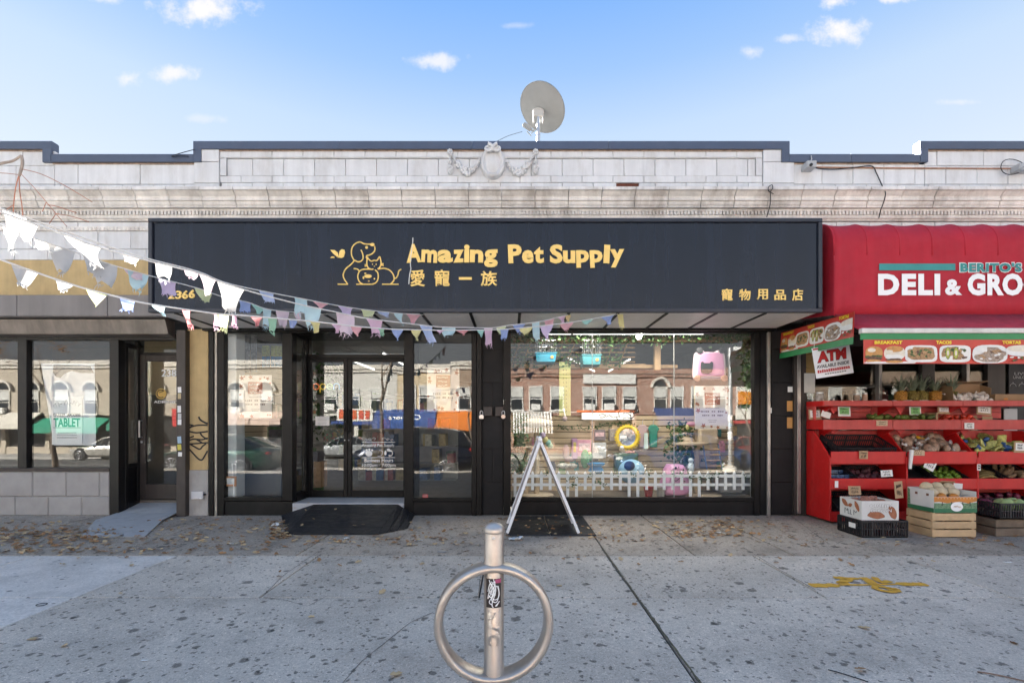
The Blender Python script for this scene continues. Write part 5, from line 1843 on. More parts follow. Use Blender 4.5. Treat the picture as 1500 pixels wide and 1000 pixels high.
t=thing('garlic_box','open brown cardboard box with its flap raised holding white garlic','cardboard box',((gx0+gx1)/2,yu+.2,zt1))
q=MB()
q.box(gx0,gx1,gy0,gy1,zt1,zt1+.01)
q.box(gx0+.03,gx1,gy1-.008,gy1,zt1+.011,zt1+.32)
q.box(gx0,gx1,gy0,gy0+.006,zt1+.011,zt1+.035)
q.add([(gx0,gy0,zt1+.011),(gx0,gy1,zt1+.011),(gx0+.02,gy1,zt1+.30),(gx0-.02,gy0,zt1+.26)],[(0,1,2,3)])
q.add([(gx1,gy0+.1,zt1+.011),(gx1,gy1,zt1+.011),(gx1,gy1,zt1+.31),(gx1+.01,gy0+.1,zt1+.25)],[(3,2,1,0)])
q.add([(gx0+.03,gy1-.004,zt1+.321),(gx1,gy1-.004,zt1+.321),(gx1-.02,gy1-.16,zt1+.345),(gx0+.0,gy1-.16,zt1+.335)],[(0,1,2,3)])
q.build('carton',M_card,t,solid=.006)
gm=MB().lathe([(.003,-.03),(.022,-.026),(.031,-.005),(.02,.02),(.008,.035),(.006,.065)],(0,0,0),9,jit=.06)
heap('garlic_bulb','white garlic bulb in the open cardboard box','garlic','garlic bulbs in the open box',gm,mat('garlic white',(.70,.64,.60),.5,var=.12,vs=25),scatter(gx0+.04,gx1-.02,gy0+.03,gy0+.2, lambda y:zt1+.05+(y-gy0)*.35,36,2,.05,.02),rscale=(1.0,1.3))
t=thing('orange_box','brown cardboard box with an orange oval print on the top shelf at the right edge','cardboard box',(xu(1490),yu+.2,zt1))
MB().box(xu(1468),xu(1530),yu+.10,yu+.33,zt1,zt1+.155).build('carton',M_card,t,bevel=.004)
MB().ell((xu(1484),yu+.1,zt1+.085),(.034,.002,.018),14,6).build('oval_print',mat('orange print',(.55,.2,.03),.5),t)
MB().box(xu(1468)+.001,xu(1530),yu+.097,yu+.0995,zt1+.002,zt1+.03).build('print_strip',mat('green card strip',(.10,.16,.09),.6),t)
for i,(px,w,h,c,lb) in enumerate(((1198,11,.19,(.42,.38,.34),'clear tub with white packets behind the left end of the top shelf'),(1218,4,.10,(.6,.5,.4),'short candle jar behind the top shelf'),(1252,8,.17,(.42,.30,.22),'left one of two glass jars of snacks behind the top shelf'),(1264,7,.18,(.45,.28,.2),'right one of two glass jars of snacks behind the top shelf'))):
 p=at(px,586,-.12)
 r_=w/2*7.28/FPX
 t=thing('jar',lb,'jar',(p.x,-.16,zt1),'jars behind the top shelf')
 MB().lathe([(r_,0),(r_,h-.03),(r_*.85,h-.015)],(p.x,-.16,zt1),14).build('glass',mat('jar contents %d'%i,c,.15,var=.5,vs=25),t,smooth=True)
 MB().lathe([(r_*.9,0),(r_*.9,.02)],(p.x,-.16,zt1+h-.015),14).build('lid',M_galv,t,smooth=True)
 # price cards
M_kraft=mat('kraft card',(.42,.28,.16),.8,var=.08)
M_gcard=mat('green price card',(.22,.50,.18),.7)
def card(px,py,w,h,m,label,y=None,rz=0.0,lean=.15,back=None,ink=True):
 y=SYF if y is None else y
 s_=FPX/(DIST+y)
 p=at(px,py,y-.012)
 t=thing('price_card',label,'price card',tuple(p),'handwritten price cards on the produce stand')
 Mq=Matrix.Translation(p)@Matrix.Rotation(rz,4,'Y')@Matrix.Rotation(-lean,4,'X')
 if back:
  MB(Mq).box(-w/2/s_-.02,w/2/s_+.02,.004,.008,-h/2/s_-.03,h/2/s_+.015).build('backing',back,t)
 MB(Mq).box(-w/2/s_,w/2/s_,0,.003,-h/2/s_,h/2/s_).build('card',m,t)
 if ink:
  q=MB(Mq)
  rnd=random.Random(int(px*7+py))
  for row,(v,n_) in enumerate(((.22,5),(-.18,4))):
   for i in range(n_):
    cx_=(-.32+.64*(i+.5)/n_)*w/s_
    cz_=(v+rnd.uniform(-.04,.04))*h/s_
    ww,hh=.045*w/s_,(.12 if row==0 else .17)*h/s_
    q.tube([Vector((cx_-ww,-.002,cz_-hh*rnd.uniform(.3,1))),Vector((cx_+ww*rnd.uniform(-1,1),-.002,cz_+hh)),Vector((cx_+ww,-.002,cz_-hh*rnd.uniform(.2,1)))],.0022,4)
  q.build('handwriting',M_ink,t)
 return t
card(1194,606,14,10,M_paper,'white price card on brown card at the left end of the upper stand',-.2,0,.1,M_kraft)
card(1210,607,14,9,M_paper,'blank white card lying crooked beside the leftmost price card',-.25,.35,.1,None,False)
card(1237,601.5,14,10,M_gcard,'green price card left of centre under the top shelf',-.22,.03,.1,M_paper)
card(1341,601.5,13,10,M_gcard,'green price card above the avocados',-.22,.03,.1,M_paper)
card(1292,619.5,16.5,8,mat('tan price strip',(.55,.40,.26),.7),'tan price strip on the middle shelf lip left of the avocados',yu,0,.0)
card(1383,600,14,6,M_paper,'white price card on tall brown card beside the tomatoes',-.22,.03,.1,M_kraft)
card(1442,600,18,9,M_paper,'crooked white price card standing behind the tomato box',-.22,.1,.1,M_kraft)
card(1420,623.5,14,9,M_paper,'white price card with blue writing on the middle shelf lip',yu,0,0.0)
card(1265,666,13,12,M_kraft,'brown price card on the board below the empty crate',SYF,0,0)
card(1343.5,663,22,8,mat('tan price strip',(.55,.40,.26),.7),'tan price strip on the board below the potato bags',SYF,.02,0)
card(1299,693,17,9.5,M_paper,'white price card tucked in front of the beets',SYF+.01,-.06,.1)
card(1363,680,16,16,M_paper,'tilted white price card standing among the limes',SYF+.02,.5,.05)
card(1434,684,5,9,M_paper,'small white card beside the plantain tray',SYF+.01,0,0)
card(1403.5,711.5,13,8,M_paper,'small white card on the board below the limes',SYF-.0,.08,0,None,False)
card(1225.5,709,5,10,M_paper,'narrow white card at the left end of the lowest board',SYF-.0,0,0,None,False)
card(1494,654,12,11,M_paper,'white price card at the right edge above the bananas board',SYF+.0,.05,0,M_kraft)
t=MB().lathe([(.018,0),(.024,.16),(.026,.26),(.022,.262)],(0,0,0),12).build('paper_roll',M_paper,smooth=True)
t.matrix_world=place(sx(1330),SYF-.035,zs(686),0,0,.09)
tag(t,'white roll of bags hung on the front of the second divider','bag roll')
# crates and boxes on the pavement in front
def solid_box_open(q,w,d,h,th=.006):
 q.box(-w/2,w/2,-d/2,d/2,0,th)
 q.box(-w/2,w/2,-d/2,-d/2+th,th,h)
 q.box(-w/2,w/2,d/2-th,d/2,th,h)
 q.box(-w/2,-w/2+th,-d/2+th,d/2-th,th,h)
 q.box(w/2-th,w/2,-d/2+th,d/2-th,th,h)
 return q
def gpx(px,py):
 g=g2(px,py)
 return Vector((g.x,g.y,gz(g.y)))
fl,fr=gpx(1262,787),gpx(1330,787)
cw=fr.x-fl.x
cdp=.44
bc=Vector(((fl.x+fr.x)/2,fl.y+cdp/2,gz(fl.y)+.002))
bk=crate('plastic_crate','black plastic crate on the pavement under the sweet potato box',place(*bc),cw,cdp,.205)
o=MB().box(-.06,.06,-.003,0,-.03,.03).build('crate_label',M_paper)
o.matrix_world=place(bc.x-cw/2-.003,bc.y-.06,bc.z+.12,-PI/2)
tag(o,'white label on the end of the black crate under the sweet potatoes','label')
pw,pdp,ph=cw*.80,.40,.235
pbm=Vector((bc.x-cw*.07,bc.y-.0,bc.z+.207))
pt_=thing('sweet_potato_box','white cardboard box printed with sweet potatoes standing on the black crate','cardboard box',tuple(pbm))
q=MB(Matrix.Translation(pbm))
solid_box_open(q,pw,pdp,ph)
q.build('carton',M_wbox,pt_)
M_sp=mat('sweet potato print',(.36,.13,.06),.6,var=.3,vs=18)
M_spd=mat('sweet potato shade print',(.16,.06,.035),.6)
def flat_blob(q,c,U,V,ru,rv,rot,lift,N,n2=18,jit=.08,seed=1,ptp=1.0):
 rnd=random.Random(seed)
 pts=[]
 for i in range(n2):
  a=2*PI*i/n2
  k=1+rnd.uniform(-jit,jit)
  u_,v2=ru*k*math.cos(a),rv*k*math.sin(a)*(1-.5*abs(math.cos(a))**3*ptp)
  u2,v3=u_*math.cos(rot)-v2*math.sin(rot),u_*math.sin(rot)+v2*math.cos(rot)
  pts.append(c+U*u2+V*v3+N*lift)
 q.add([c+N*lift]+pts,[(0,i+1,(i+1)%n2+1) for i in range(n2)])
Nf=Vector((0,-1,0))
Uf,Vf=Vector((1,0,0)),Vector((0,0,1))
Of=pbm+Vector((-pw/2,-pdp/2,0))
q,q2=MB(),MB()
for (u,v,ru,rv,ro,sd_) in ((.40,.26,.10,.042,-.12,3),(.83,.40,.085,.045,-1.1,4),(.28,.30,.055,.035,.2,5)):
 flat_blob(q2,Of+Uf*pw*u+Vf*ph*v,Uf,Vf,ru*1.05,rv*1.08,ro,.0012,Nf,seed=sd_)
 flat_blob(q,Of+Uf*pw*u+Vf*ph*v,Uf,Vf,ru,rv,ro,.0018+.0004*sd_,Nf,seed=sd_)
q.build('potato_print',M_sp,pt_)
q2.build('potato_shade_print',M_spd,pt_)
M_brp=mat('brown outline print',(.10,.05,.03),.6)
for s,u0,u1,v0,v1 in (('QUALITY',.20,.82,.64,.83),('BROWN',.24,.80,.42,.60)):
 text('lettering',s,M_brp,pt_,Of+Uf*pw*u0+Vf*ph*v0-Vector((0,.0042,0)),Uf,Vf,pw*(u1-u0),ph*(v1-v0),off=.03,depth=.001)
 text('lettering',s,M_vinyl,pt_,Of+Uf*pw*(u0+.005)+Vf*ph*(v0+.01)-Vector((0,.0055,0)),Uf,Vf,pw*(u1-u0-.01),ph*(v1-v0-.02),off=.0,depth=.001)
Os=pbm+Vector((-pw/2,pdp/2,0))
Us,Ns=Vector((0,-1,0)),Vector((-1,0,0))
q=MB()
for (u,v,ru,rv,ro,sd_) in ((.25,.74,.07,.035,-.6,6),(.80,.68,.075,.032,-1.0,7),(.5,.66,.04,.025,.3,8)):
 flat_blob(q,Os+Us*pdp*u+Vf*ph*v,Us,Vf,ru,rv,ro,.0015+.0004*sd_,Ns,seed=sd_)
q.build('potato_print',M_sp,pt_)
q=MB()
for i,(u,hgt) in enumerate(((.25,.28),(.40,.24),(.5,.24),(.66,.26))):
 p=Os+Us*pdp*u+Vf*ph*.18+Ns*.003
 q.tube([p,p+Vf*ph*hgt],.003,4)
 if i in (0,3):
  q.tube([p+Vf*ph*hgt,p+Vf*ph*hgt*.5+Us*.04,p+Us*.05+Vf*ph*hgt],.003,4)
 else :
  q.tube([p,p+Us*.025],.003,4)
q.build('handwriting',M_ink,pt_)
heap('sweet_potato','brown sweet potato lying in the white printed box','sweet potato','sweet potatoes in the white box',MB().ell((0,0,0),(.065,.035,.033),12,8,jit=.06,seed=9),mat('sweet potato skin',(.30,.13,.09),.7,var=.25,vs=20),[pbm+Vector((rp.uniform(-pw/2+.07,pw/2-.07),rp.uniform(-pdp/2+.07,pdp/2-.07),ph-.05+rp.uniform(0,.03))) for _ in range(16)])
card(1252,718,18,13,M_kraft,'brown price card standing at the left of the sweet potato box',bc.y+.12,0,.15)
card(1316.5,717,12,25,M_kraft,'tall narrow brown price card at the right of the sweet potatoes',bc.y+.02,-.12,-.05)
fl,fr=gpx(1366,787),gpx(1430,787)
cw=fr.x-fl.x
cdp=.40
wc=Vector(((fl.x+fr.x)/2,fl.y+cdp/2,gz(fl.y)+.002))
M_pine=mat('bare pine slat',(.52,.36,.20),.7,var=.15,vs=10,rand=.12,streak=.0)
wt=thing('wooden_crate','pale slatted wooden crate on the pavement under the melon box','crate',tuple(wc))
hh=.30
for i in range(3):
 z0_=.008+i*.1
 MB().box(wc.x-cw/2,wc.x+cw/2,wc.y-cdp/2,wc.y-cdp/2+.01,wc.z+z0_,wc.z+z0_+.085).build('slat',M_pine,wt,bevel=.002)
 MB().box(wc.x-cw/2,wc.x+cw/2,wc.y+cdp/2-.01,wc.y+cdp/2,wc.z+z0_,wc.z+z0_+.085).build('slat',M_pine,wt,bevel=.002)
 for s in (-1,1):
  xx_=wc.x+s*(cw/2-.006)
  MB().box(xx_-.005,xx_+.005,wc.y-cdp/2+.011,wc.y+cdp/2-.011,wc.z+z0_-(.006 if i==0 else 0),wc.z+z0_+.085).build('slat',M_pine,wt,bevel=.002)
for sx_ in (-1,1):
 for sy_ in (-1,1):
  MB().box(wc.x+sx_*(cw/2-.03)-.018,wc.x+sx_*(cw/2-.03)+.018,wc.y+sy_*(cdp/2-.03)-.018,wc.y+sy_*(cdp/2-.03)+.018,wc.z,wc.z+.30).build('corner_post',M_pine,wt)
mb_=Vector((wc.x+.012,wc.y+.0,wc.z+.303))
mw,md_,mh=cw*.98,.40,.27
mt=thing('melon_box','green and orange printed cardboard box of melons standing on the wooden crate','cardboard box',tuple(mb_))
q=MB(Matrix.Translation(mb_))
q.box(-mw/2,mw/2,-md_/2,md_/2,0,.006)
q.box(-mw/2,mw/2,-md_/2,-md_/2+.006,.006,mh*.72)
q.box(-mw/2,mw/2,md_/2-.006,md_/2,.006,mh)
q.box(-mw/2,-mw/2+.006,-md_/2+.006,md_/2-.006,.006,mh)
q.box(mw/2-.006,mw/2,-md_/2+.006,md_/2-.006,.006,mh*.95)
q.build('carton',M_wbox,mt)
M_gprint=mat('speckled green print',(.14,.24,.13),.6,var=.8,vs=70)
M_gdark=mat('dark green print',(.03,.16,.07),.6)
M_or=mat('orange print',(.62,.15,.02),.5)
Of=mb_+Vector((-mw/2,-md_/2,0))
q=MB()
q.add([Of+Uf*mw*u+Vf*mh*v+Nf*.0015 for u,v in ((0,.18),(1,.18),(1,.46),(.75,.42),(.5,.46),(.25,.42),(0,.44))],[tuple(range(7))])
q.build('speckled_print',M_gprint,mt)
MB().add([Of+Uf*mw*u+Vf*mh*v+Nf*.0016 for u,v in ((0,0),(1,0),(1,.18),(0,.18))],[(0,1,2,3)]).build('green_print',M_gdark,mt)
q=MB()
q.add([Of+Uf*mw*u+Vf*mh*v+Nf*.0018 for u,v in ((0,.47),(.12,.50),(.3,.43),(.6,.50),(.8,.42),(1,.52),(1,.71),(0,.71))],[tuple(range(8))])
q.build('orange_print',M_or,mt)
q=MB()
flat_blob(q,Of+Uf*mw*.53+Vf*mh*.27,Uf,Vf,.075,.058,0,.003,Nf,jit=0,ptp=0)
q.build('oval_label',M_vinyl,mt)
q=MB()
rr_=random.Random(12)
for i in range(5):
 a=Of+Uf*(mw*.53-.04+.018*i)+Vf*mh*(.26+rr_.uniform(-.03,.03))+Nf*.0042
 q.tube([a,a+Uf*.012+Vf*.015,a+Uf*.02-Vf*.006],.003,4)
for i in range(12):
 a=Of+Uf*mw*(.08+.075*i)+Vf*mh*.63+Nf*.003
 q.add([a,a+Uf*.014,a+Uf*.014+Vf*.010,a+Vf*.010],[(0,1,2,3)])
q.build('faint_lettering',mat('tan print',(.62,.45,.3),.6),mt)
q=MB()
for u in (.18,.40,.66,.83):
 a=Of+Uf*mw*u+Vf*mh*.30+Nf*.0025
 q.add([a,a+Uf*.010,a+Uf*.010+Vf*.05,a+Vf*.05],[(0,1,2,3)])
q.build('hand_slot',M_ink,mt)
Os=mb_+Vector((-mw/2,md_/2,0))
MB().add([Os+Us*md_*u+Vf*mh*v+Ns*.0015 for u,v in ((0,0),(1,0),(1,.2),(0,.2))],[(0,1,2,3)]).build('green_print',M_gdark,mt)
MB().add([Os+Us*md_*u+Vf*mh*v+Ns*.0015 for u,v in ((0,.21),(.12,.21),(.1,.9),(0,.98))],[(0,1,2,3)]).build('speckled_print',M_gprint,mt)
q=MB()
for u in (.3,.72):
 a=Os+Us*md_*u+Vf*mh*.72+Ns*.002
 q.add([a,a+Us*.04,a+Us*.04+Vf*.03,a+Vf*.03],[(0,1,2,3)])
q.build('hand_slot',M_spd,mt)
MB().add([mb_+Vector((mw/2-.19,md_/2-.009,mh)),mb_+Vector((mw/2,md_/2-.012,mh)),mb_+Vector((mw/2+.01,md_/2-.10,mh+.075)),mb_+Vector((mw/2-.17,md_/2-.10,mh+.085))],[(0,1,2,3)]).build('flap',M_card,mt,solid=.006)
heap('melon','round cream melon in the green and orange box','melon','melons in the green and orange box',MB().ell((0,0,0),(.07,.07,.066),14,10),mat('melon skin',(.58,.47,.30),.6,var=.12,vs=25),[mb_+Vector((x_,y_,mh-.05+dz_)) for x_,y_,dz_ in ((-.10,.10,.05),(.04,.11,.05),(.17,.09,.04),(-.02,-.02,.01),(.12,-.03,.0),(-.15,-.04,.0))],rscale=(.95,1.08))
heap('squash','orange squash at the front of the melon box','squash','orange squashes in the melon box',MB().ell((0,0,0),(.06,.05,.05),12,8),M_or,[mb_+Vector((x_,-md_/2+.08,mh*.70-.02)) for x_ in (-.10,.06)])
card(1377,719,18,11,M_kraft,'brown price card in the back corner of the melon box',wc.y+.16,0,.1)
fl=gpx(1478,786)
t=thing('wooden_block','dark weathered wooden pallet block on the pavement at the right edge','pallet',(fl.x+.3,fl.y+.25,gz(fl.y)))
M_old=mat('weathered wood',(.16,.12,.085),.85,var=.3,vs=9,rand=.15)
for i in range(2):
 MB().box(fl.x-.14,fl.x+.62,fl.y+.02,fl.y+.42,gz(fl.y)+.002+i*.11,gz(fl.y)+.10+i*.11).build('plank',M_old,t,bevel=.006)
c2=crate('plastic_crate','black crate of cabbages and onions on the wooden block at the right edge',place(fl.x+.18,fl.y+.20,gz(fl.y)+.225,0,.0),.62,.44,.19)
heap('cabbage','pale green cabbage in the black crate at the right edge','cabbage','cabbages in the right edge crate',MB().ell((0,0,0),(.075,.07,.055),12,8,jit=.08,seed=2),mat('cabbage green',(.30,.40,.16),.6,var=.3,vs=18),[Vector((fl.x+x_,fl.y+y_,gz(fl.y)+.375)) for x_,y_ in ((.08,.1),(.24,.12),(.38,.1),(.15,.27),(.32,.28))])
heap('red_onion','red onion lying among the cabbages at the right edge','red onion','red onions among the cabbages',MB().ell((0,0,0),(.042,.042,.04),10,7),mat('red onion',(.17,.03,.07),.35,var=.35,vs=15,rand=.35),[Vector((fl.x+x_,fl.y+y_,gz(fl.y)+.385)) for x_,y_ in ((-.06,.2),(-.03,.3),(.05,.34))])
M_wp=MB().box(X(1468,-.04),X(1488,-.04),-.07,-.055,Z(650,-.05),Z(598,-.05)).build('grey_panel',mat('grey device box',(0.42,0.43,0.44)),bevel=.01)
tag(M_wp,'plain grey panel standing behind the red stand at the right','panel')
# bunting
PENN={}
for nm_,c_ in (('white',(.48,.47,.45)),('aqua',(.42,.68,.72)),('pink',(.70,.36,.52)),('lilac',(.58,.40,.66)),('lime',(.58,.64,.22)),('blue',(.10,.22,.58)),('pale blue',(.30,.42,.72)),('red',(.62,.08,.08)),('yellow',(.70,.60,.10)),('green',(.10,.42,.20)),('coral',(.66,.20,.24)),('palepink',(.74,.52,.60)),('mint',(.16,.52,.42)),('cream',(.75,.70,.50)),('gold',(.62,.42,.04))):
 c_=tuple(x*.68+.24 for x in c_)
 PENN[nm_]=mat('pennant '+nm_,c_,.7,var=.08,vs=12,transl=.32)
M_cord=mat('white cord',(.72,.70,.66),.7)
TREE_T=Vector((-4.3,-7.75+DIST,0))
def bunting(label,pts,flags,seed):
 rnd=random.Random(seed)
 ex=pts[-1][0]
 E_=((ex-750)*(DIST+SY)/FPX,DIST+SY)
 def W(px,py):
  k=(px-750)/FPX
  t=(TREE_T.x-k*TREE_T.y)/(k*(E_[1]-TREE_T.y)-(E_[0]-TREE_T.x))
  d=TREE_T.y+(E_[1]-TREE_T.y)*t
  return Vector((k*d,d-DIST,EYE-(py-622)*d/FPX))
 P=smooth([W(*p) for p in pts],5)
 start=Vector((-4.26,-7.70,2.25+.06*seed))
 P0=P[0]
 P=smooth([start,start.lerp(P0,.5)+Vector((0,0,-.05)),P0],6)[:-1]+P
 t=thing('bunting',label,'bunting',tuple(P[len(P)//2]),'strings of pennants tied from the street tree to the sign')
 MB().tube(P,.0045,5).build('cord',M_cord,t,smooth='all')
 def at_px(px):
  for i in range(len(pts)-1):
   if pts[i][0]<=px<=pts[i+1][0]:
    f=(px-pts[i][0])/(pts[i+1][0]-pts[i][0])
    return W(px,pts[i][1]+f*(pts[i+1][1]-pts[i][1]))
  return W(px,pts[-1][1])
 for (p0,p1,ln,c,st) in flags:
  a,c_=at_px(p0),at_px(p1)
  d=(a.y+c_.y)/2+DIST
  L_=ln*d/FPX
  nu,nv=6,7
  u_=(c_-a)
  nrm_=Vector((-u_.y,u_.x,0)).normalized()
  lean=rnd.uniform(-.12,.12)
  wav=rnd.uniform(.015,.035)
  ph_=rnd.uniform(0,6)
  rows=[]
  for j in range(nv+1):
   v=j/nv
   row=[]
   for i in range(nu+1):
    u=i/nu
    if st=='t':
     w=1-v*.93
    elif st=='r':
     w=1-v*.35
    else :
     w=1-v*.62
    uu=.5+(u-.5)*w+(lean+(.35*v if st=='c' else 0))*v
    z_=-v*L_*(1+(rnd.uniform(-.10,.10) if (j==nv and st!='t') else 0))
    p=a+u_*uu+Vector((0,0,z_))+nrm_*(wav*math.sin(ph_+3.3*v+4*u)*(v+.1))*(.6+L_*2)
    row.append(p)
   rows.append(row)
  q=MB()
  for j in range(nv):
   q.strip(rows[j],rows[j+1])
  if st!='t':
   for k in range(rnd.randint(5,10)):
    b0=rows[nv][0].lerp(rows[nv][nu],rnd.random())
    e_=b0+Vector((rnd.uniform(-.25,.25)*L_,rnd.uniform(-.02,.02),-rnd.uniform(.1,.38)*L_))
    m_=b0.lerp(e_,.5)+Vector((rnd.uniform(-.04,.04)*L_,0,0))
    s_=u_.normalized()*.004
    q.add([b0-s_,b0+s_,m_+s_*.7,m_-s_*.7,e_],[(0,1,2,3),(3,2,4)])
  q.build('pennant',PENN[c],t,smooth='all')
 return t
bunting('uppermost string of tattered pennants ending at the middle of the sign',[(-60,282),(0,305),(93,338),(150,358),(217,379),(291,398),(341,417),(450,439),(516,451),(575,458),(620,461)],[(378,402,14,'pale blue','c'),(431,450,22,'aqua','r'),(457,482,9,'coral','t'),(494,517,11,'lilac','x'),(528,550,10,'lime','x'),(552,571,7,'pale blue','c'),(577,590,15,'aqua','c'),(595,617,14,'coral','t'),(2,40,26,'white','x')],1)
bunting('long sunlit string of pennants sagging across the sign to its lower edge right of centre',[(-60,288),(0,310.5),(93,343),(148,363),(217,382),(291,400.3),(317,411),(367,427),(440,446),(492,457),(535,466),(613,475.5),(648,479),(700,480),(723,480),(749,476),(791,471),(832,461)],[(8,56,24,'white','x'),(93,148,26,'white','c'),(180,205,10,'white','r'),(227,252,20,'white','r'),(270,290,9,'palepink','r'),(291,316,27,'palepink','t'),(318,358,36,'white','x'),(443,471,26,'aqua','x'),(492,519,28,'palepink','r'),(536,561,21,'pink','x'),(614,634,24,'pale blue','c'),(647,667,12,'aqua','r'),(709,722,24,'pink','r'),(727,742,9,'lime','x'),(751,770,12,'blue','x'),(779,790,26,'aqua','c'),(797,813,10,'coral','r'),(817,829,12,'pink','t'),(828,836,9,'gold','x')],2)
bunting('middle string of pale torn pennants crossing the house number to the sign edge',[(-60,309),(0,329),(34,343),(112,370),(161,387),(216,403),(289,422),(324,434),(364,443),(393,453),(440,458),(480,460.5)],[(4,28,30,'white','x'),(48,84,12,'white','r'),(69,110,34,'white','x'),(122,160,22,'white','r'),(137,172,32,'white','r'),(180,210,11,'palepink','c'),(186,218,24,'aqua','x'),(230,258,20,'lilac','r'),(285,310,15,'lime','r'),(350,368,14,'blue','r'),(384,398,25,'aqua','x'),(404,424,22,'palepink','r'),(367,390,12,'mint','t'),(430,441,12,'palepink','c')],3)
bunting('lowest string of pennants running under the whole sign to its right part',[(-60,358),(0,380),(61,402),(119,421),(175,435.5),(217,445),(313,459),(355,462),(415,467),(461,471),(513,477),(565,481.5),(631,483.3),(680,483.3),(749,481.6),(808,475.5),(853,469.5),(905,460)],[(16,56,26,'white','x'),(80,108,13,'white','x'),(126,158,22,'lime','t'),(175,198,16,'blue','r'),(222,243,11,'aqua','c'),(266,279,24,'red','c'),(317,335,21,'lime','r'),(313,321,19,'pink','r'),(340,347,16,'pink','r'),(366,385,14,'red','t'),(392,406,20,'green','x'),(422,436,12,'blue','t'),(453,470,16,'yellow','t'),(485,501,13,'pink','t'),(513,530,15,'coral','t'),(553,564,9,'green','x'),(573,591,17,'blue','t'),(602,617,13,'yellow','x'),(639,652,6,'pink','t'),(667,687,8,'red','t'),(699,709,8,'mint','r'),(732,746,14,'blue','x'),(761,779,9,'yellow','r'),(791,810,20,'lilac','t'),(820,840,11,'coral','x'),(851,870,7,'mint','t'),(880,900,13,'blue','t'),(904,913,20,'yellow','c')],4)
# across the street (seen in the shop glass)
FY=-28.5
FS=FPX/(DIST-FY)
def fx(px):
 return (px-750)/FS
def fz(py):
 return EYE+(622-py)/FS
def brick_mat(name,c1,c2,mortar,scale=1.0):
 m=bpy.data.materials.new(name)
 m.use_nodes=True
 n,l=m.node_tree.nodes,m.node_tree.links
 p=n['Principled BSDF']
 g=n.new('ShaderNodeNewGeometry')
 sp=n.new('ShaderNodeSeparateXYZ')
 l.new(g.outputs['Position'],sp.inputs[0])
 cb=n.new('ShaderNodeCombineXYZ')
 l.new(sp.outputs[0],cb.inputs[0])
 l.new(sp.outputs[2],cb.inputs[1])
 t=n.new('ShaderNodeTexBrick')
 t.inputs['Scale'].default_value=scale
 t.inputs['Brick Width'].default_value=.24
 t.inputs['Row Height'].default_value=.085
 t.inputs['Mortar Size'].default_value=.012
 t.inputs['Color1'].default_value=(*c1,1)
 t.inputs['Color2'].default_value=(*c2,1)
 t.inputs['Mortar'].default_value=(*mortar,1)
 l.new(cb.outputs[0],t.inputs['Vector'])
 l.new(t.outputs[0],p.inputs['Base Color'])
 p.inputs['Roughness'].default_value=.85
 return m
M_brick=brick_mat('red brick',(.36,.17,.11),(.28,.12,.08),(.45,.40,.35))
M_brick2=brick_mat('brown brick',(.30,.20,.13),(.24,.15,.10),(.42,.37,.31))
M_creamw=mat('cream render',(.46,.40,.32),.85,var=.08,vs=2)
M_whitew=mat('white render',(.58,.56,.52),.85,var=.06,vs=2)
M_tanw=mat('tan render',(.56,.45,.30),.85,var=.08,vs=2)
M_pane=mat('far window glass',(.03,.035,.04),.06,var=.1,spec=.8)
M_blind=mat('window blind',(.55,.55,.52),.7)
M_trim=mat('white window trim',(.74,.73,.70),.6)
M_shopdark=mat('dark shop interior',(.035,.033,.032),.3)
M_stone=mat('pale stone trim',(.6,.56,.5),.8,var=.1)
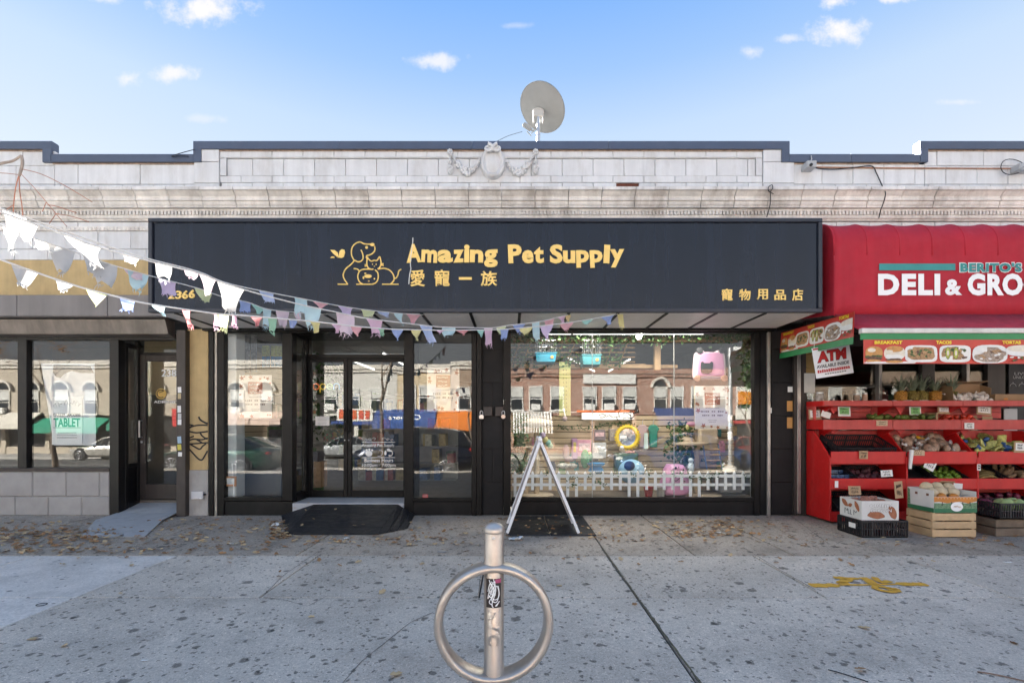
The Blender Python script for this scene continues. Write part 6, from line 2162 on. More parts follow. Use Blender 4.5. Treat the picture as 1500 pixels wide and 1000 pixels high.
def far_building(name,label,x0,x1,top,wall,windows,depth=10,cornice=M_stone,greek=False):
 t=thing(name,label,'building',((x0+x1)/2,FY,FZ))
 MB().box(x0,x1,FY-depth,FY,FZ+2.75,top).build('wall',wall,t)
 MB().box(x0+.1,x1-.1,FY-depth,FY-.25,FZ-.2,FZ+2.74).build('shop_floor_wall',M_shopdark,t)
 q=MB()
 n=max(2,int((x1-x0)/3))
 for i in range(n+1):
  x=x0+(x1-x0)*i/n
  q.box(max(x0,x-.15),min(x1,x+.15),FY-.24,FY+.02,FZ-.1,FZ+2.74)
 q.box(x0,x1,FY-.24,FY-.02,FZ-.1,FZ+.45)
 q.build('shop_pier',wall,t)
 q=MB()
 q.box(x0,x1,FY,FY+.22,top-.32,top+.02)
 q.box(x0,x1,FY,FY+.12,top-.55,top-.321)
 if greek:
  i=0
  x=x0+.1
  while x<x1-.3:
   q.box(x,x+.24,FY+.22,FY+.25,top-.28+(.14 if i%2 else 0),top-.22+(.14 if i%2 else 0))
   q.box(x,x+.05,FY+.22,FY+.25,top-.22,top-.08)
   x+=.3
   i+=1
 q.build('cornice',cornice,t)
 for (wx,ww,z0,z1,arch,ac) in windows:
  q=MB()
  a=.07
  q.box(wx-ww/2-a,wx-ww/2,FY,FY+.06,z0,z1)
  q.box(wx+ww/2,wx+ww/2+a,FY,FY+.06,z0,z1)
  q.box(wx-ww/2-a,wx+ww/2+a,FY,FY+.06,z1,z1+a)
  q.box(wx-ww/2,wx+ww/2,FY+.005,FY+.05,(z0+z1)/2-.03,(z0+z1)/2+.03)
  q.box(wx-ww/2-.15,wx+ww/2+.15,FY,FY+.14,z0-.12,z0-.001)
  if arch:
   P0=[(wx+(ww/2+.22)*math.cos(PI*i/12),FY+.08,z1+(ww/2+.22)*math.sin(PI*i/12)) for i in range(13)]
   q.tube(P0,.11,6)
  f=q.build('window',M_trim if not arch else M_stone,t)
  q=MB().box(wx-ww/2,wx+ww/2,FY+.001,FY+.02,z0,z1)
  if arch:
   q.prism([(wx+ww/2*math.cos(PI*i/12),z1+.071+ww/2*math.sin(PI*i/12)) for i in range(13)],FY+.001,FY+.02,'y')
  q.build('pane',M_pane,f)
  MB().box(wx-ww/2+.02,wx+ww/2-.02,FY+.021,FY+.026,z1-(z1-z0)*.42,z1).build('blind',M_blind,f)
  if ac:
   MB().box(wx-.33,wx+.33,FY+.03,FY+.35,z0+.01,z0+.46).build('air_conditioner',M_trim,f)
 return t
wn_= lambda px,arch=False,ac=False,w=.85,y0=567,y1=600:(fx(px),w,fz(y1),fz(y0),arch,ac)
far_building('row_building','cream rendered row building with arched upper windows across the street',fx(-60),fx(452),fz(528),M_creamw,[wn_(-40+43*i,True,i%4==1,.9,572,606) for i in range(12)])
far_building('row_building','white rendered row building beside the cleaners across the street',fx(452.5),fx(575),fz(532),M_whitew,[wn_(475,ac=True),wn_(510),wn_(545)])
far_building('row_building','tan rendered row building with wide windows across the street',fx(575.5),fx(660),fz(534),M_tanw,[wn_(597,w=1.1,y0=565),wn_(626,w=1.1,y0=565)])
far_building('row_building','brown brick row building with a key patterned cornice across the street',fx(660.5),fx(748),fz(530),M_brick2,[wn_(680,w=.9),wn_(715,w=.9)],greek=True)
rbg=far_building('row_building','long red brick row building with air conditioners in its windows across the street',fx(748.5),fx(1110),fz(541),M_brick,[wn_(757),wn_(785,ac=True),wn_(816),wn_(864,ac=True),wn_(892,ac=True),wn_(922,ac=True),wn_(968,True),wn_(992),wn_(1022),wn_(1055),wn_(1090)],cornice=M_brick)
far_building('row_building','brown brick row building at the far right end across the street',fx(1110.5),fx(1560),fz(526),M_brick2,[wn_(1140+42*i,ac=i%3==0) for i in range(10)])
def awning(px0,px1,py0,py1,col,label,words=None,name='awning',proj=1.1):
 x0,x1,z0,z1=fx(px0),fx(px1),fz(py1),fz(py0)
 t=thing(name,label,'awning',((x0+x1)/2,FY,z0))
 m=mat('awning '+label,col,.7,var=.06)
 q=MB()
 q.prism([(FY+.02,z1),(FY+.02,z1-.06),(FY+proj,z0+.35),(FY+proj,z0),(FY+proj+.03,z0),(FY+proj+.03,z0+.4),(FY+.08,z1)],x0,x1,'x')
 q.build('canopy',m,t)
 if words:
  w=(x1-x0)*words[1]
  n_=Vector((0,proj-.06,-(z1-z0-.4))).normalized()
  up=-n_
  mid=Vector(((x0+x1)/2+w/2,FY+.08+(proj-.05)*.75,z1-(z1-z0-.4)*.75))+Vector((0,.02,.02))
  text('lettering',words[0],M_vinyl,t,mid,(-1,0,0),up,w,words[2],off=.015,shear=.25,depth=.004)
 return t
awning(545,640,599,628,(.02,.06,.22),'blue shop awning with white Cleaners lettering across the street',('Cleaners',.55,.5))
awning(638,692,602,630,(.62,.17,.02),'bright orange shop awning across the street')
awning(957,1062,597,623,(.02,.045,.16),'dark blue shop awning on the red brick row across the street')
awning(62,160,612,634,(.03,.28,.17),'green shop awning across the street')
awning(-20,60,604,628,(.68,.64,.56),'cream shop awning across the street')
awning(330,420,603,622,(.66,.50,.42),'pinkish shop awning across the street')
awning(172,205,604,630,(.03,.25,.16),'short green awning at the end of the cream row across the street')
t=thing('striped_awning','brown and white striped shop awning on the red brick row across the street','awning',(fx(778),FY,fz(633)))
q1,q2=MB(),MB()
for i in range(28):
 x0=fx(749)+i*(fx(808)-fx(749))/28
 (q1 if i%2 else q2).prism([(FY+.02,fz(602)),(FY+.9,fz(622)),(FY+.9,fz(634)),(FY+.86,fz(634)),(FY+.86,fz(622)-.05),(FY+.02,fz(602)-.06)],x0,x0+(fx(808)-fx(749))/28,'x')
q1.build('stripe',M_vinyl,t)
q2.build('stripe',mat('awning brown',(.10,.065,.035),.7),t)
for (px0,px1,py0,py1,c,lb) in ((853,922,604,615,(.70,.68,.64),'white shop sign board below an orange strip across the street'),(855,931,543,562,(.70,.69,.66),'blank white billboard panel on the red brick parapet across the street'),(845,930,600.5,603.5,(.55,.12,.03),'thin orange strip above a white shop sign across the street'),(1078,1125,598,614,(.68,.66,.6),'pale laundry shop sign at the right across the street'),(1065,1130,615.5,620,(.45,.04,.04),'thin red shop sign strip at the right across the street'),(485,540,597,616,(.68,.66,.62),'white shop sign with red blocks across the street'),(476,540,616.5,621.5,(.02,.05,.22),'blue strip under the white sign with red blocks across the street'),(180,200,575,602,(.55,.10,.03),'orange shop sign over the green awning across the street'),(1082,1104,574,592,(.65,.22,.02),'square orange shop sign on the red brick row across the street'),(243,262,598,624,(.55,.03,.03),'square red shop sign across the street')):
 x0,x1,z0,z1=fx(px0),fx(px1),fz(py1),fz(py0)
 t=MB().box(x0,x1,FY+.03,FY+.16,z0,z1).build('shop_sign_board',mat('sign '+lb,c,.5,var=.05),bevel=.01)
 tag(t,lb,'shop sign')
 if 'red blocks across' in lb and px0==485:
  q=MB()
  for i in range(5):
   xx=x0+.2+i*(x1-x0-.3)/5
   q.box(xx,xx+.34,FY+.161,FY+.19,z0+.15,z1-.12)
  q.build('red_block',mat('sign red',(.55,.08,.03),.5),t)
  # parked cars
M_tyre=mat('tyre rubber',(.016,.016,.017),.8,var=.2)
M_rim=mat('alloy rim',(.45,.45,.46),.3,metal=.9,var=.1)
M_cglass=mat('car glass',(.012,.014,.016),.04,spec=.7,var=.05)
M_chrome=mat('car chrome',(.7,.7,.7),.15,metal=1)
M_lamp=mat('headlamp glass',(.65,.66,.68),.08,spec=.9)
M_tail=mat('tail lamp red',(.35,.02,.02),.15)
def car(name,label,x_front,L,y_near,col,H=1.46,suv=False,facing=-1):
 W_=1.84
 zr_=road_z(y_near-.9)
 t=thing(name,label,'car',(x_front-facing*L/2,y_near-W_/2,zr_))
 paint=mat('car paint '+label,col,.22,metal=.35,var=.03,coat=.8)
 cy=y_near-W_/2
 hood=.98 if suv else .86
 belt=1.08 if suv else .95
 def px_(u):
  return x_front-facing*u*L
 st=[(0,.62,.35,.58),(.012,.74,.24,.68),(.05,.84,.2,hood-.16),(.12,.89,.19,hood-.06),(.25,.92,.19,hood),(.31,.92,.19,belt-.02),(.5,.92,.19,belt),(.72,.92,.19,belt+.02),(.88,.90,.2,belt+.01),(.96,.85,.24,belt-.04),(.988,.78,.3,belt-.12),(1.0,.68,.4,belt-.3)]
 rings=[]
 for (u,hw,zb,zt) in st:
  x=px_(u)
  pr=[(-.80,0),(-.97,.18),(-1,.45),(-.985,.72),(-.90,.93),(-.72,1.0),(0,1.03),(.72,1.0),(.90,.93),(.985,.72),(1,.45),(.97,.18),(.80,0)]
  rings.append([(x,cy+a*hw,zr_+zb+b_*(zt-zb)) for a,b_ in pr])
 q=MB()
 for i in range(len(rings)-1):
  q.strip(rings[i],rings[i+1])
 q.add(rings[0],[tuple(range(13))])
 q.add(rings[-1],[tuple(range(13))])
 body=q.build('body',paint,t,smooth=True)
 if suv:
  gs=[(.27,.80,belt-.05,belt+.0),(.42,.68,belt,H-.06),(.55,.67,belt,H),(.78,.66,belt,H-.03),(.90,.64,belt,H-.12),(.97,.74,belt-.02,belt+.02)]
 else :
  gs=[(.28,.80,belt-.05,belt+.0),(.44,.64,belt,H-.05),(.55,.63,belt,H),(.68,.62,belt,H-.05),(.86,.70,belt,belt+.06)]
 rg=[]
 for (u,hw,zb,zt) in gs:
  x=px_(u)
  rg.append([(x,cy-.86,zr_+zb-.02),(x,cy-hw-.06,zr_+zb+(zt-zb)*.55),(x,cy-hw+.04,zr_+zt-.03),(x,cy,zr_+zt+.01),(x,cy+hw-.04,zr_+zt-.03),(x,cy+hw+.06,zr_+zb+(zt-zb)*.55),(x,cy+.86,zr_+zb-.02)])
 q=MB()
 for i in range(len(rg)-1):
  q.strip(rg[i],rg[i+1])
 q.build('cabin_glass',M_cglass,t,smooth=True)
 q=MB()
 for i in range(1,len(rg)-2):
  a,c=rg[i],rg[i+1]
  q.add([Vector(a[2])+Vector((0,-.0,.012)),Vector(a[3])+Vector((0,0,.012)),Vector(a[4])+Vector((0,0,.012)),Vector(c[2])+Vector((0,0,.012)),Vector(c[3])+Vector((0,0,.012)),Vector(c[4])+Vector((0,0,.012))],[(0,1,4,3),(1,2,5,4)])
 for i in range(len(rg)):
  for s in ((0,1,2),(6,5,4)):
   q.tube([Vector(rg[i][k]) for k in s],.032,6)
 for s in (2,4):
  q.tube([Vector(r_[s]) for r_ in rg],.03,6)
 q.build('roof_frame',paint,t,smooth=True)
 for u in (.185,.80):
  for s in (-1,1):
   wc=Vector((px_(u),cy+s*(.92-.09),zr_+.345))
   Mr=Matrix.Rotation(PI/2,3,'X')
   w=MB().lathe([(.20,-.1),(.31,-.11),(.345,-.08),(.345,.08),(.31,.11),(.20,.1)],wc,28,Mr).build('wheel',M_tyre,t,smooth=True)
   rm=MB()
   yo=s*.105
   for k in range(10):
    a=2*PI*k/10
    rm.tube([wc+Vector((.03*math.cos(a),yo,.03*math.sin(a))),wc+Vector((.235*math.cos(a+.06),yo+s*.005,.235*math.sin(a+.06)))],[.022,.015],5)
   rm.tube([wc+Vector((.235*math.cos(2*PI*i/24),yo,.235*math.sin(2*PI*i/24))) for i in range(24)],.018,6,closed=True)
   rm.ell(wc+Vector((0,yo,0)),(.05,.03,.05),10,6)
   rm.build('rim',M_rim,w,smooth='all')
   MB().lathe([(.0,0),(.40,0),(.40,.004),(0,.004)],wc+Vector((0,s*.085-(.012 if s>0 else -.012),.02)),24,Mr).build('wheel_arch',M_tyre,t)
 for s in (-1,1):
  MB().ell((px_(.03),cy+s*.66,zr_+hood-.24),(.14,.17,.07),12,8).build('headlight',M_lamp,t,smooth='all')
  MB().ell((px_(.975),cy+s*.66,zr_+belt-.16),(.09,.16,.07),12,8).build('tail_light',M_tail,t,smooth='all')
  q=MB().ell((px_(.315),cy+s*1.0,zr_+belt+.02),(.06,.1,.07),10,6)
  q.build('wing_mirror',paint,t,smooth='all')
  q=MB()
  for u in (.33,.53,.735):
   q.tube([(px_(u),cy+s*.926,zr_+.3),(px_(u),cy+s*.93,zr_+.6),(px_(u),cy+s*.90,zr_+belt-.05)],.006,4)
  for u in (.49,.70):
   q.cbox((px_(u),cy+s*.935,zr_+belt-.16),(.2,.02,.03))
  q.build('door_trim',M_chrome,t)
 q=MB().box(min(px_(0),px_(.015))-.0,max(px_(0),px_(.015))+.0,cy-.42,cy+.42,zr_+.38,zr_+.56)
 q.build('grille',M_tyre,t)
 return t
car('parked_car','dark navy sport utility car parked at the kerb with its nose to the left',-5.8,4.55,-8.6,(.012,.016,.03),1.66,True)
car('parked_car','deep blue saloon car parked at the kerb behind the photographer',3.45,4.6,-8.6,(.02,.06,.17),1.46)
car('parked_car','dark green saloon car parked at the kerb further left',-12.6,4.6,-8.6,(.015,.06,.04),1.45)
car('parked_car','white saloon car parked on the far side of the street',-19,4.6,-22.2,(.6,.6,.58),1.45)
car('parked_car','silver saloon car parked on the far side of the street',-13,4.6,-22.2,(.35,.36,.37),1.47)
car('parked_car','dark grey sport utility car parked on the far side of the street',5.5,4.6,-22.2,(.05,.05,.055),1.66,True)
car('parked_car','dull red saloon car parked on the far side of the street',12,4.6,-22.2,(.2,.02,.02),1.46)
car('parked_car','pale beige saloon car parked on the far side of the street',-27,4.6,-22.2,(.42,.40,.36),1.46)
# street trees
M_bark=mat('tree bark',(.17,.13,.10),.9,var=.3,vs=14,bump=.7,bs=45)
M_twig=mat('twig',(.24,.15,.10),.8,var=.3,vs=12)
M_leafb=mat('autumn leaf',(.34,.17,.06),.7,var=.4,vs=9,transl=.35)
def street_tree(x,y,label,seed,h=2.3,extra=None,leaves=220):
 rnd=random.Random(seed)
 g=gz(y)
 t=thing('street_tree',label,'tree',(x,y,g))
 tr=MB()
 tw=MB()
 lf=MB()
 tips=[]
 def grow(p,d,r_,ln,lev):
  pts,rad=[p.copy()],[r_]
  n_=5
  q=p.copy()
  for i in range(n_):
   d2=(d+Vector((rnd.uniform(-.16,.16),rnd.uniform(-.16,.16),rnd.uniform(-.05,.12)))).normalized()
   q=q+d2*ln/n_
   d=d2
   pts.append(q.copy())
   rad.append(r_*(1-.42*(i+1)/n_))
  (tr if lev<2 else tw).tube(pts,rad,8 if lev<2 else 4)
  if lev>=4:
   tips.append(pts[-1])
   tips.append(pts[-3])
   return
  k=2 if lev==0 else rnd.choice((2,3,3))
  for i in range(k):
   a=rnd.uniform(0,2*PI)
   sp=rnd.uniform(.35,.75) if lev else rnd.uniform(.35,.5)
   nd=(d+Vector((math.cos(a)*sp,math.sin(a)*sp,rnd.uniform(-.05,.25)))).normalized()
   grow(q if i<2 else pts[3],nd,rad[-1]*rnd.uniform(.62,.85),ln*rnd.uniform(.55,.8),lev+1)
 grow(Vector((x,y,g-.05)),Vector((.02,.0,1)),.085,h,0)
 trunk=tr.build('trunk',M_bark,t,smooth='all')
 tw.build('branch',M_twig,t,smooth='all')
 for i in range(leaves):
  p=rnd.choice(tips)+Vector((rnd.uniform(-.12,.12),rnd.uniform(-.12,.12),rnd.uniform(-.15,.05)))
  Mr=Matrix.Rotation(rnd.uniform(0,6),3,'Z')@Matrix.Rotation(rnd.uniform(-1,1),3,'X')
  s=rnd.uniform(.03,.055)
  lf.add([p+Mr@Vector(v)*s for v in ((-1,0,0),(-.3,-.6,.1),(1,0,-.1),(-.3,.6,.1))],[(0,1,2,3)])
 lf.build('leaf_cluster',M_leafb,t,kind='stuff')
 return t
tree1=street_tree(-4.3,-7.75,'slim bare street tree at the kerb with bunting tied round its trunk',11,2.2,leaves=60)
street_tree(-14.2,-7.75,'bare street tree with a few brown leaves further along the kerb',23,2.0,leaves=300)
street_tree(12.5,-7.75,'leafy brown street tree at the kerb beyond the deli',31,2.2,leaves=500)
for i,(x,s) in enumerate(((-22,41),(-2.5,43),(16,47))):
 o=street_tree(x,-24.9,('bare street tree in front of the cream row across the street','bare street tree in front of the brown brick across the street','bare street tree in front of the far right brown building across the street')[i],s,2.6,leaves=160)
 o.location.z+=FZ-gz(-24.9)
b=MB()
bp= lambda px,py:at(px,py,-4.55)
b.tube(smooth([Vector((-4.28,-7.7,2.3)),Vector((-3.9,-6.0,2.75)),bp(-60,262),bp(-20,250),bp(0,240),bp(18,236),bp(31,228)],4),[.013-.0003*i for i in range(25)],6)
b.tube(smooth([bp(31,228),bp(33,238),bp(30,252),bp(28,258)],4),[.009-.0002*i for i in range(13)],6)
b.build('bough',mat('sunlit pale bark',(.34,.29,.25),.8,var=.3,vs=30),tree1,smooth='all')  # bark colour lightened so the bough looks sunlit
b=MB()
for pts,r_ in (([(28,256),(23,275),(20,300),(19,325)],.0028),([(28,256),(29,280),(32,300),(34,322)],.0028),([(30,254),(50,275),(68,296),(82,313),(98,332)],.002),([(82,313),(72,328)],.002),([(68,296),(62,310)],.002),([(70,300),(85,303),(112,312)],.0025),([(20,300),(8,308),(-4,316)],.002),([(82,313),(105,317),(130,325)],.0022),([(33,248),(60,255),(95,272),(135,296)],.0022),([(28,256),(10,254),(-10,253)],.002)):
 b.tube(smooth([bp(*p) for p in pts],4),r_,5)
b.build('twig',mat('red twig',(.36,.16,.10),.7,var=.2),tree1,smooth='all')
# street sign pole by the kerb
sp_=thing('street_pole','grey steel sign pole with stickers standing at the kerb','sign pole',(6.8,-7.8,gz(-7.8)))
b=MB().tube([(6.8,-7.8,gz(-7.8)),(6.8,-7.8,3.75)],.07,12)
b.build('pole',M_galv,sp_,smooth=True)
MB().lathe([(.21,0),(.21,.1),(.15,.16),(.08,.2)],(6.8,-7.8,gz(-7.8)),16).build('base',M_stone,sp_,smooth=True)
MB().box(6.93,7.27,-7.87,-7.86,3.3,3.8).build('sign_plate',M_vinyl,sp_)
MB().box(7.14,7.25,-7.859,-7.854,3.5,3.76).build('sign_mark',mat('sign red',(.55,.08,.03),.5),sp_)
for z0,z1,m in ((.9,1.15,M_vinyl),(1.3,1.42,mat('blue sticker',(.35,.5,.62),.6)),(1.5,1.66,M_vinyl)):
 MB().lathe([(.0712,0),(.0712,z1-z0)],(6.8,-7.8,z0),12).build('sticker',m,sp_)
 # the shops either side, just out of the picture
for s_,lb,m_,cw_ in ((-1,'plain one-storey brick shop building adjoining on the left',M_brick2,(.05,.10,.09)),(1,'plain one-storey red brick shop building adjoining on the right',M_brick,(.10,.06,.05))):
 xa,xb=(9.53,27.0) if s_>0 else (-27.0,-9.53)
 t=thing('neighbour_building',lb,'building',((xa+xb)/2,.2,0))
 MB().box(xa,xb,.06,10.8,2.9,5.3).build('wall',m_,t)
 MB().box(xa,xb,.30,10.8,-.02,2.899).build('recessed_wall',M_shopdark,t)
 MB().box(xa,xb,-.02,.2,5.301,5.42).build('coping',M_coping,t,bevel=.006)
 MB().box(xa,xb,-.06,.059,2.95,3.7).build('fascia',mat('fascia '+lb,cw_,.5),t)
 for i in range(5):
  x0=xa+.35+i*(xb-xa-.6)/5
  x1=x0+(xb-xa-.6)/5-.3
  MB().box(x0,x1,.12,.135,.55,2.75).build('window_pane',M_glassd,t)
  MB().box(x0,x1,.06,.22,0,.549).build('stall_riser',M_cmuw,t,bevel=.006)
  MB().box(x1+.002,x1+.298,.03,.28,0,2.899).build('pier',m_,t)
  # inside the pet shop
M_tube=mat('lit tube',(.9,.9,.9),.5,var=0,emis=(1.0,.98,.92,.35))
M_slat=mat('slatwall beige',(.50,.385,.25),.55,var=.06,vs=3,rand=.04)
M_slatd=mat('slatwall groove',(.10,.075,.05),.8)
M_wood=mat('warm timber',(.36,.23,.12),.6,var=.2,vs=6)
M_foil=mat('artificial ivy',(.06,.12,.035),.5,var=.5,vs=12,transl=.2)
M_dgrey=mat('dark ceiling panel',(.10,.10,.10),.8)
M_plush=mat('beige plush',(.45,.36,.26),.95,var=.15,vs=20)
M_sisal=mat('sisal rope',(.42,.32,.20),.9,var=.2,vs=40)
def tube_light(name,label,a,c,r_=.013,watts=14):
 t=thing(name,label,'tube light',tuple(a),'fluorescent tubes in the pet shop')
 MB().tube([a,c],r_,8).build('tube',M_tube,t,smooth=True)
 up=Vector((0,0,r_+.012))
 MB().tube([Vector(a)+up,Vector(c)+up],.018,6).build('holder',M_white,t)
 ld=bpy.data.lights.new('tube_lamp','AREA')
 ld.shape='RECTANGLE'
 ld.size=(Vector(c)-Vector(a)).length
 ld.size_y=.05
 ld.energy=watts
 ld.color=(1,.94,.84)
 lo=bpy.data.objects.new('tube_lamp',ld)
 COL.objects.link(lo)
 mid=(Vector(a)+Vector(c))/2-Vector((0,0,r_+.01))
 d=(Vector(c)-Vector(a)).normalized()
 zax=Vector((0,0,1))
 yax=zax.cross(d).normalized()
 lo.matrix_world=Matrix.Translation(mid)@Matrix((d,yax,zax)).transposed().to_4x4()
 return t
tube_light('tube_light','long lit tube along the top of the large display window',Vector((X(797,.2),.22,Z(488.6,.22))),Vector((X(1031,.2),.22,Z(488.6,.22))),watts=8)
tube_light('tube_light','lit ceiling tube running into the shop left of centre',Vector((X(833,3.2),3.2,2.8)),Vector((X(880,3.2)+.3,5.8,2.8)),.016,1.6)
tube_light('tube_light','lit ceiling tube above the shop entrance',Vector((-2.6,2.5,2.8)),Vector((-2.6,4.5,2.8)),.016,1.1)
tube_light('tube_light','lit ceiling tube at the back right of the shop',Vector((2.6,3.4,2.8)),Vector((2.6,5.8,2.8)),.016,1.1)
tube_light('tube_light','lit ceiling tube at the far left back of the shop',Vector((-3.6,3.4,2.8)),Vector((-3.6,5.4,2.8)),.016,1.1)
t=thing('hanging_bulb','round white bulb hanging below the window tube light','bulb',(X(936,.25),.25,Z(494,.25)))
MB().ell((X(936,.25),.25,Z(493.5,.25)),(.045,.045,.05),12,8).build('bulb',mat('white bulb',(.85,.84,.8),.3,emis=(1,.95,.85,.1)),t,smooth='all')
MB().tube([(X(936,.25),.25,Z(491,.25)),(X(936,.25),.25,2.9)],.012,6).build('stem',M_white,t)
WB=1.30
zsl=Z(609,WB)
xa_,xb_=X(741,WB),3.95
sw_=thing('slatwall','beige slatwall of horizontal boards behind the large window display','slatwall',((xa_+xb_)/2,WB,ZF))
hgt=.105
i=0
while ZF+i*hgt<zsl-.02:
 z0_=ZF+i*hgt
 MB().block(xa_,xb_,WB,WB+.03,z0_+.010,min(zsl,z0_+hgt-.002),.008).build('board',M_slat,sw_)
 i+=1
MB().box(xa_,xb_,WB+.02,WB+.04,ZF,zsl-.01).build('groove_backing',M_slatd,sw_)
MB().box(xa_,xb_,.11,WB+.03,ZF-.0,ZF+.015).build('display_floor',mat('display floor',(.16,.13,.10),.7,var=.2),sw_)
MB().box(xa_,xa_+.03,.11,WB,ZF+.016,zsl).build('end_panel',M_slat,sw_)
gl=thing('timber_pergola','timber frame with a lattice trellis over the display window','trellis',(1.8,.8,2.3))
q=MB()
q.box(X(745,.7),X(1100,.7),.66,.74,Z(501,.7),Z(494,.7))
q.box(X(745,1.2),X(945,1.2),1.16,1.24,Z(540,1.2),Z(533,1.2))
q.box(X(908,1.2),X(990,1.2),1.10,1.159,Z(540,1.2),Z(535,1.2))
q.box(X(958,1.0),X(967,1.0),.96,1.04,Z(542,1.0),Z(499,1.0))
q.build('beam',M_wood,gl,bevel=.005)
def trel(px,py):
 f=(py-500)/36
 return at(px,py,.75+.42*f)
for px in (752,768,786,815,833,850,872,890,910):
 MB().tube([trel(px+10,500),trel(px-4,537)],.011,5).build('lath',M_wood,gl)
for py in (503,509,516,523,530):
 MB().tube([trel(748,py),trel(930,py)],.009,5).build('lath',M_wood,gl)
ivr=random.Random(21)
def ivy(name,label,centres,n,spread,s=(.018,.04)):
 q=MB()
 for k in range(n):
  c=Vector(ivr.choice(centres))+Vector((ivr.gauss(0,spread[0]),ivr.gauss(0,spread[1]),ivr.gauss(0,spread[2])))
  Mr=Matrix.Rotation(ivr.uniform(0,6),3,'Z')@Matrix.Rotation(ivr.uniform(.4,1.6),3,'X')@Matrix.Rotation(ivr.uniform(0,6),3,'Z')
  z_=ivr.uniform(*s)
  q.add([c+Mr@Vector(v)*z_ for v in ((0,-1,0),(.7,-.2,.15),(.35,.6,0),(0,1,.1),(-.35,.6,0),(-.7,-.2,.15))],[(0,1,2,3),(0,3,4,5)])
 return tag(q.build(name,M_foil,kind='stuff'),label,'artificial ivy')
ivy('ivy_garland','artificial ivy draped thickly along the top of the large window',[at(px,494+3*math.sin(px),.5) for px in range(750,1100,4)],900,(.06,.12,.05))
ivy('ivy_trellis','artificial ivy hanging from the lattice trellis',[at(px,py,.95) for px in range(750,912,14) for py in (505,514,524,531)],700,(.08,.12,.06))
ivy('ivy_column','tall artificial ivy down the left edge of the large window',[at(758+6*math.sin(py),py,.45) for py in range(612,690,4)],420,(.05,.07,.04),(.025,.05))
ivy('ivy_column_right','dark artificial ivy down the right edge of the large window',[at(1095+4*math.sin(py),py,.4) for py in range(500,600,5)],320,(.04,.08,.05),(.025,.05))
ivy('ivy_vine','thin artificial vine strung along the slatwall',[at(px,624-4*math.sin(px*.05),WB-.05) for px in range(818,930,3)],220,(.03,.02,.025),(.012,.026))
ivy('ivy_tree','bushy green artificial plant behind the right pane',[at(1000+12*math.sin(py*.3),py,.9) for py in range(625,680,4)],380,(.10,.1,.06),(.025,.05))
for px0,px1,py0,py1,c,lb in ((784,815,494,530,(.01,.16,.24),'hanging clear pet cage with a bright blue base'),(853,881,495,534,(.03,.15,.17),'hanging clear pet cage with a dark teal base')):
 t=thing('pet_cage',lb,'cage',at((px0+px1)/2,py1,.5),'hanging pet cages')
 a,c_=at(px0,py1,.45),at(px1,py0,.45)
 d_=.35
 zb_=a.z+(c_.z-a.z)*.34
 q=MB()
 q.prism([(a.x+.02,a.z),(c_.x-.02,a.z),(c_.x,zb_),(a.x,zb_)],.45,.45+d_,'y')
 q.box(a.x-.008,c_.x+.008,.44,.46+d_,zb_,zb_+.02)
 q.build('base_tray',mat('cage base '+lb,c,.35,var=.08),t,bevel=.006)
 MB().box(a.x+.008,c_.x-.008,.455,.445+d_,zb_+.021,c_.z).build('clear_top',glass('cage plastic',(.9,.93,.93),1.0),t)
 q=MB()
 for i in range(11):
  x_=a.x+.008+(c_.x-a.x-.016)*i/10
  q.tube([(x_,.452,zb_+.02),(x_,.452,c_.z)],.0012,4)
 q.build('wire',M_galv,t)
 MB().box(c_.x-.09,c_.x-.05,.438,.4395,a.z+.06,a.z+.10).build('label',mat('orange print',(.55,.2,.03)),t)
 MB().tube([((a.x+c_.x)/2,.6,c_.z),((a.x+c_.x)/2,.6,2.9)],.004,4).build('hanger',M_galv,t)
t=thing('pegboard_post','tall pale green pegboard post with rows of holes','pegboard',at(827,610,.9))
q=MB()
a,c_=at(819,609,.9),at(836,530,.9)
q.prism([(a.x,a.z),(c_.x,a.z),(c_.x,c_.z-.07),(c_.x-.05,c_.z-.03),(a.x+.07,c_.z),(a.x,c_.z)],.9,.93,'y')
q.build('board',mat('pale green board',(.34,.36,.13),.6,var=.06),t,bevel=.004)
q=MB()
for py in range(536,606,6):
 for px in (825.5,829.5):
  q.ell(at(px,py,.899),(.008,.003,.008),8,4)
q.build('hole',M_ink,t)
MB().tube([at(826,598,.88),at(828,612,.88)],.012,6).build('cord',M_vinyl,t)
MB().ell(at(827.5,613,.88),(.045,.045,.045),10,7).build('toy_ball',mat('grey pink toy',(.42,.33,.33),.8),t,smooth='all')
def cat_tree(label,px,y,parts_,m=None):
 t=thing('cat_tree',label,'cat tree',at(px,728,y),'cat trees in the window display')
 for kind,a_ in parts_:
  if kind=='post':
   p0_,p1_,r_=a_
   MB().tube([at(*p0_,y),at(*p1_,y)],r_,12).build('post',M_sisal,t,smooth=True)
  elif kind=='deck':
   cx_,cy_,rx,rz=a_
   MB().lathe([(rx*.97,0),(rx,.01),(rx,rz),(rx*.9,rz+.012)],at(cx_,cy_,y),20).build('platform',m or M_plush,t,smooth=True)
  elif kind=='cush':
   cx_,cy_,rx,rz=a_
   MB().ell(at(cx_,cy_,y),(rx,rx*.8,rz),18,10).build('cushion',m or M_plush,t,smooth='all')
  elif kind=='box':
   x0_,x1_,y0_,y1_=a_
   pxbox(MB(),x0_,x1_,y0_,y1_,y-.2,y+.2).build('house',m or M_plush,t,bevel=.02)
 return t
cat_tree('cat tree with a wide oval cushion on a sisal post at the left',786,.75,[('post',((786,726),(786,622),.045)),('cush',(784,619,.30,.075)),('deck',(786,727,.28,.04)),('deck',(770,656,.18,.03)),('post',((770,726),(770,657),.04))])
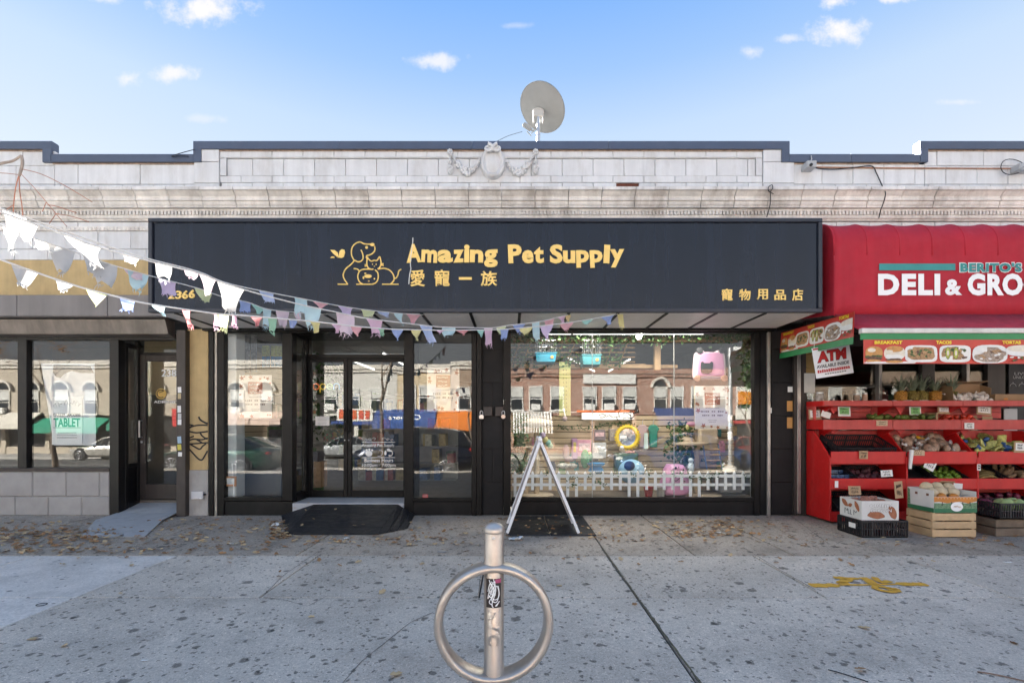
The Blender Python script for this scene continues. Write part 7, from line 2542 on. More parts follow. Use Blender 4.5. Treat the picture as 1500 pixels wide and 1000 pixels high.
cat_tree('tall cat tree with round platforms right of centre behind the poster',1024,.8,[('post',((1021,726),(1021,565),.05)),('deck',(1010,651,.30,.035)),('deck',(1045,690,.34,.035)),('deck',(1024,727,.36,.04)),('cush',(1007,646,.12,.08)),('box',(1026,1052,628,650))])
cat_tree('grey carpeted cat house post at the right of the display',1066,.9,[('post',((1073,726),(1073,690),.05)),('deck',(1068,690,.22,.03)),('deck',(1068,727,.28,.04)),('box',(1056,1088,700,722))],mat('grey carpet',(.35,.34,.32),.95,var=.15,vs=25))
t=thing('pet_ladder','small wooden pet ladder leaning between the platforms','ladder',at(1046,690,.7))
q=MB()
q.tube([at(1030,652,.62),at(1036,690,.6)],.014,6)
q.tube([at(1052,650,.62),at(1058,690,.6)],.014,6)
q.build('rail',mat('ladder blue grey',(.14,.18,.26),.6),t)
for k,py in enumerate((658,666,674,682)):
 MB().tube([at(1032+k,py,.61),at(1054+k,py,.61)],.016,8).build('rung',M_wood,t)
pf=thing('picket_fence','low white picket fence standing along the bottom of the display window','fence',at(925,727,.2))
YP=.20
pk=None
xs_p=[(p,(i in (0,6,7,13,14,20,21,27))) for i,p in enumerate([754.5+12.9*i*.995 for i in range(28)])]
for px,tall in xs_p:
 x_=X(px,YP)
 w=.022
 zb_,zt_=(Z(727,YP) if tall else Z(717,YP)),Z(689,YP)
 o=MB().prism([(x_-w,zb_),(x_+w,zb_),(x_+w,zt_-.04),(x_,zt_),(x_-w,zt_-.04)],YP-.012,YP,'y').build('picket',M_white,pf)
for pa,pb in ((694.5,699),(707.5,711.5)):
 MB().box(X(750,YP),X(1104,YP),YP+.001,YP+.014,Z(pb,YP),Z(pa,YP)).build('rail',M_white,pf)
ivy('ivy_sprig','small ivy sprigs wound along the white picket fence',[at(px,py,YP-.02) for px,py in ((762,694),(800,692),(838,698),(842,710),(868,694),(878,704),(884,712),(902,693),(930,695),(948,692),(985,692),(1000,691),(1012,699),(1030,702),(1040,697),(1052,692),(1094,698))],260,(.05,.012,.035),(.012,.024))
t=thing('sunflower_mirror','round mirror framed like a yellow sunflower on the slatwall','mirror',at(919,640,1.1))
cc=at(919,640,1.08)
rS=19.0*(DIST+1.08)/FPX
q=MB()
q.tube([cc+Vector((rS*.80*math.cos(2*PI*i/30),0,rS*.80*math.sin(2*PI*i/30))) for i in range(30)],rS*.14,8,closed=True)
q.build('ring',mat('sunflower yellow',(.72,.50,.02),.6,var=.1),t,smooth='all')
for i in range(26):
 a=2*PI*i/26
 d=Vector((math.cos(a),0,math.sin(a)))
 s_=Vector((-math.sin(a),0,math.cos(a)))*rS*.085
 p0_=cc+d*rS*.82
 p1_=cc+d*rS*1.02
 MB().add([p0_-s_,p0_+s_,p1_+s_*.5+Vector((0,-.01,0)),p1_-s_*.5+Vector((0,-.01,0))],[(0,1,2,3)]).build('petal',mat('sunflower yellow',(.72,.50,.02)),t,solid=.006)
MB().lathe([(.0,0),(rS*.70,0),(rS*.70,.006),(0,.006)],cc+Vector((0,.02,0)),28,Matrix.Rotation(PI/2,3,'X')).build('mirror_glass',mat('mirror',(.75,.75,.75),.04,metal=1,var=0),t)
o=MB().box(X(907,1.05),X(917,1.05),1.0,1.004,Z(641.5,1.05),Z(637.5,1.05)).build('mirror_tag',M_vinyl,t)
t=thing('pet_carrier','pink plastic pet carrier with black corner wheels hung high in the right pane','pet carrier',at(1041,555,.4))
M_pink=mat('pink plastic',(.60,.28,.45),.4,var=.05)
M_pinkl=mat('pale pink rim',(.75,.60,.66),.4)
a,c_=at(1018,555,.4),at(1064,512,.4)
w_,h_=c_.x-a.x,c_.z-a.z
def cp(u,v):
 return (a.x+u*w_,a.z+v*h_)
q=MB()
q.prism([cp(*p) for p in ((.0,.14),(.02,.02),(.1,.0),(.9,.0),(.98,.02),(1,.14),(.99,.5),(.96,.85),(.88,.97),(.72,.99),(.68,.92),(.32,.92),(.28,.99),(.12,.97),(.04,.85),(.01,.5))],.40,.52,'y')
q.build('rim',M_pinkl,t,bevel=.012)
q=MB().prism([cp(*p) for p in ((.06,.2),(.08,.1),(.92,.1),(.94,.2),(.92,.6),(.88,.86),(.7,.9),(.3,.9),(.12,.86),(.08,.6))],.385,.41,'y')
q.build('shell',M_pink,t,bevel=.01)
q=MB().prism([cp(*p) for p in ((.17,.28),(.2,.2),(.42,.18),(.52,.24),(.55,.36),(.56,.5),(.56,.57),(.5,.59),(.46,.54),(.28,.54),(.24,.59),(.18,.57),(.17,.48))],.378,.386,'y')
q.build('bear_hole',M_ink,t)
for u,v in ((.14,.97),(.86,.97)):
 p=Vector((a.x+u*w_,.37,a.z+v*h_))
 MB().lathe([(.02,0),(.05,.005),(.05,.035),(.02,.04)],p+Vector((0,.04,0)),14,Matrix.Rotation(PI/2,3,'X')).build('wheel',M_ink,t,smooth=True)
for u,v in ((.07,.03),(.93,.03)):
 p=Vector((a.x+u*w_,.37,a.z+v*h_))
 MB().lathe([(.02,0),(.05,.005),(.05,.035),(.02,.04)],p+Vector((0,.04,0)),14,Matrix.Rotation(PI/2,3,'X')).build('wheel',mat('tan wheel',(.45,.27,.2),.6),t,smooth=True)
def plush(name,label,cat,parts_):
 t=thing(name,label,cat,parts_[0][1])
 for nm,c,r_,m_ in parts_:
  MB().ell(c,r_,14,9).build(nm,m_,t,smooth='all')
 return t
M_cact=mat('cactus green',(.06,.24,.10),.8,var=.15,vs=15)
P_= lambda px,py,y=.7:at(px,py,y)
plush('cactus_scratcher','green cactus shaped scratching post with a yellow flower on a blue tub','cat scratcher',[('trunk',P_(857,672),(.075,.07,.16),M_cact),('arm',P_(865,669),(.045,.045,.07),M_cact),('flower',P_(864,664),(.03,.03,.03),PENN['yellow'])])
t=thing('blue_pet_tub','blue moulded pet tub behind the picket fence','pet tub',P_(873,690,.6))
MB().lathe([(.10,0),(.13,.03),(.09,.10),(.14,.13),(.15,.16),(.12,.15),(.08,.12)],P_(873,692,.6),20).build('bowl',mat('blue plastic',(.03,.22,.45),.35),t,smooth=True)
t=thing('pet_tunnel','pale blue and navy pet bed shell in the middle of the display','pet bed',P_(925,700,.6))
MB().ell(P_(925,690,.7),(.22,.16,.20),18,12).build('shell',mat('pale blue plush',(.25,.42,.55),.9,var=.1),t,smooth='all')
MB().ell(P_(922,682,.52),(.09,.03,.08),16,10).build('opening',mat('navy plush',(.015,.025,.08),.9),t,smooth='all')
t=thing('toy_display_box','green box stand with a fluffy white cat on its top','display stand',P_(918,690,1.0))
pxbox(MB(),903,935,664,692,.95,1.2).build('stand',mat('moss green',(.07,.11,.04),.9,var=.3,vs=20),t,bevel=.01)
plush('plush_toy','small white and grey plush cat sitting on the green stand','soft toy',[('body',P_(911,659,1.0),(.05,.05,.05),M_plush),('head',P_(911,655,.97),(.035,.035,.03),M_white)])
plush('plush_toy','pink plush fish lying on the green stand','soft toy',[('body',P_(921,662,1.0),(.07,.03,.02),mat('salmon plush',(.55,.25,.18),.9)),('fin',P_(928,662,1.0),(.02,.02,.025),mat('salmon plush',(.55,.25,.18)))])
for i,(px0,px1,py0,py1,c,lb) in enumerate(((838,846,642,672,(.40,.22,.36),'narrow purple toy package with yellow picture on the slatwall'),(846,866,644,668,(.58,.28,.36),'pink wrapped toy package on the slatwall'),(870,887,629,645,(.18,.14,.15),'dark toy box with a pink picture on the slatwall'),(868,888,648,671,(.50,.50,.50),'pale grey litter tray box on the slatwall'),(1000,1012,665,690,(.62,.60,.58),'white arched carton beside the poster'),(893,903,628,646,(.30,.25,.22),'brown mesh toy bag beside the sunflower mirror'))):
 t=thing('toy_package',lb,'package',at((px0+px1)/2,py1,1.2),'packages on the slatwall')
 pxbox(MB(),px0,px1,py0,py1,1.16,1.29).build('carton',mat('package %d'%i,c,.5,var=.2,vs=14),t,bevel=.006)
 a,c_=at(px0+2,py1-3,1.158),at(px1-2,py0+3,1.158)
 MB().box(a.x,c_.x,1.155,1.1595,a.z+(c_.z-a.z)*.3,c_.z-(c_.z-a.z)*.1).build('picture',mat('package picture %d'%i,((.5,.4,.1),(.65,.5,.52),(.6,.4,.42),(.62,.62,.6),(.2,.2,.2),(.4,.35,.3))[i],.5,var=.5,vs=30),t)
plush('plush_toy','grey pink curled cat pillow on the slatwall','soft toy',[('body',P_(829,662,1.2),(.06,.04,.14),mat('dusty pink plush',(.42,.30,.30),.95)),('end',P_(835,672,1.2),(.10,.04,.05),mat('dusty pink plush',(.42,.30,.30)))])
for px,m_,lb in ((941,mat('dusty pink plush',(.42,.30,.30)),'pink dog jumper on a hanger beside the mirror'),(957,mat('green knit',(.02,.20,.14),.9,var=.2,vs=20),'dark green dog jumper on a hanger')):
 t=thing('dog_jumper',lb,'dog jumper',at(px,625,1.15),'dog jumpers on the slatwall')
 zz=0 if px>950 else -.02
 MB().prism([(at(px+dx,py,1.15).x,at(px+dx,py,1.15).z) for dx,py in ((-4,622),(4,622),(9,628),(6,632),(5.5,655),(-5.5,655),(-6,632),(-9,628))],1.12,1.18,'y').build('knit',m_,t,bevel=.015)
 MB().tube([at(px,622,1.15),at(px,616,1.15),at(px+2,614,1.15)],.006,5).build('hook',M_galv,t)
o=MB().prism([(at(946+dx,py,1.1).x,at(946+dx,py,1.1).z) for dx,py in ((-2.5,634),(2.5,634),(3,657),(-3,657))],1.08,1.1,'y').build('pale_card',mat('pale mint card',(.50,.60,.55),.6))
tag(o,'narrow pale mint card hanging between the two jumpers','card')
t=thing('toy_carrier','rounded pink pet carrier with a round top button behind the picket fence','pet carrier',P_(993,727,.5))
q=MB()
q.prism([(at(993+dx,py,.42).x,at(993+dx,py,.42).z) for dx,py in ((-19,726),(18,726),(21,715),(17,700),(14,684),(9,681),(-8,681),(-13,684),(-16,700),(-21,715))],.42,.75,'y')
q.build('shell',M_pink,t,bevel=.05,smooth=True)
MB().ell(at(990,685,.41),(.02,.01,.02),10,6).build('button',M_ink,t)
MB().tube(smooth([at(984,700,.41),at(990,704,.405),at(996,700,.41),at(1000,704,.41)],4),.006,5).build('face_line',M_ink,t)
MB().ell(at(993,717,.43),(.19,.02,.09),16,8).build('pouch',mat('bright pink plastic',(.68,.30,.50),.4),t,smooth='all')
plush('cat_figurine','white patterned cat figurine standing right of the pink carrier','figurine',[('body',P_(1012,685,.45),(.055,.045,.10),mat('figurine white',(.55,.62,.62),.4,var=.5,vs=35)),('head',P_(1012,674,.45),(.045,.04,.04),mat('figurine white',(.55,.62,.62)))])
for i,(px,c,lb) in enumerate(((950,(.35,.03,.03),'red metal pail behind the picket fence'),(968,(.38,.37,.35),'grey metal pail behind the picket fence'))):
 t=thing('pail',lb,'pail',P_(px,727,.45),'pails behind the picket fence')
 MB().lathe([(.055,0),(.075,.15),(.078,.155),(.07,.15),(.05,.01)],P_(px,727,.45),18).build('bucket',mat('pail %d'%i,c,.4,metal=.3),t,smooth=True)
 MB().tube([P_(px,715,.45)+Vector((.078*math.cos(a_),0,.05*math.sin(a_)+.03)) for a_ in [PI*k/8 for k in range(9)]],.004,4).build('handle',M_galv,t)
t=thing('zebra_cat_tunnel','black and white patterned plush lying at the left of the display','soft toy',P_(832,684,.8))
MB().ell(P_(825,682,.8),(.10,.06,.05),14,8).build('body',mat('pied plush',(.45,.43,.38),.9,var=.9,vs=22),t,smooth='all')
MB().ell(P_(838,682,.8),(.09,.05,.045),14,8).build('tail',mat('pied plush',(.45,.43,.38)),t,smooth='all')
for px,py,c,lb in ((803,648,'mint','mint green balloon by the sandwich board top'),(799,644,'yellow','yellow balloon in the display'),(806,653,'green','green balloon in the display'),(795,637,'lilac','purple paper flower in the display')):
 tag(MB().ell(P_(px,py,.7),(.05,.05,.055),12,8).build('balloon',PENN[c],smooth='all'),lb,'balloon')
t=thing('parrot_toy','red and yellow toy parrot on the platform behind the poster','toy parrot',P_(1013,622,.7))
MB().ell(P_(1013,621,.7),(.09,.04,.04),12,8).build('body',PENN['red'],t,smooth='all')
MB().ell(P_(1007,625,.7),(.03,.03,.05),10,7).build('wing',PENN['yellow'],t,smooth='all')
t=thing('board_sign','white strip sign with an orange edge and black cat doodles above the slatwall','sign',at(890,614,WB-.06))
pxbox(MB(),852,929,604,614,WB-.08,WB-.06).build('board',M_vinyl,t)
pxbox(MB(),845,929,600.5,603.5,WB-.09,WB-.06).build('edge',mat('orange edge',(.5,.13,.04),.6),t)
q=MB()
for c_,pts in ((0,[(908,611),(906,604),(910,600),(918,599),(926,602),(929,608),(925,612),(918,611),(912,613)]),(0,[(912,606),(916,604),(921,606),(924,609)]),(0,[(907,609),(903,611),(905,614)]),(0,[(921,604),(929,601),(933,606)]),(0,[(877,609),(881,606),(887,608),(884,611),(878,611)]),(0,[(888,610),(893,608),(898,611),(903,609)])):
 q.tube(smooth([at(px,py,WB-.085) for px,py in pts],4),.012,5)
q.build('cat_doodle',M_ink,t)
t=thing('striped_strip','brown board with white upright stripes above the slatwall at the left','sign',at(778,634,WB-.05))
for i in range(13):
 px=752+i*4.4
 pxbox(MB(),px,px+2.0,604,620,WB-.06,WB-.05).build('stripe',mat('dull white stripe',(.42,.40,.36),.6),t)
pxbox(MB(),749,850,603,604,WB-.06,WB-.045).build('rail',M_vinyl,t)
def shelving(label,x0,x1,y0,y1,z1,rows,seed,cols):
 t=thing('shelf_unit',label,'shelf unit',((x0+x1)/2,(y0+y1)/2,ZF))
 rnd=random.Random(seed)
 q=MB()
 q.box(x0,x1,y1-.03,y1,ZF,z1)
 for k in range(rows+1):
  z_=ZF+(z1-ZF)*k/rows
  q.box(x0,x1,y0,y1-.031,z_-.02,z_)
 q.build('frame',mat('shelf steel',(.30,.29,.27),.5),t)
 for ci,c in enumerate(cols):
  q=MB()
  for k in range(rows):
   z_=ZF+(z1-ZF)*k/rows+.002
   x_=x0+.02
   while x_<x1-.12:
    w=rnd.uniform(.08,.2)
    h=rnd.uniform(.5,.85)*(z1-ZF)/rows
    if rnd.randrange(len(cols))==ci:
     q.box(x_,x_+w*.92,y0+.02+rnd.uniform(0,.03),y1-.05,z_,z_+h)
    x_+=w
  q.build('goods',mat('goods %d %.2f'%(ci,c[0]),c,.5,var=.5,vs=16),t,kind='stuff')
 return t
shelving('steel shelf of mixed pet goods straight behind the shop door',-3.3,-1.2,3.0,3.5,2.0,5,3,[(.30,.22,.08),(.10,.14,.06),(.25,.05,.04),(.05,.10,.22),(.42,.38,.3)])
shelving('steel shelf of pet food bags at the back left of the shop',-4.6,-3.4,5.5,6.0,2.3,5,4,[(.12,.16,.05),(.35,.25,.1),(.05,.1,.2)])
lw=thing('side_slatwall','ochre slatwall hung with blue and yellow packets in the narrow left window','slatwall',(-4.6,1.3,ZF))
for i in range(24):
 z0_=ZF+i*.105
 MB().box(-4.70,-4.67,.35,2.6,z0_+.01,z0_+.103).build('board',M_slat,lw)
MB().box(-4.715,-4.701,.30,2.7,ZF,2.8).build('groove_backing',M_slatd,lw)
pxpart('white_column',327,346,486,729,.09,.34,mat('grey white column',(.52,.53,.52),.7,var=.05),lw,.01)
q,q2=MB(),MB()
for i,px in enumerate((386,391.5,399,404.5,409.5)):
 for yy in (1.0,):
  a,c_=at(px-2.3,537,yy),at(px+2.3,522,yy)
  q.box(a.x,c_.x,yy,yy+.05,a.z,c_.z)
  a,c_=at(px-2.3,522,yy),at(px+2.3,506,yy)
  q2.box(a.x,c_.x,yy,yy+.05,a.z,c_.z)
q.build('blue_packet',mat('blue packet',(.02,.18,.42),.4,var=.3,vs=25),lw)
q2.build('yellow_packet',mat('yellow packet',(.35,.40,.08),.4,var=.5,vs=25),lw)
q=MB()
for px in (361,371):
 a,c_=at(px-4,545,.9),at(px+4,490,.9)
 q.box(a.x,c_.x,.9,.93,a.z,c_.z)
q.build('long_packet',mat('silver packet',(.32,.33,.36),.3,var=.6,vs=14),lw)
pxbox(MB(),346,412,640,727,.45,.8).build('counter',mat('dark counter',(.03,.03,.035),.4),lw)
shelving('shelf of green packets behind the counter in the narrow left window',-4.45,-3.45,1.2,1.6,1.9,4,8,[(.06,.14,.05),(.25,.22,.1),(.1,.1,.12)])
ns=thing('neon_sign','multicoloured neon open sign with letters given a faint glow behind the left door leaf','neon sign',at(480,566,.9))
for ch_,px,c in (('o',463,(.60,.16,.05)),('p',473,(.60,.42,.05)),('e',483,(.30,.45,.18)),('n',493,(.10,.28,.45))):
 q=MB()
 pts={'o':[(4.3*math.cos(a),4.3*math.sin(a)) for a in [2*PI*i/16 for i in range(17)]],'p':[(4*math.cos(a)-0,4*math.sin(a)) for a in [PI+2*PI*i/16 for i in range(17)]]+[(-4,-9)],'e':[(-4,0),(4,0)]+[(4*math.cos(a),4*math.sin(a)) for a in [PI*1.75*i/14 for i in range(15)]],'n':[(-4,-4.5),(-4,1)]+[(4*math.cos(a),1+3.5*math.sin(a)) for a in [PI-PI*i/8 for i in range(9)]]+[(4,-4.5)]}[ch_]
 q.tube([at(px+a,566-c_,.95) for a,c_ in pts],.011,6)
 q.build('neon_letter',mat('neon '+ch_,c,.3,emis=(*c,.05)),ns,smooth='all')  # weak emission added so the letters glow in their own colours
for px0,px1,py0,py1,y,c,lb in ((459,470,676,714,1.2,(.30,.19,.11),'brown carton on the floor just inside the left door leaf'),(488,503,627,640,2.2,(.50,.33,.05),'yellow package on a low shelf inside the door'),(470,490,632,646,2.3,(.36,.08,.05),'red package on a low shelf inside the door')):
 o=pxbox(MB(),px0,px1,py0,py1,y,y+.3).build('carton',mat('carton '+lb,c,.7,var=.3,vs=12),bevel=.005)
 tag(o,lb,'carton')
ivy('ivy_tree','tall artificial fir tree just inside the left door leaf',[Vector((X(478,1.8)+(.5-f)*.5*math.sin(f*40),1.8+.3*math.cos(f*33),ZF+.9+1.5*f)) for f in [i/30 for i in range(31)]],700,(.12,.12,.08),(.03,.06))
o=MB().box(-9.2,-5.2,2.4,2.5,ZF,2.9).build('partition',mat('dark partition',(.10,.085,.07),.8))
tag(o,'dark partition wall inside the tablet shop','partition')
o=MB().box(-6.6,-5.2,1.4,1.45,1.9,2.9).build('tan_panel',mat('tan panel',(.40,.32,.2),.8))
tag(o,'tan wall panel inside the tablet shop beside its door','panel')
shelving('dark grocery shelf inside the deli',4.4,7.2,1.6,2.1,2.1,5,12,[(.06,.09,.03),(.16,.1,.06),(.2,.03,.03),(.1,.1,.1),(.25,.22,.18)])
hp=random.Random(15)
for nm_,c_,n_ in (('pink',(.55,.25,.33),6),('teal',(.05,.25,.25),6),('tan',(.45,.33,.2),7),('dark',(.06,.06,.08),6),('green',(.12,.25,.07),5)):
 q=MB().box(-.05,.05,-.012,.012,-.09,.05)
 q.box(-.035,.035,-.008,.008,.05,.085)
 heap('toy_packet','small %s toy packet hanging on the slatwall'%nm_,'toy packet','small %s toy packets on the slatwall'%nm_,q,mat('toy packet '+nm_,c_,.4,var=.6,vs=25,rand=.3),[Vector((X(hp.uniform(772,1095),WB),WB-.02-.002*i,Z(hp.choice((632,651,668,684))+hp.uniform(-3,3),WB))) for i in range(n_)],False,(.7,1.25),False)
 # pavement furniture and litter
 # ring bicycle rack
M_rack=mat('cast steel',(.56,.50,.44),.36,metal=.75,var=.14,vs=9,bump=.08,bs=60,dirt=.45,dcol=(.30,.22,.16),dscale=6)
YR=FPX/288-DIST
xr=X(723.5,YR)
zg=gz(YR)
rk=thing('bicycle_rack','cast metal ring bicycle rack on a round capped post in the foreground','bicycle rack',(xr,YR,zg))
zc=Z(910,YR)
Ro=87/288
pr_=.0505
zcap=Z(779,YR)
q=MB()
q.lathe([(pr_+.028,0),(pr_+.028,.012),(pr_+.006,.02),(pr_+.003,.05),(pr_,.06),(pr_,zcap-zg-.004),(pr_-.002,zcap-zg)],(xr,YR,zg),36)
q.build('post',M_rack,rk,smooth=True)
ct_=Z(765,YR)-zcap
q=MB().lathe([(pr_+.0035,0),(pr_+.005,.004),(pr_+.0045,.012)]+[((pr_+.004)*math.cos(PI/2*i/8),.012+(ct_-.012)*math.sin(PI/2*i/8)) for i in range(1,8)]+[(.001,ct_)],(xr,YR,zcap+.001),36)
q.build('cap',M_rack,rk,smooth=True)
ya=R(4)
n_,m_=72,14
rings=[]
for i in range(n_):
 a=2*PI*i/n_
 row=[]
 for j in range(m_):
  b_=2*PI*j/m_
  cb,sb_=math.cos(b_),math.sin(b_)
  rr_=(Ro-.023)+.023*(abs(cb)**.6)*(1 if cb>0 else -1)
  yy=.060*(abs(sb_)**.6)*(1 if sb_>0 else -1)
  p=Vector((rr_*math.cos(a),yy,rr_*math.sin(a)))
  p=Matrix.Rotation(ya,3,'Z')@p
  row.append(Vector((xr,YR,zc))+p)
 rings.append(row)
vs=[p for r_ in rings for p in r_]
fs=[(i*m_+j,i*m_+(j+1)%m_,((i+1)%n_)*m_+(j+1)%m_,((i+1)%n_)*m_+j) for i in range(n_) for j in range(m_)]
MB().add(vs,fs).build('ring',M_rack,rk,smooth='all')
q=MB().lathe([(.004,0),(.0085,.0),(.0085,.004),(.004,.0045)],(xr-.001,YR-pr_-.001,zcap-.018),16,Matrix.Rotation(PI/2,3,'X'))
q.build('screw',M_galv,rk)
def on_post(u,v,l=0.0):
 """u: metres round the post from its front line, v: height"""
 a=u/pr_
 return Vector((xr+(pr_+l)*math.sin(a),YR-(pr_+l)*math.cos(a),v))
zt_,zb_=Z(887,YR),Z(940,YR)
for k,ch_ in enumerate('NYC'):
 vs,fs=glyphs(ch_,.05)
 x0_,x1_=min(v.x for v in vs),max(v.x for v in vs)
 y0_,y1_=min(v.y for v in vs),max(v.y for v in vs)
 hh=(zt_-zb_)/3
 q=MB()
 P0=[(((v.y-y0_)/(y1_-y0_)-.5)*.062,zt_-hh*(k+.04+.92*(v.x-x0_)/(x1_-x0_))) for v in vs]
 P1=[on_post(u,v,.0018) for u,v in P0]+[on_post(u,v,-.001) for u,v in P0]
 ed={}
 for f in fs:
  for i in range(len(f)):
   ed[(f[i],f[(i+1)%len(f)])]=1
 b0=len(P0)
 q.add(P1,list(fs)+[(e[0],e[1],e[1]+b0,e[0]+b0) for e in ed if (e[1],e[0]) not in ed])
 q.build('raised_letter',M_rack,rk)
sk=thing('sticker','black sticker with a white scribbled tag on the bicycle rack post','sticker',on_post(0,Z(864,YR),.002))
zt_,zb_=Z(842.5,YR),Z(884.5,YR)
n_=10
q=MB()
A_=[on_post(-.040+.080*i/n_,zt_-.002*(i%2),.0012) for i in range(n_+1)]
C_=[on_post(-.040+.080*i/n_,zb_,.0012) for i in range(n_+1)]
q.strip(A_,C_)
q.build('sheet',mat('sticker black',(.035,.025,.022),.45,var=.2),sk)
q=MB()
for pth in ([(-.3,.95),(-.1,.6),(-.42,.3),(-.2,.7),(.1,.9),(-.1,.35),(.2,.75),(.38,.5),(.2,.2),(-.15,.3),(.1,.62)],[(-.4,.55),(-.2,.85),(.05,.5),(-.3,.2),(-.05,.1)],[(0,.98),(.15,.6),(-.1,.15),(-.02,.02)],[(-.35,.42),(.1,.28),(.4,.42),(.32,.75)],[(.2,.06),(.42,.22)],[(.12,.06),(.35,.18)],[(-.15,.9),(.05,.75),(-.25,.5),(.15,.45)]):
 P0=smooth([Vector((u*.072,v,0)) for u,v in pth],5) if len(pth)>2 else [Vector((u*.072,v,0)) for u,v in pth]
 q.tube([on_post(p.x,zb_+(zt_-zb_)*p.y,.0018) for p in P0],.0024,4)
q.build('scrawl',M_vinyl,sk)
q=MB().strip([on_post(.008+.032*i/4,zt_-.004,.0018) for i in range(5)],[on_post(.008+.032*i/4,zt_-.022,.0018) for i in range(5)])
q.build('pink_patch',mat('sticker pink',(.45,.08,.18),.5),sk)
# rubber ramp at the pet shop door
M_rub=mat('black rubber',(.010,.0105,.0135),.6,var=.15,vs=6,bump=.3,bs=90,dirt=.2,dcol=(.07,.065,.06),dscale=5)
rp_=thing('rubber_ramp','black rubber threshold ramp with sloped sides at the pet shop door','ramp',(X(510),-.6,0))
zt_=.165
tl,tr=X(459,-.02),X(583,-.02)
fl,fr=g2(418,783),g2(557,780)
fl2=g2(603,755)
fy=fl.y
bl,br=X(410,-.02),X(608,-.02)
def rz_(x,y,z=0):
 return Vector((x,y,gz(y)+z))
q=MB()
n_=5
for i in range(n_):
 t0,t1=i/n_,(i+1)/n_-.012
 def pt(s,t):
  a=rz_(tl,-.02,zt_).lerp(rz_(fl.x+.10,fy,.012),t)
  c=rz_(tr,-.02,zt_).lerp(rz_(fr.x,fy,.012),t)
  return a.lerp(c,s)
 A_=[pt(s/6,t0) for s in range(7)]
 C_=[pt(s/6,t1) for s in range(7)]
 MB().add(A_+C_+[p-Vector((0,0,.012)) for p in A_]+[p-Vector((0,0,.012)) for p in C_],[(k,k+1,k+8,k+7) for k in range(6)]+[(k+14,k+15,k+1,k) for k in range(6)]+[(k+7,k+8,k+22,k+21) for k in range(6)]+[(0,7,21,14),(6,20,27,13)]).build('tread_panel',M_rub,rp_)
q=MB()
a,c,e,f=rz_(tl,-.02,zt_-.004),rz_(fl.x+.10,fy,.008),rz_(fl.x,fy+.0,.004),rz_(bl+.02,-.02,.004)
q.add([a,c,e,f],[(0,1,2,3)])
q.build('left_wing',M_rub,rp_)
for k in range(3):
 s0,s1=k/3+.008,(k+1)/3-.008
 a,c=rz_(tr,-.02,zt_-.004),rz_(fr.x,fy,.008)
 e=rz_(br,-.02,.10 if k==9 else .012)
 f=rz_(fr.x+.30,fy+.35,.004)
 q=MB().add([a.lerp(e,s0),c.lerp(f,s0),c.lerp(f,s1),a.lerp(e,s1)],[(0,1,2,3)])
 q.build('right_wing',M_rub,rp_,solid=.004)
q=MB().add([rz_(tl,-.02,zt_-.014),rz_(tr,-.02,zt_-.014),rz_(fr.x,fy,.0),rz_(fl.x+.1,fy,.0)],[(0,1,2,3)])
q.build('underside',M_rub,rp_)
# mat under the sandwich board
m0,m1,m2_,m3=g2(746,785),g2(874,785),g2(848,756.5),g2(741,756.5)
mt_=thing('rubber_mat','flat black rubber mat lying under the white sandwich board','mat',rz_(m0.x+.5,-.6))
for (a,c) in ((m0.x-.02,X(806,m0.y)),(X(806,m0.y)+.006,m1.x)):
 MB().add([rz_(a,m0.y,.003),rz_(c,m0.y,.003),rz_(c,m2_.y,.003),rz_(a,m2_.y,.003),rz_(a+.006,m0.y+.006,.016),rz_(c-.006,m0.y+.006,.016),rz_(c-.006,m2_.y-.006,.016),rz_(a+.006,m2_.y-.006,.016)],[(4,5,6,7),(0,1,5,4),(1,2,6,5),(2,3,7,6),(3,0,4,7)]).build('half',M_rub,mt_)
q=MB()
for (px,py,w) in ((822,771,.16),(765,773,.03)):
 g_=g2(px,py)
 q.box(g_.x-w/2,g_.x+w/2,g_.y-.012,g_.y+.012,gz(g_.y)+.0165,gz(g_.y)+.018)
q.build('hand_slot',M_ink,mt_)
# white A-frame sandwich board, seen end on
af=thing('sandwich_board','white plastic sandwich board standing edge-on on the black mat','sandwich board',rz_(X(794,-1.0),-1.0))
YA0,YA1=-1.26,-.62
top_=at(791.5,645,YA0)
fl,fr=g2(743,776.5),g2(848,775)
zA= lambda y:gz(y)+.018
lf_,rf_=Vector((X(743,YA0),YA0,zA(YA0))),Vector((X(848,YA0),YA0,zA(YA0)))
apex=Vector((top_.x,YA0,top_.z))
M_plas=mat('white plastic',(.86,.86,.86),.4,var=.03,vs=6,dirt=.1,dcol=(.5,.48,.45))
for nm,foot in (('left_leaf',lf_),('right_leaf',rf_)):
 d=(foot-apex)
 L_=d.length
 d.normalize()
 w=Vector((0,1,0)).cross(d).normalized()*.018
 if nm=='right_leaf':
  w=-w
 def bar(q,p0,p1,y0,y1,hw=1.0,in0=0.0):
  q.add([p+Vector((0,yy-YA0,0))+w*s_ for yy in (y0,y1) for p,s_ in ((p0,-hw),(p1,-hw),(p1,hw),(p0,hw))],[(0,1,2,3),(7,6,5,4),(0,4,5,1),(1,5,6,2),(2,6,7,3),(3,7,4,0)])
 q=MB()
 for y0,y1 in ((YA0,YA0+.045),(YA1-.045,YA1)):
  bar(q,apex,foot,y0,y1)
 bar(q,apex+d*.02,apex+d*.09,YA0+.046,YA1-.046)
 bar(q,foot-d*.16,foot-d*.11,YA0+.046,YA1-.046)
 ob=q.build(nm,M_plas,af,bevel=.006)
 q=MB()
 bar(q,apex+d*.09,foot-d*.16,YA0+.046,YA1-.046,.35)
 q.build('sheet',mat('faded sign sheet',(.50,.42,.40),.5,var=.25,vs=5),ob)
q=MB()
q.tube([apex+Vector((0,.0,.012)),apex+Vector((0,YA1-YA0,.012))],.026,10)
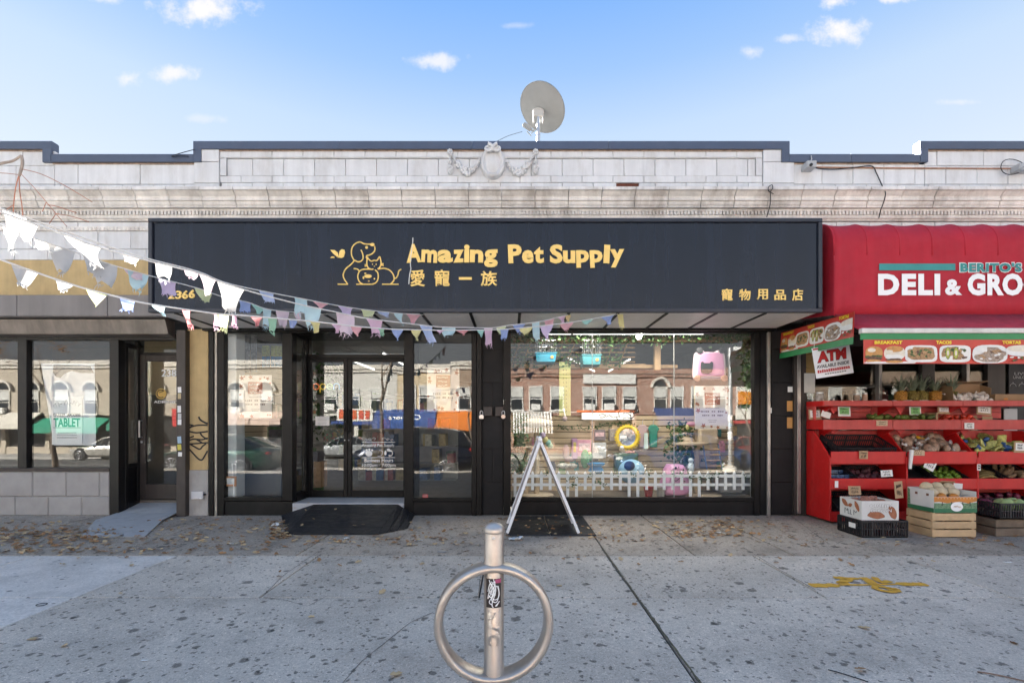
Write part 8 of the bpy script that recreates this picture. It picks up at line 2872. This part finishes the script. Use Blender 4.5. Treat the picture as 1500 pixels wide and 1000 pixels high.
q.build('hinge',M_plas,af,smooth=True)
MB().box(top_.x-.03,top_.x+.03,YA0+.2,YA1-.2,apex.z+.03,apex.z+.045).build('handle',M_plas,af,bevel=.004)
# blue-grey ramped slab at the tablet shop door
M_bluep=mat('worn blue grey floor paint',(.43,.43,.43),.65,var=.15,vs=4,dirt=.6,dcol=(.16,.15,.14),dscale=4)
A0,A1,A2,A3=g2(118,787),g2(212,786),Vector((X(258.5,-.03),-.03)),Vector((X(172,-.02),-.02))
q=MB()
P_f=[Vector((A0.x,A0.y,gz(A0.y)+.004)),Vector((A1.x,A1.y,gz(A1.y)+.004)),Vector((A2.x,A2.y,.035)),Vector((A3.x,A3.y,.035))]
P_b=[Vector((X(204,RY)-.02,RY,.12)),Vector((X(275,RY),RY,.12))]
M1,M2=Vector((X(238,-.45),-.45,.012)),Vector((X(140,-.45),-.45,.012))
q.add([P_f[0],P_f[1],M1,P_f[2],P_b[1],P_b[0],P_f[3],M2],[(0,1,2,7),(7,2,3,6),(6,3,4,5)])
o=q.build('ramped_sill',M_bluep,solid=.006)
tag(o,'worn blue-grey painted ramp slab running from the pavement to the tablet shop door','ramp')
# fallen leaves, scraps
M_dead=mat('fallen leaf',(.30,.16,.07),.85,var=.55,vs=7)
M_dead2=mat('pale fallen leaf',(.50,.36,.20),.85,var=.35,vs=7)
lr_=random.Random(5)
def leafq(q,x,y,s,z0_=None):
 z_=(gz(y) if z0_ is None else z0_)+lr_.uniform(.004,.02)
 Mr=Matrix.Rotation(lr_.uniform(0,6.3),3,'Z')@Matrix.Rotation(lr_.uniform(-.45,.45),3,'X')@Matrix.Rotation(lr_.uniform(-.3,.3),3,'Y')
 pts=[(-1,0,0),(-.55,-.42,.08),(-.1,-.62,.12),(.1,-.35,.05),(.55,-.42,.15),(1,0,.05),(.5,.4,.16),(.1,.32,.04),(-.15,.6,.14),(-.6,.4,.1)]
 c=Vector((x,y,z_))
 q.add([c]+[c+Mr@Vector(p)*s for p in pts],[(0,i+1,(i+1)%10+1) for i in range(10)])
qa,qb=MB(),MB()
def blown(zone,n,s=(.018,.045)):
 for _ in range(int(n*1.35)):
  px=lr_.uniform(zone[0],zone[1])
  py=lr_.uniform(zone[2],zone[3])
  g_=g2(px,py)
  if g_.y>-.03:
   continue
  (qa if lr_.random()<.62 else qb).__class__
  leafq(qa if lr_.random()<.62 else qb,g_.x,g_.y,lr_.uniform(*s))
for zone,n in (((0,165,762,812),240),((165,420,760,812),190),((395,425,765,790),90),((420,610,785,800),60),((600,745,758,800),55),((740,875,756,790),60),((875,1160,758,795),120),((985,1090,762,785),110),((1160,1500,785,800),40),((0,1500,800,830),45),((0,1500,830,1000),9),((0,170,775,790),90)):
 blown(zone,n)
for px,py in ((448,752),(492,750),(460,767),(443,777),(532,776),(520,778),(452,738),(432,748)):
 d_=(py-738)/45
 leafq(qb,X(px,-.02-1.1*d_),-.03-1.1*d_,.03,.165*(1-d_)+.015)
qa.build('fallen_leaves',M_dead,kind='stuff')['label']='brown fallen leaves drifted along the shop fronts'
qb.build('fallen_leaves',M_dead2,kind='stuff')['label']='pale tan fallen leaves scattered on the pavement'
for px,py,w,h,lb in ((404,770,.11,.07,'crumpled white paper scrap in the leaves left of the ramp'),(409,774,.16,.03,'narrow white paper strip beside the ramp'),(755,791,.17,.09,'crumpled clear plastic scrap in front of the black mat'),(508,789,.06,.05,'small white paper scrap in front of the ramp'),(613,792,.10,.04,'thin white paper scrap on the pavement left of the bicycle rack'),(194,805,.06,.03,'small white scrap on the pavement by the pale slab'),(341,797,.08,.02,'white paper sliver among the leaves'),(968,765,.06,.03,'tiny white scrap under the big window'),(1053,780,.05,.03,'tiny white scrap among the leaves under the big window'),(1477,824,.08,.04,'small white scrap on the pavement at the right'),(212,968,.04,.012,'white cigarette end on the pavement at the lower left'),(649,809,.12,.03,'flat grey cardboard strip on the pavement behind the rack'),(48,936,.05,.035,'pale round leaf lying alone on the left paving'),(819,858,.045,.03,'single tan leaf on the pavement right of the rack ring')):
 g_=g2(px,py)
 rnd=random.Random(int(px))
 q=MB()
 nn_=5
 rows=[]
 amp=.15 if h>.045 else .03
 for j in range(nn_+1):
  rows.append([Vector((g_.x+(i/nn_-.5)*w+rnd.uniform(-.1,.1)*w*amp*4,g_.y+(j/nn_-.5)*h+rnd.uniform(-.1,.1)*h,gz(g_.y)+.006+abs(rnd.gauss(0,1))*w*amp)) for i in range(nn_+1)])
 for j in range(nn_):
  q.strip(rows[j],rows[j+1])
 tag(q.build('paper_scrap',M_dead2 if 'leaf' in lb and 'lone' in lb or 'single' in lb else (M_cmuw if 'cardboard' in lb else M_paper),smooth='all',solid=.001),lb,'litter')
q=MB().tube(smooth([Vector((g_.x,g_.y,gz(g_.y)+.008)) for g_ in (g2(1213,982),g2(1235,988),g2(1272,1000))],4),.0035,5)
tag(q.build('stick',M_ink),'thin dark stick on the pavement at the lower right','stick')
q=MB().tube(smooth([Vector((g_.x,g_.y,gz(g_.y)+.008)) for g_ in (g2(1432,985),g2(1462,990),g2(1510,1001))],4),.004,5)
tag(q.build('stick',M_twig),'long brown twig on the pavement at the lower right corner','stick')
q=MB().tube([Vector((g2(61,886).x+.035*math.cos(a),g2(61,886).y+.03*math.sin(a),gz(-3.5)+.006)) for a in [2*PI*i/14 for i in range(14)]],.003,5,closed=True)
tag(q.build('rubber_band',M_ink),'dark rubber loop lying on the pale paving at the left','litter')
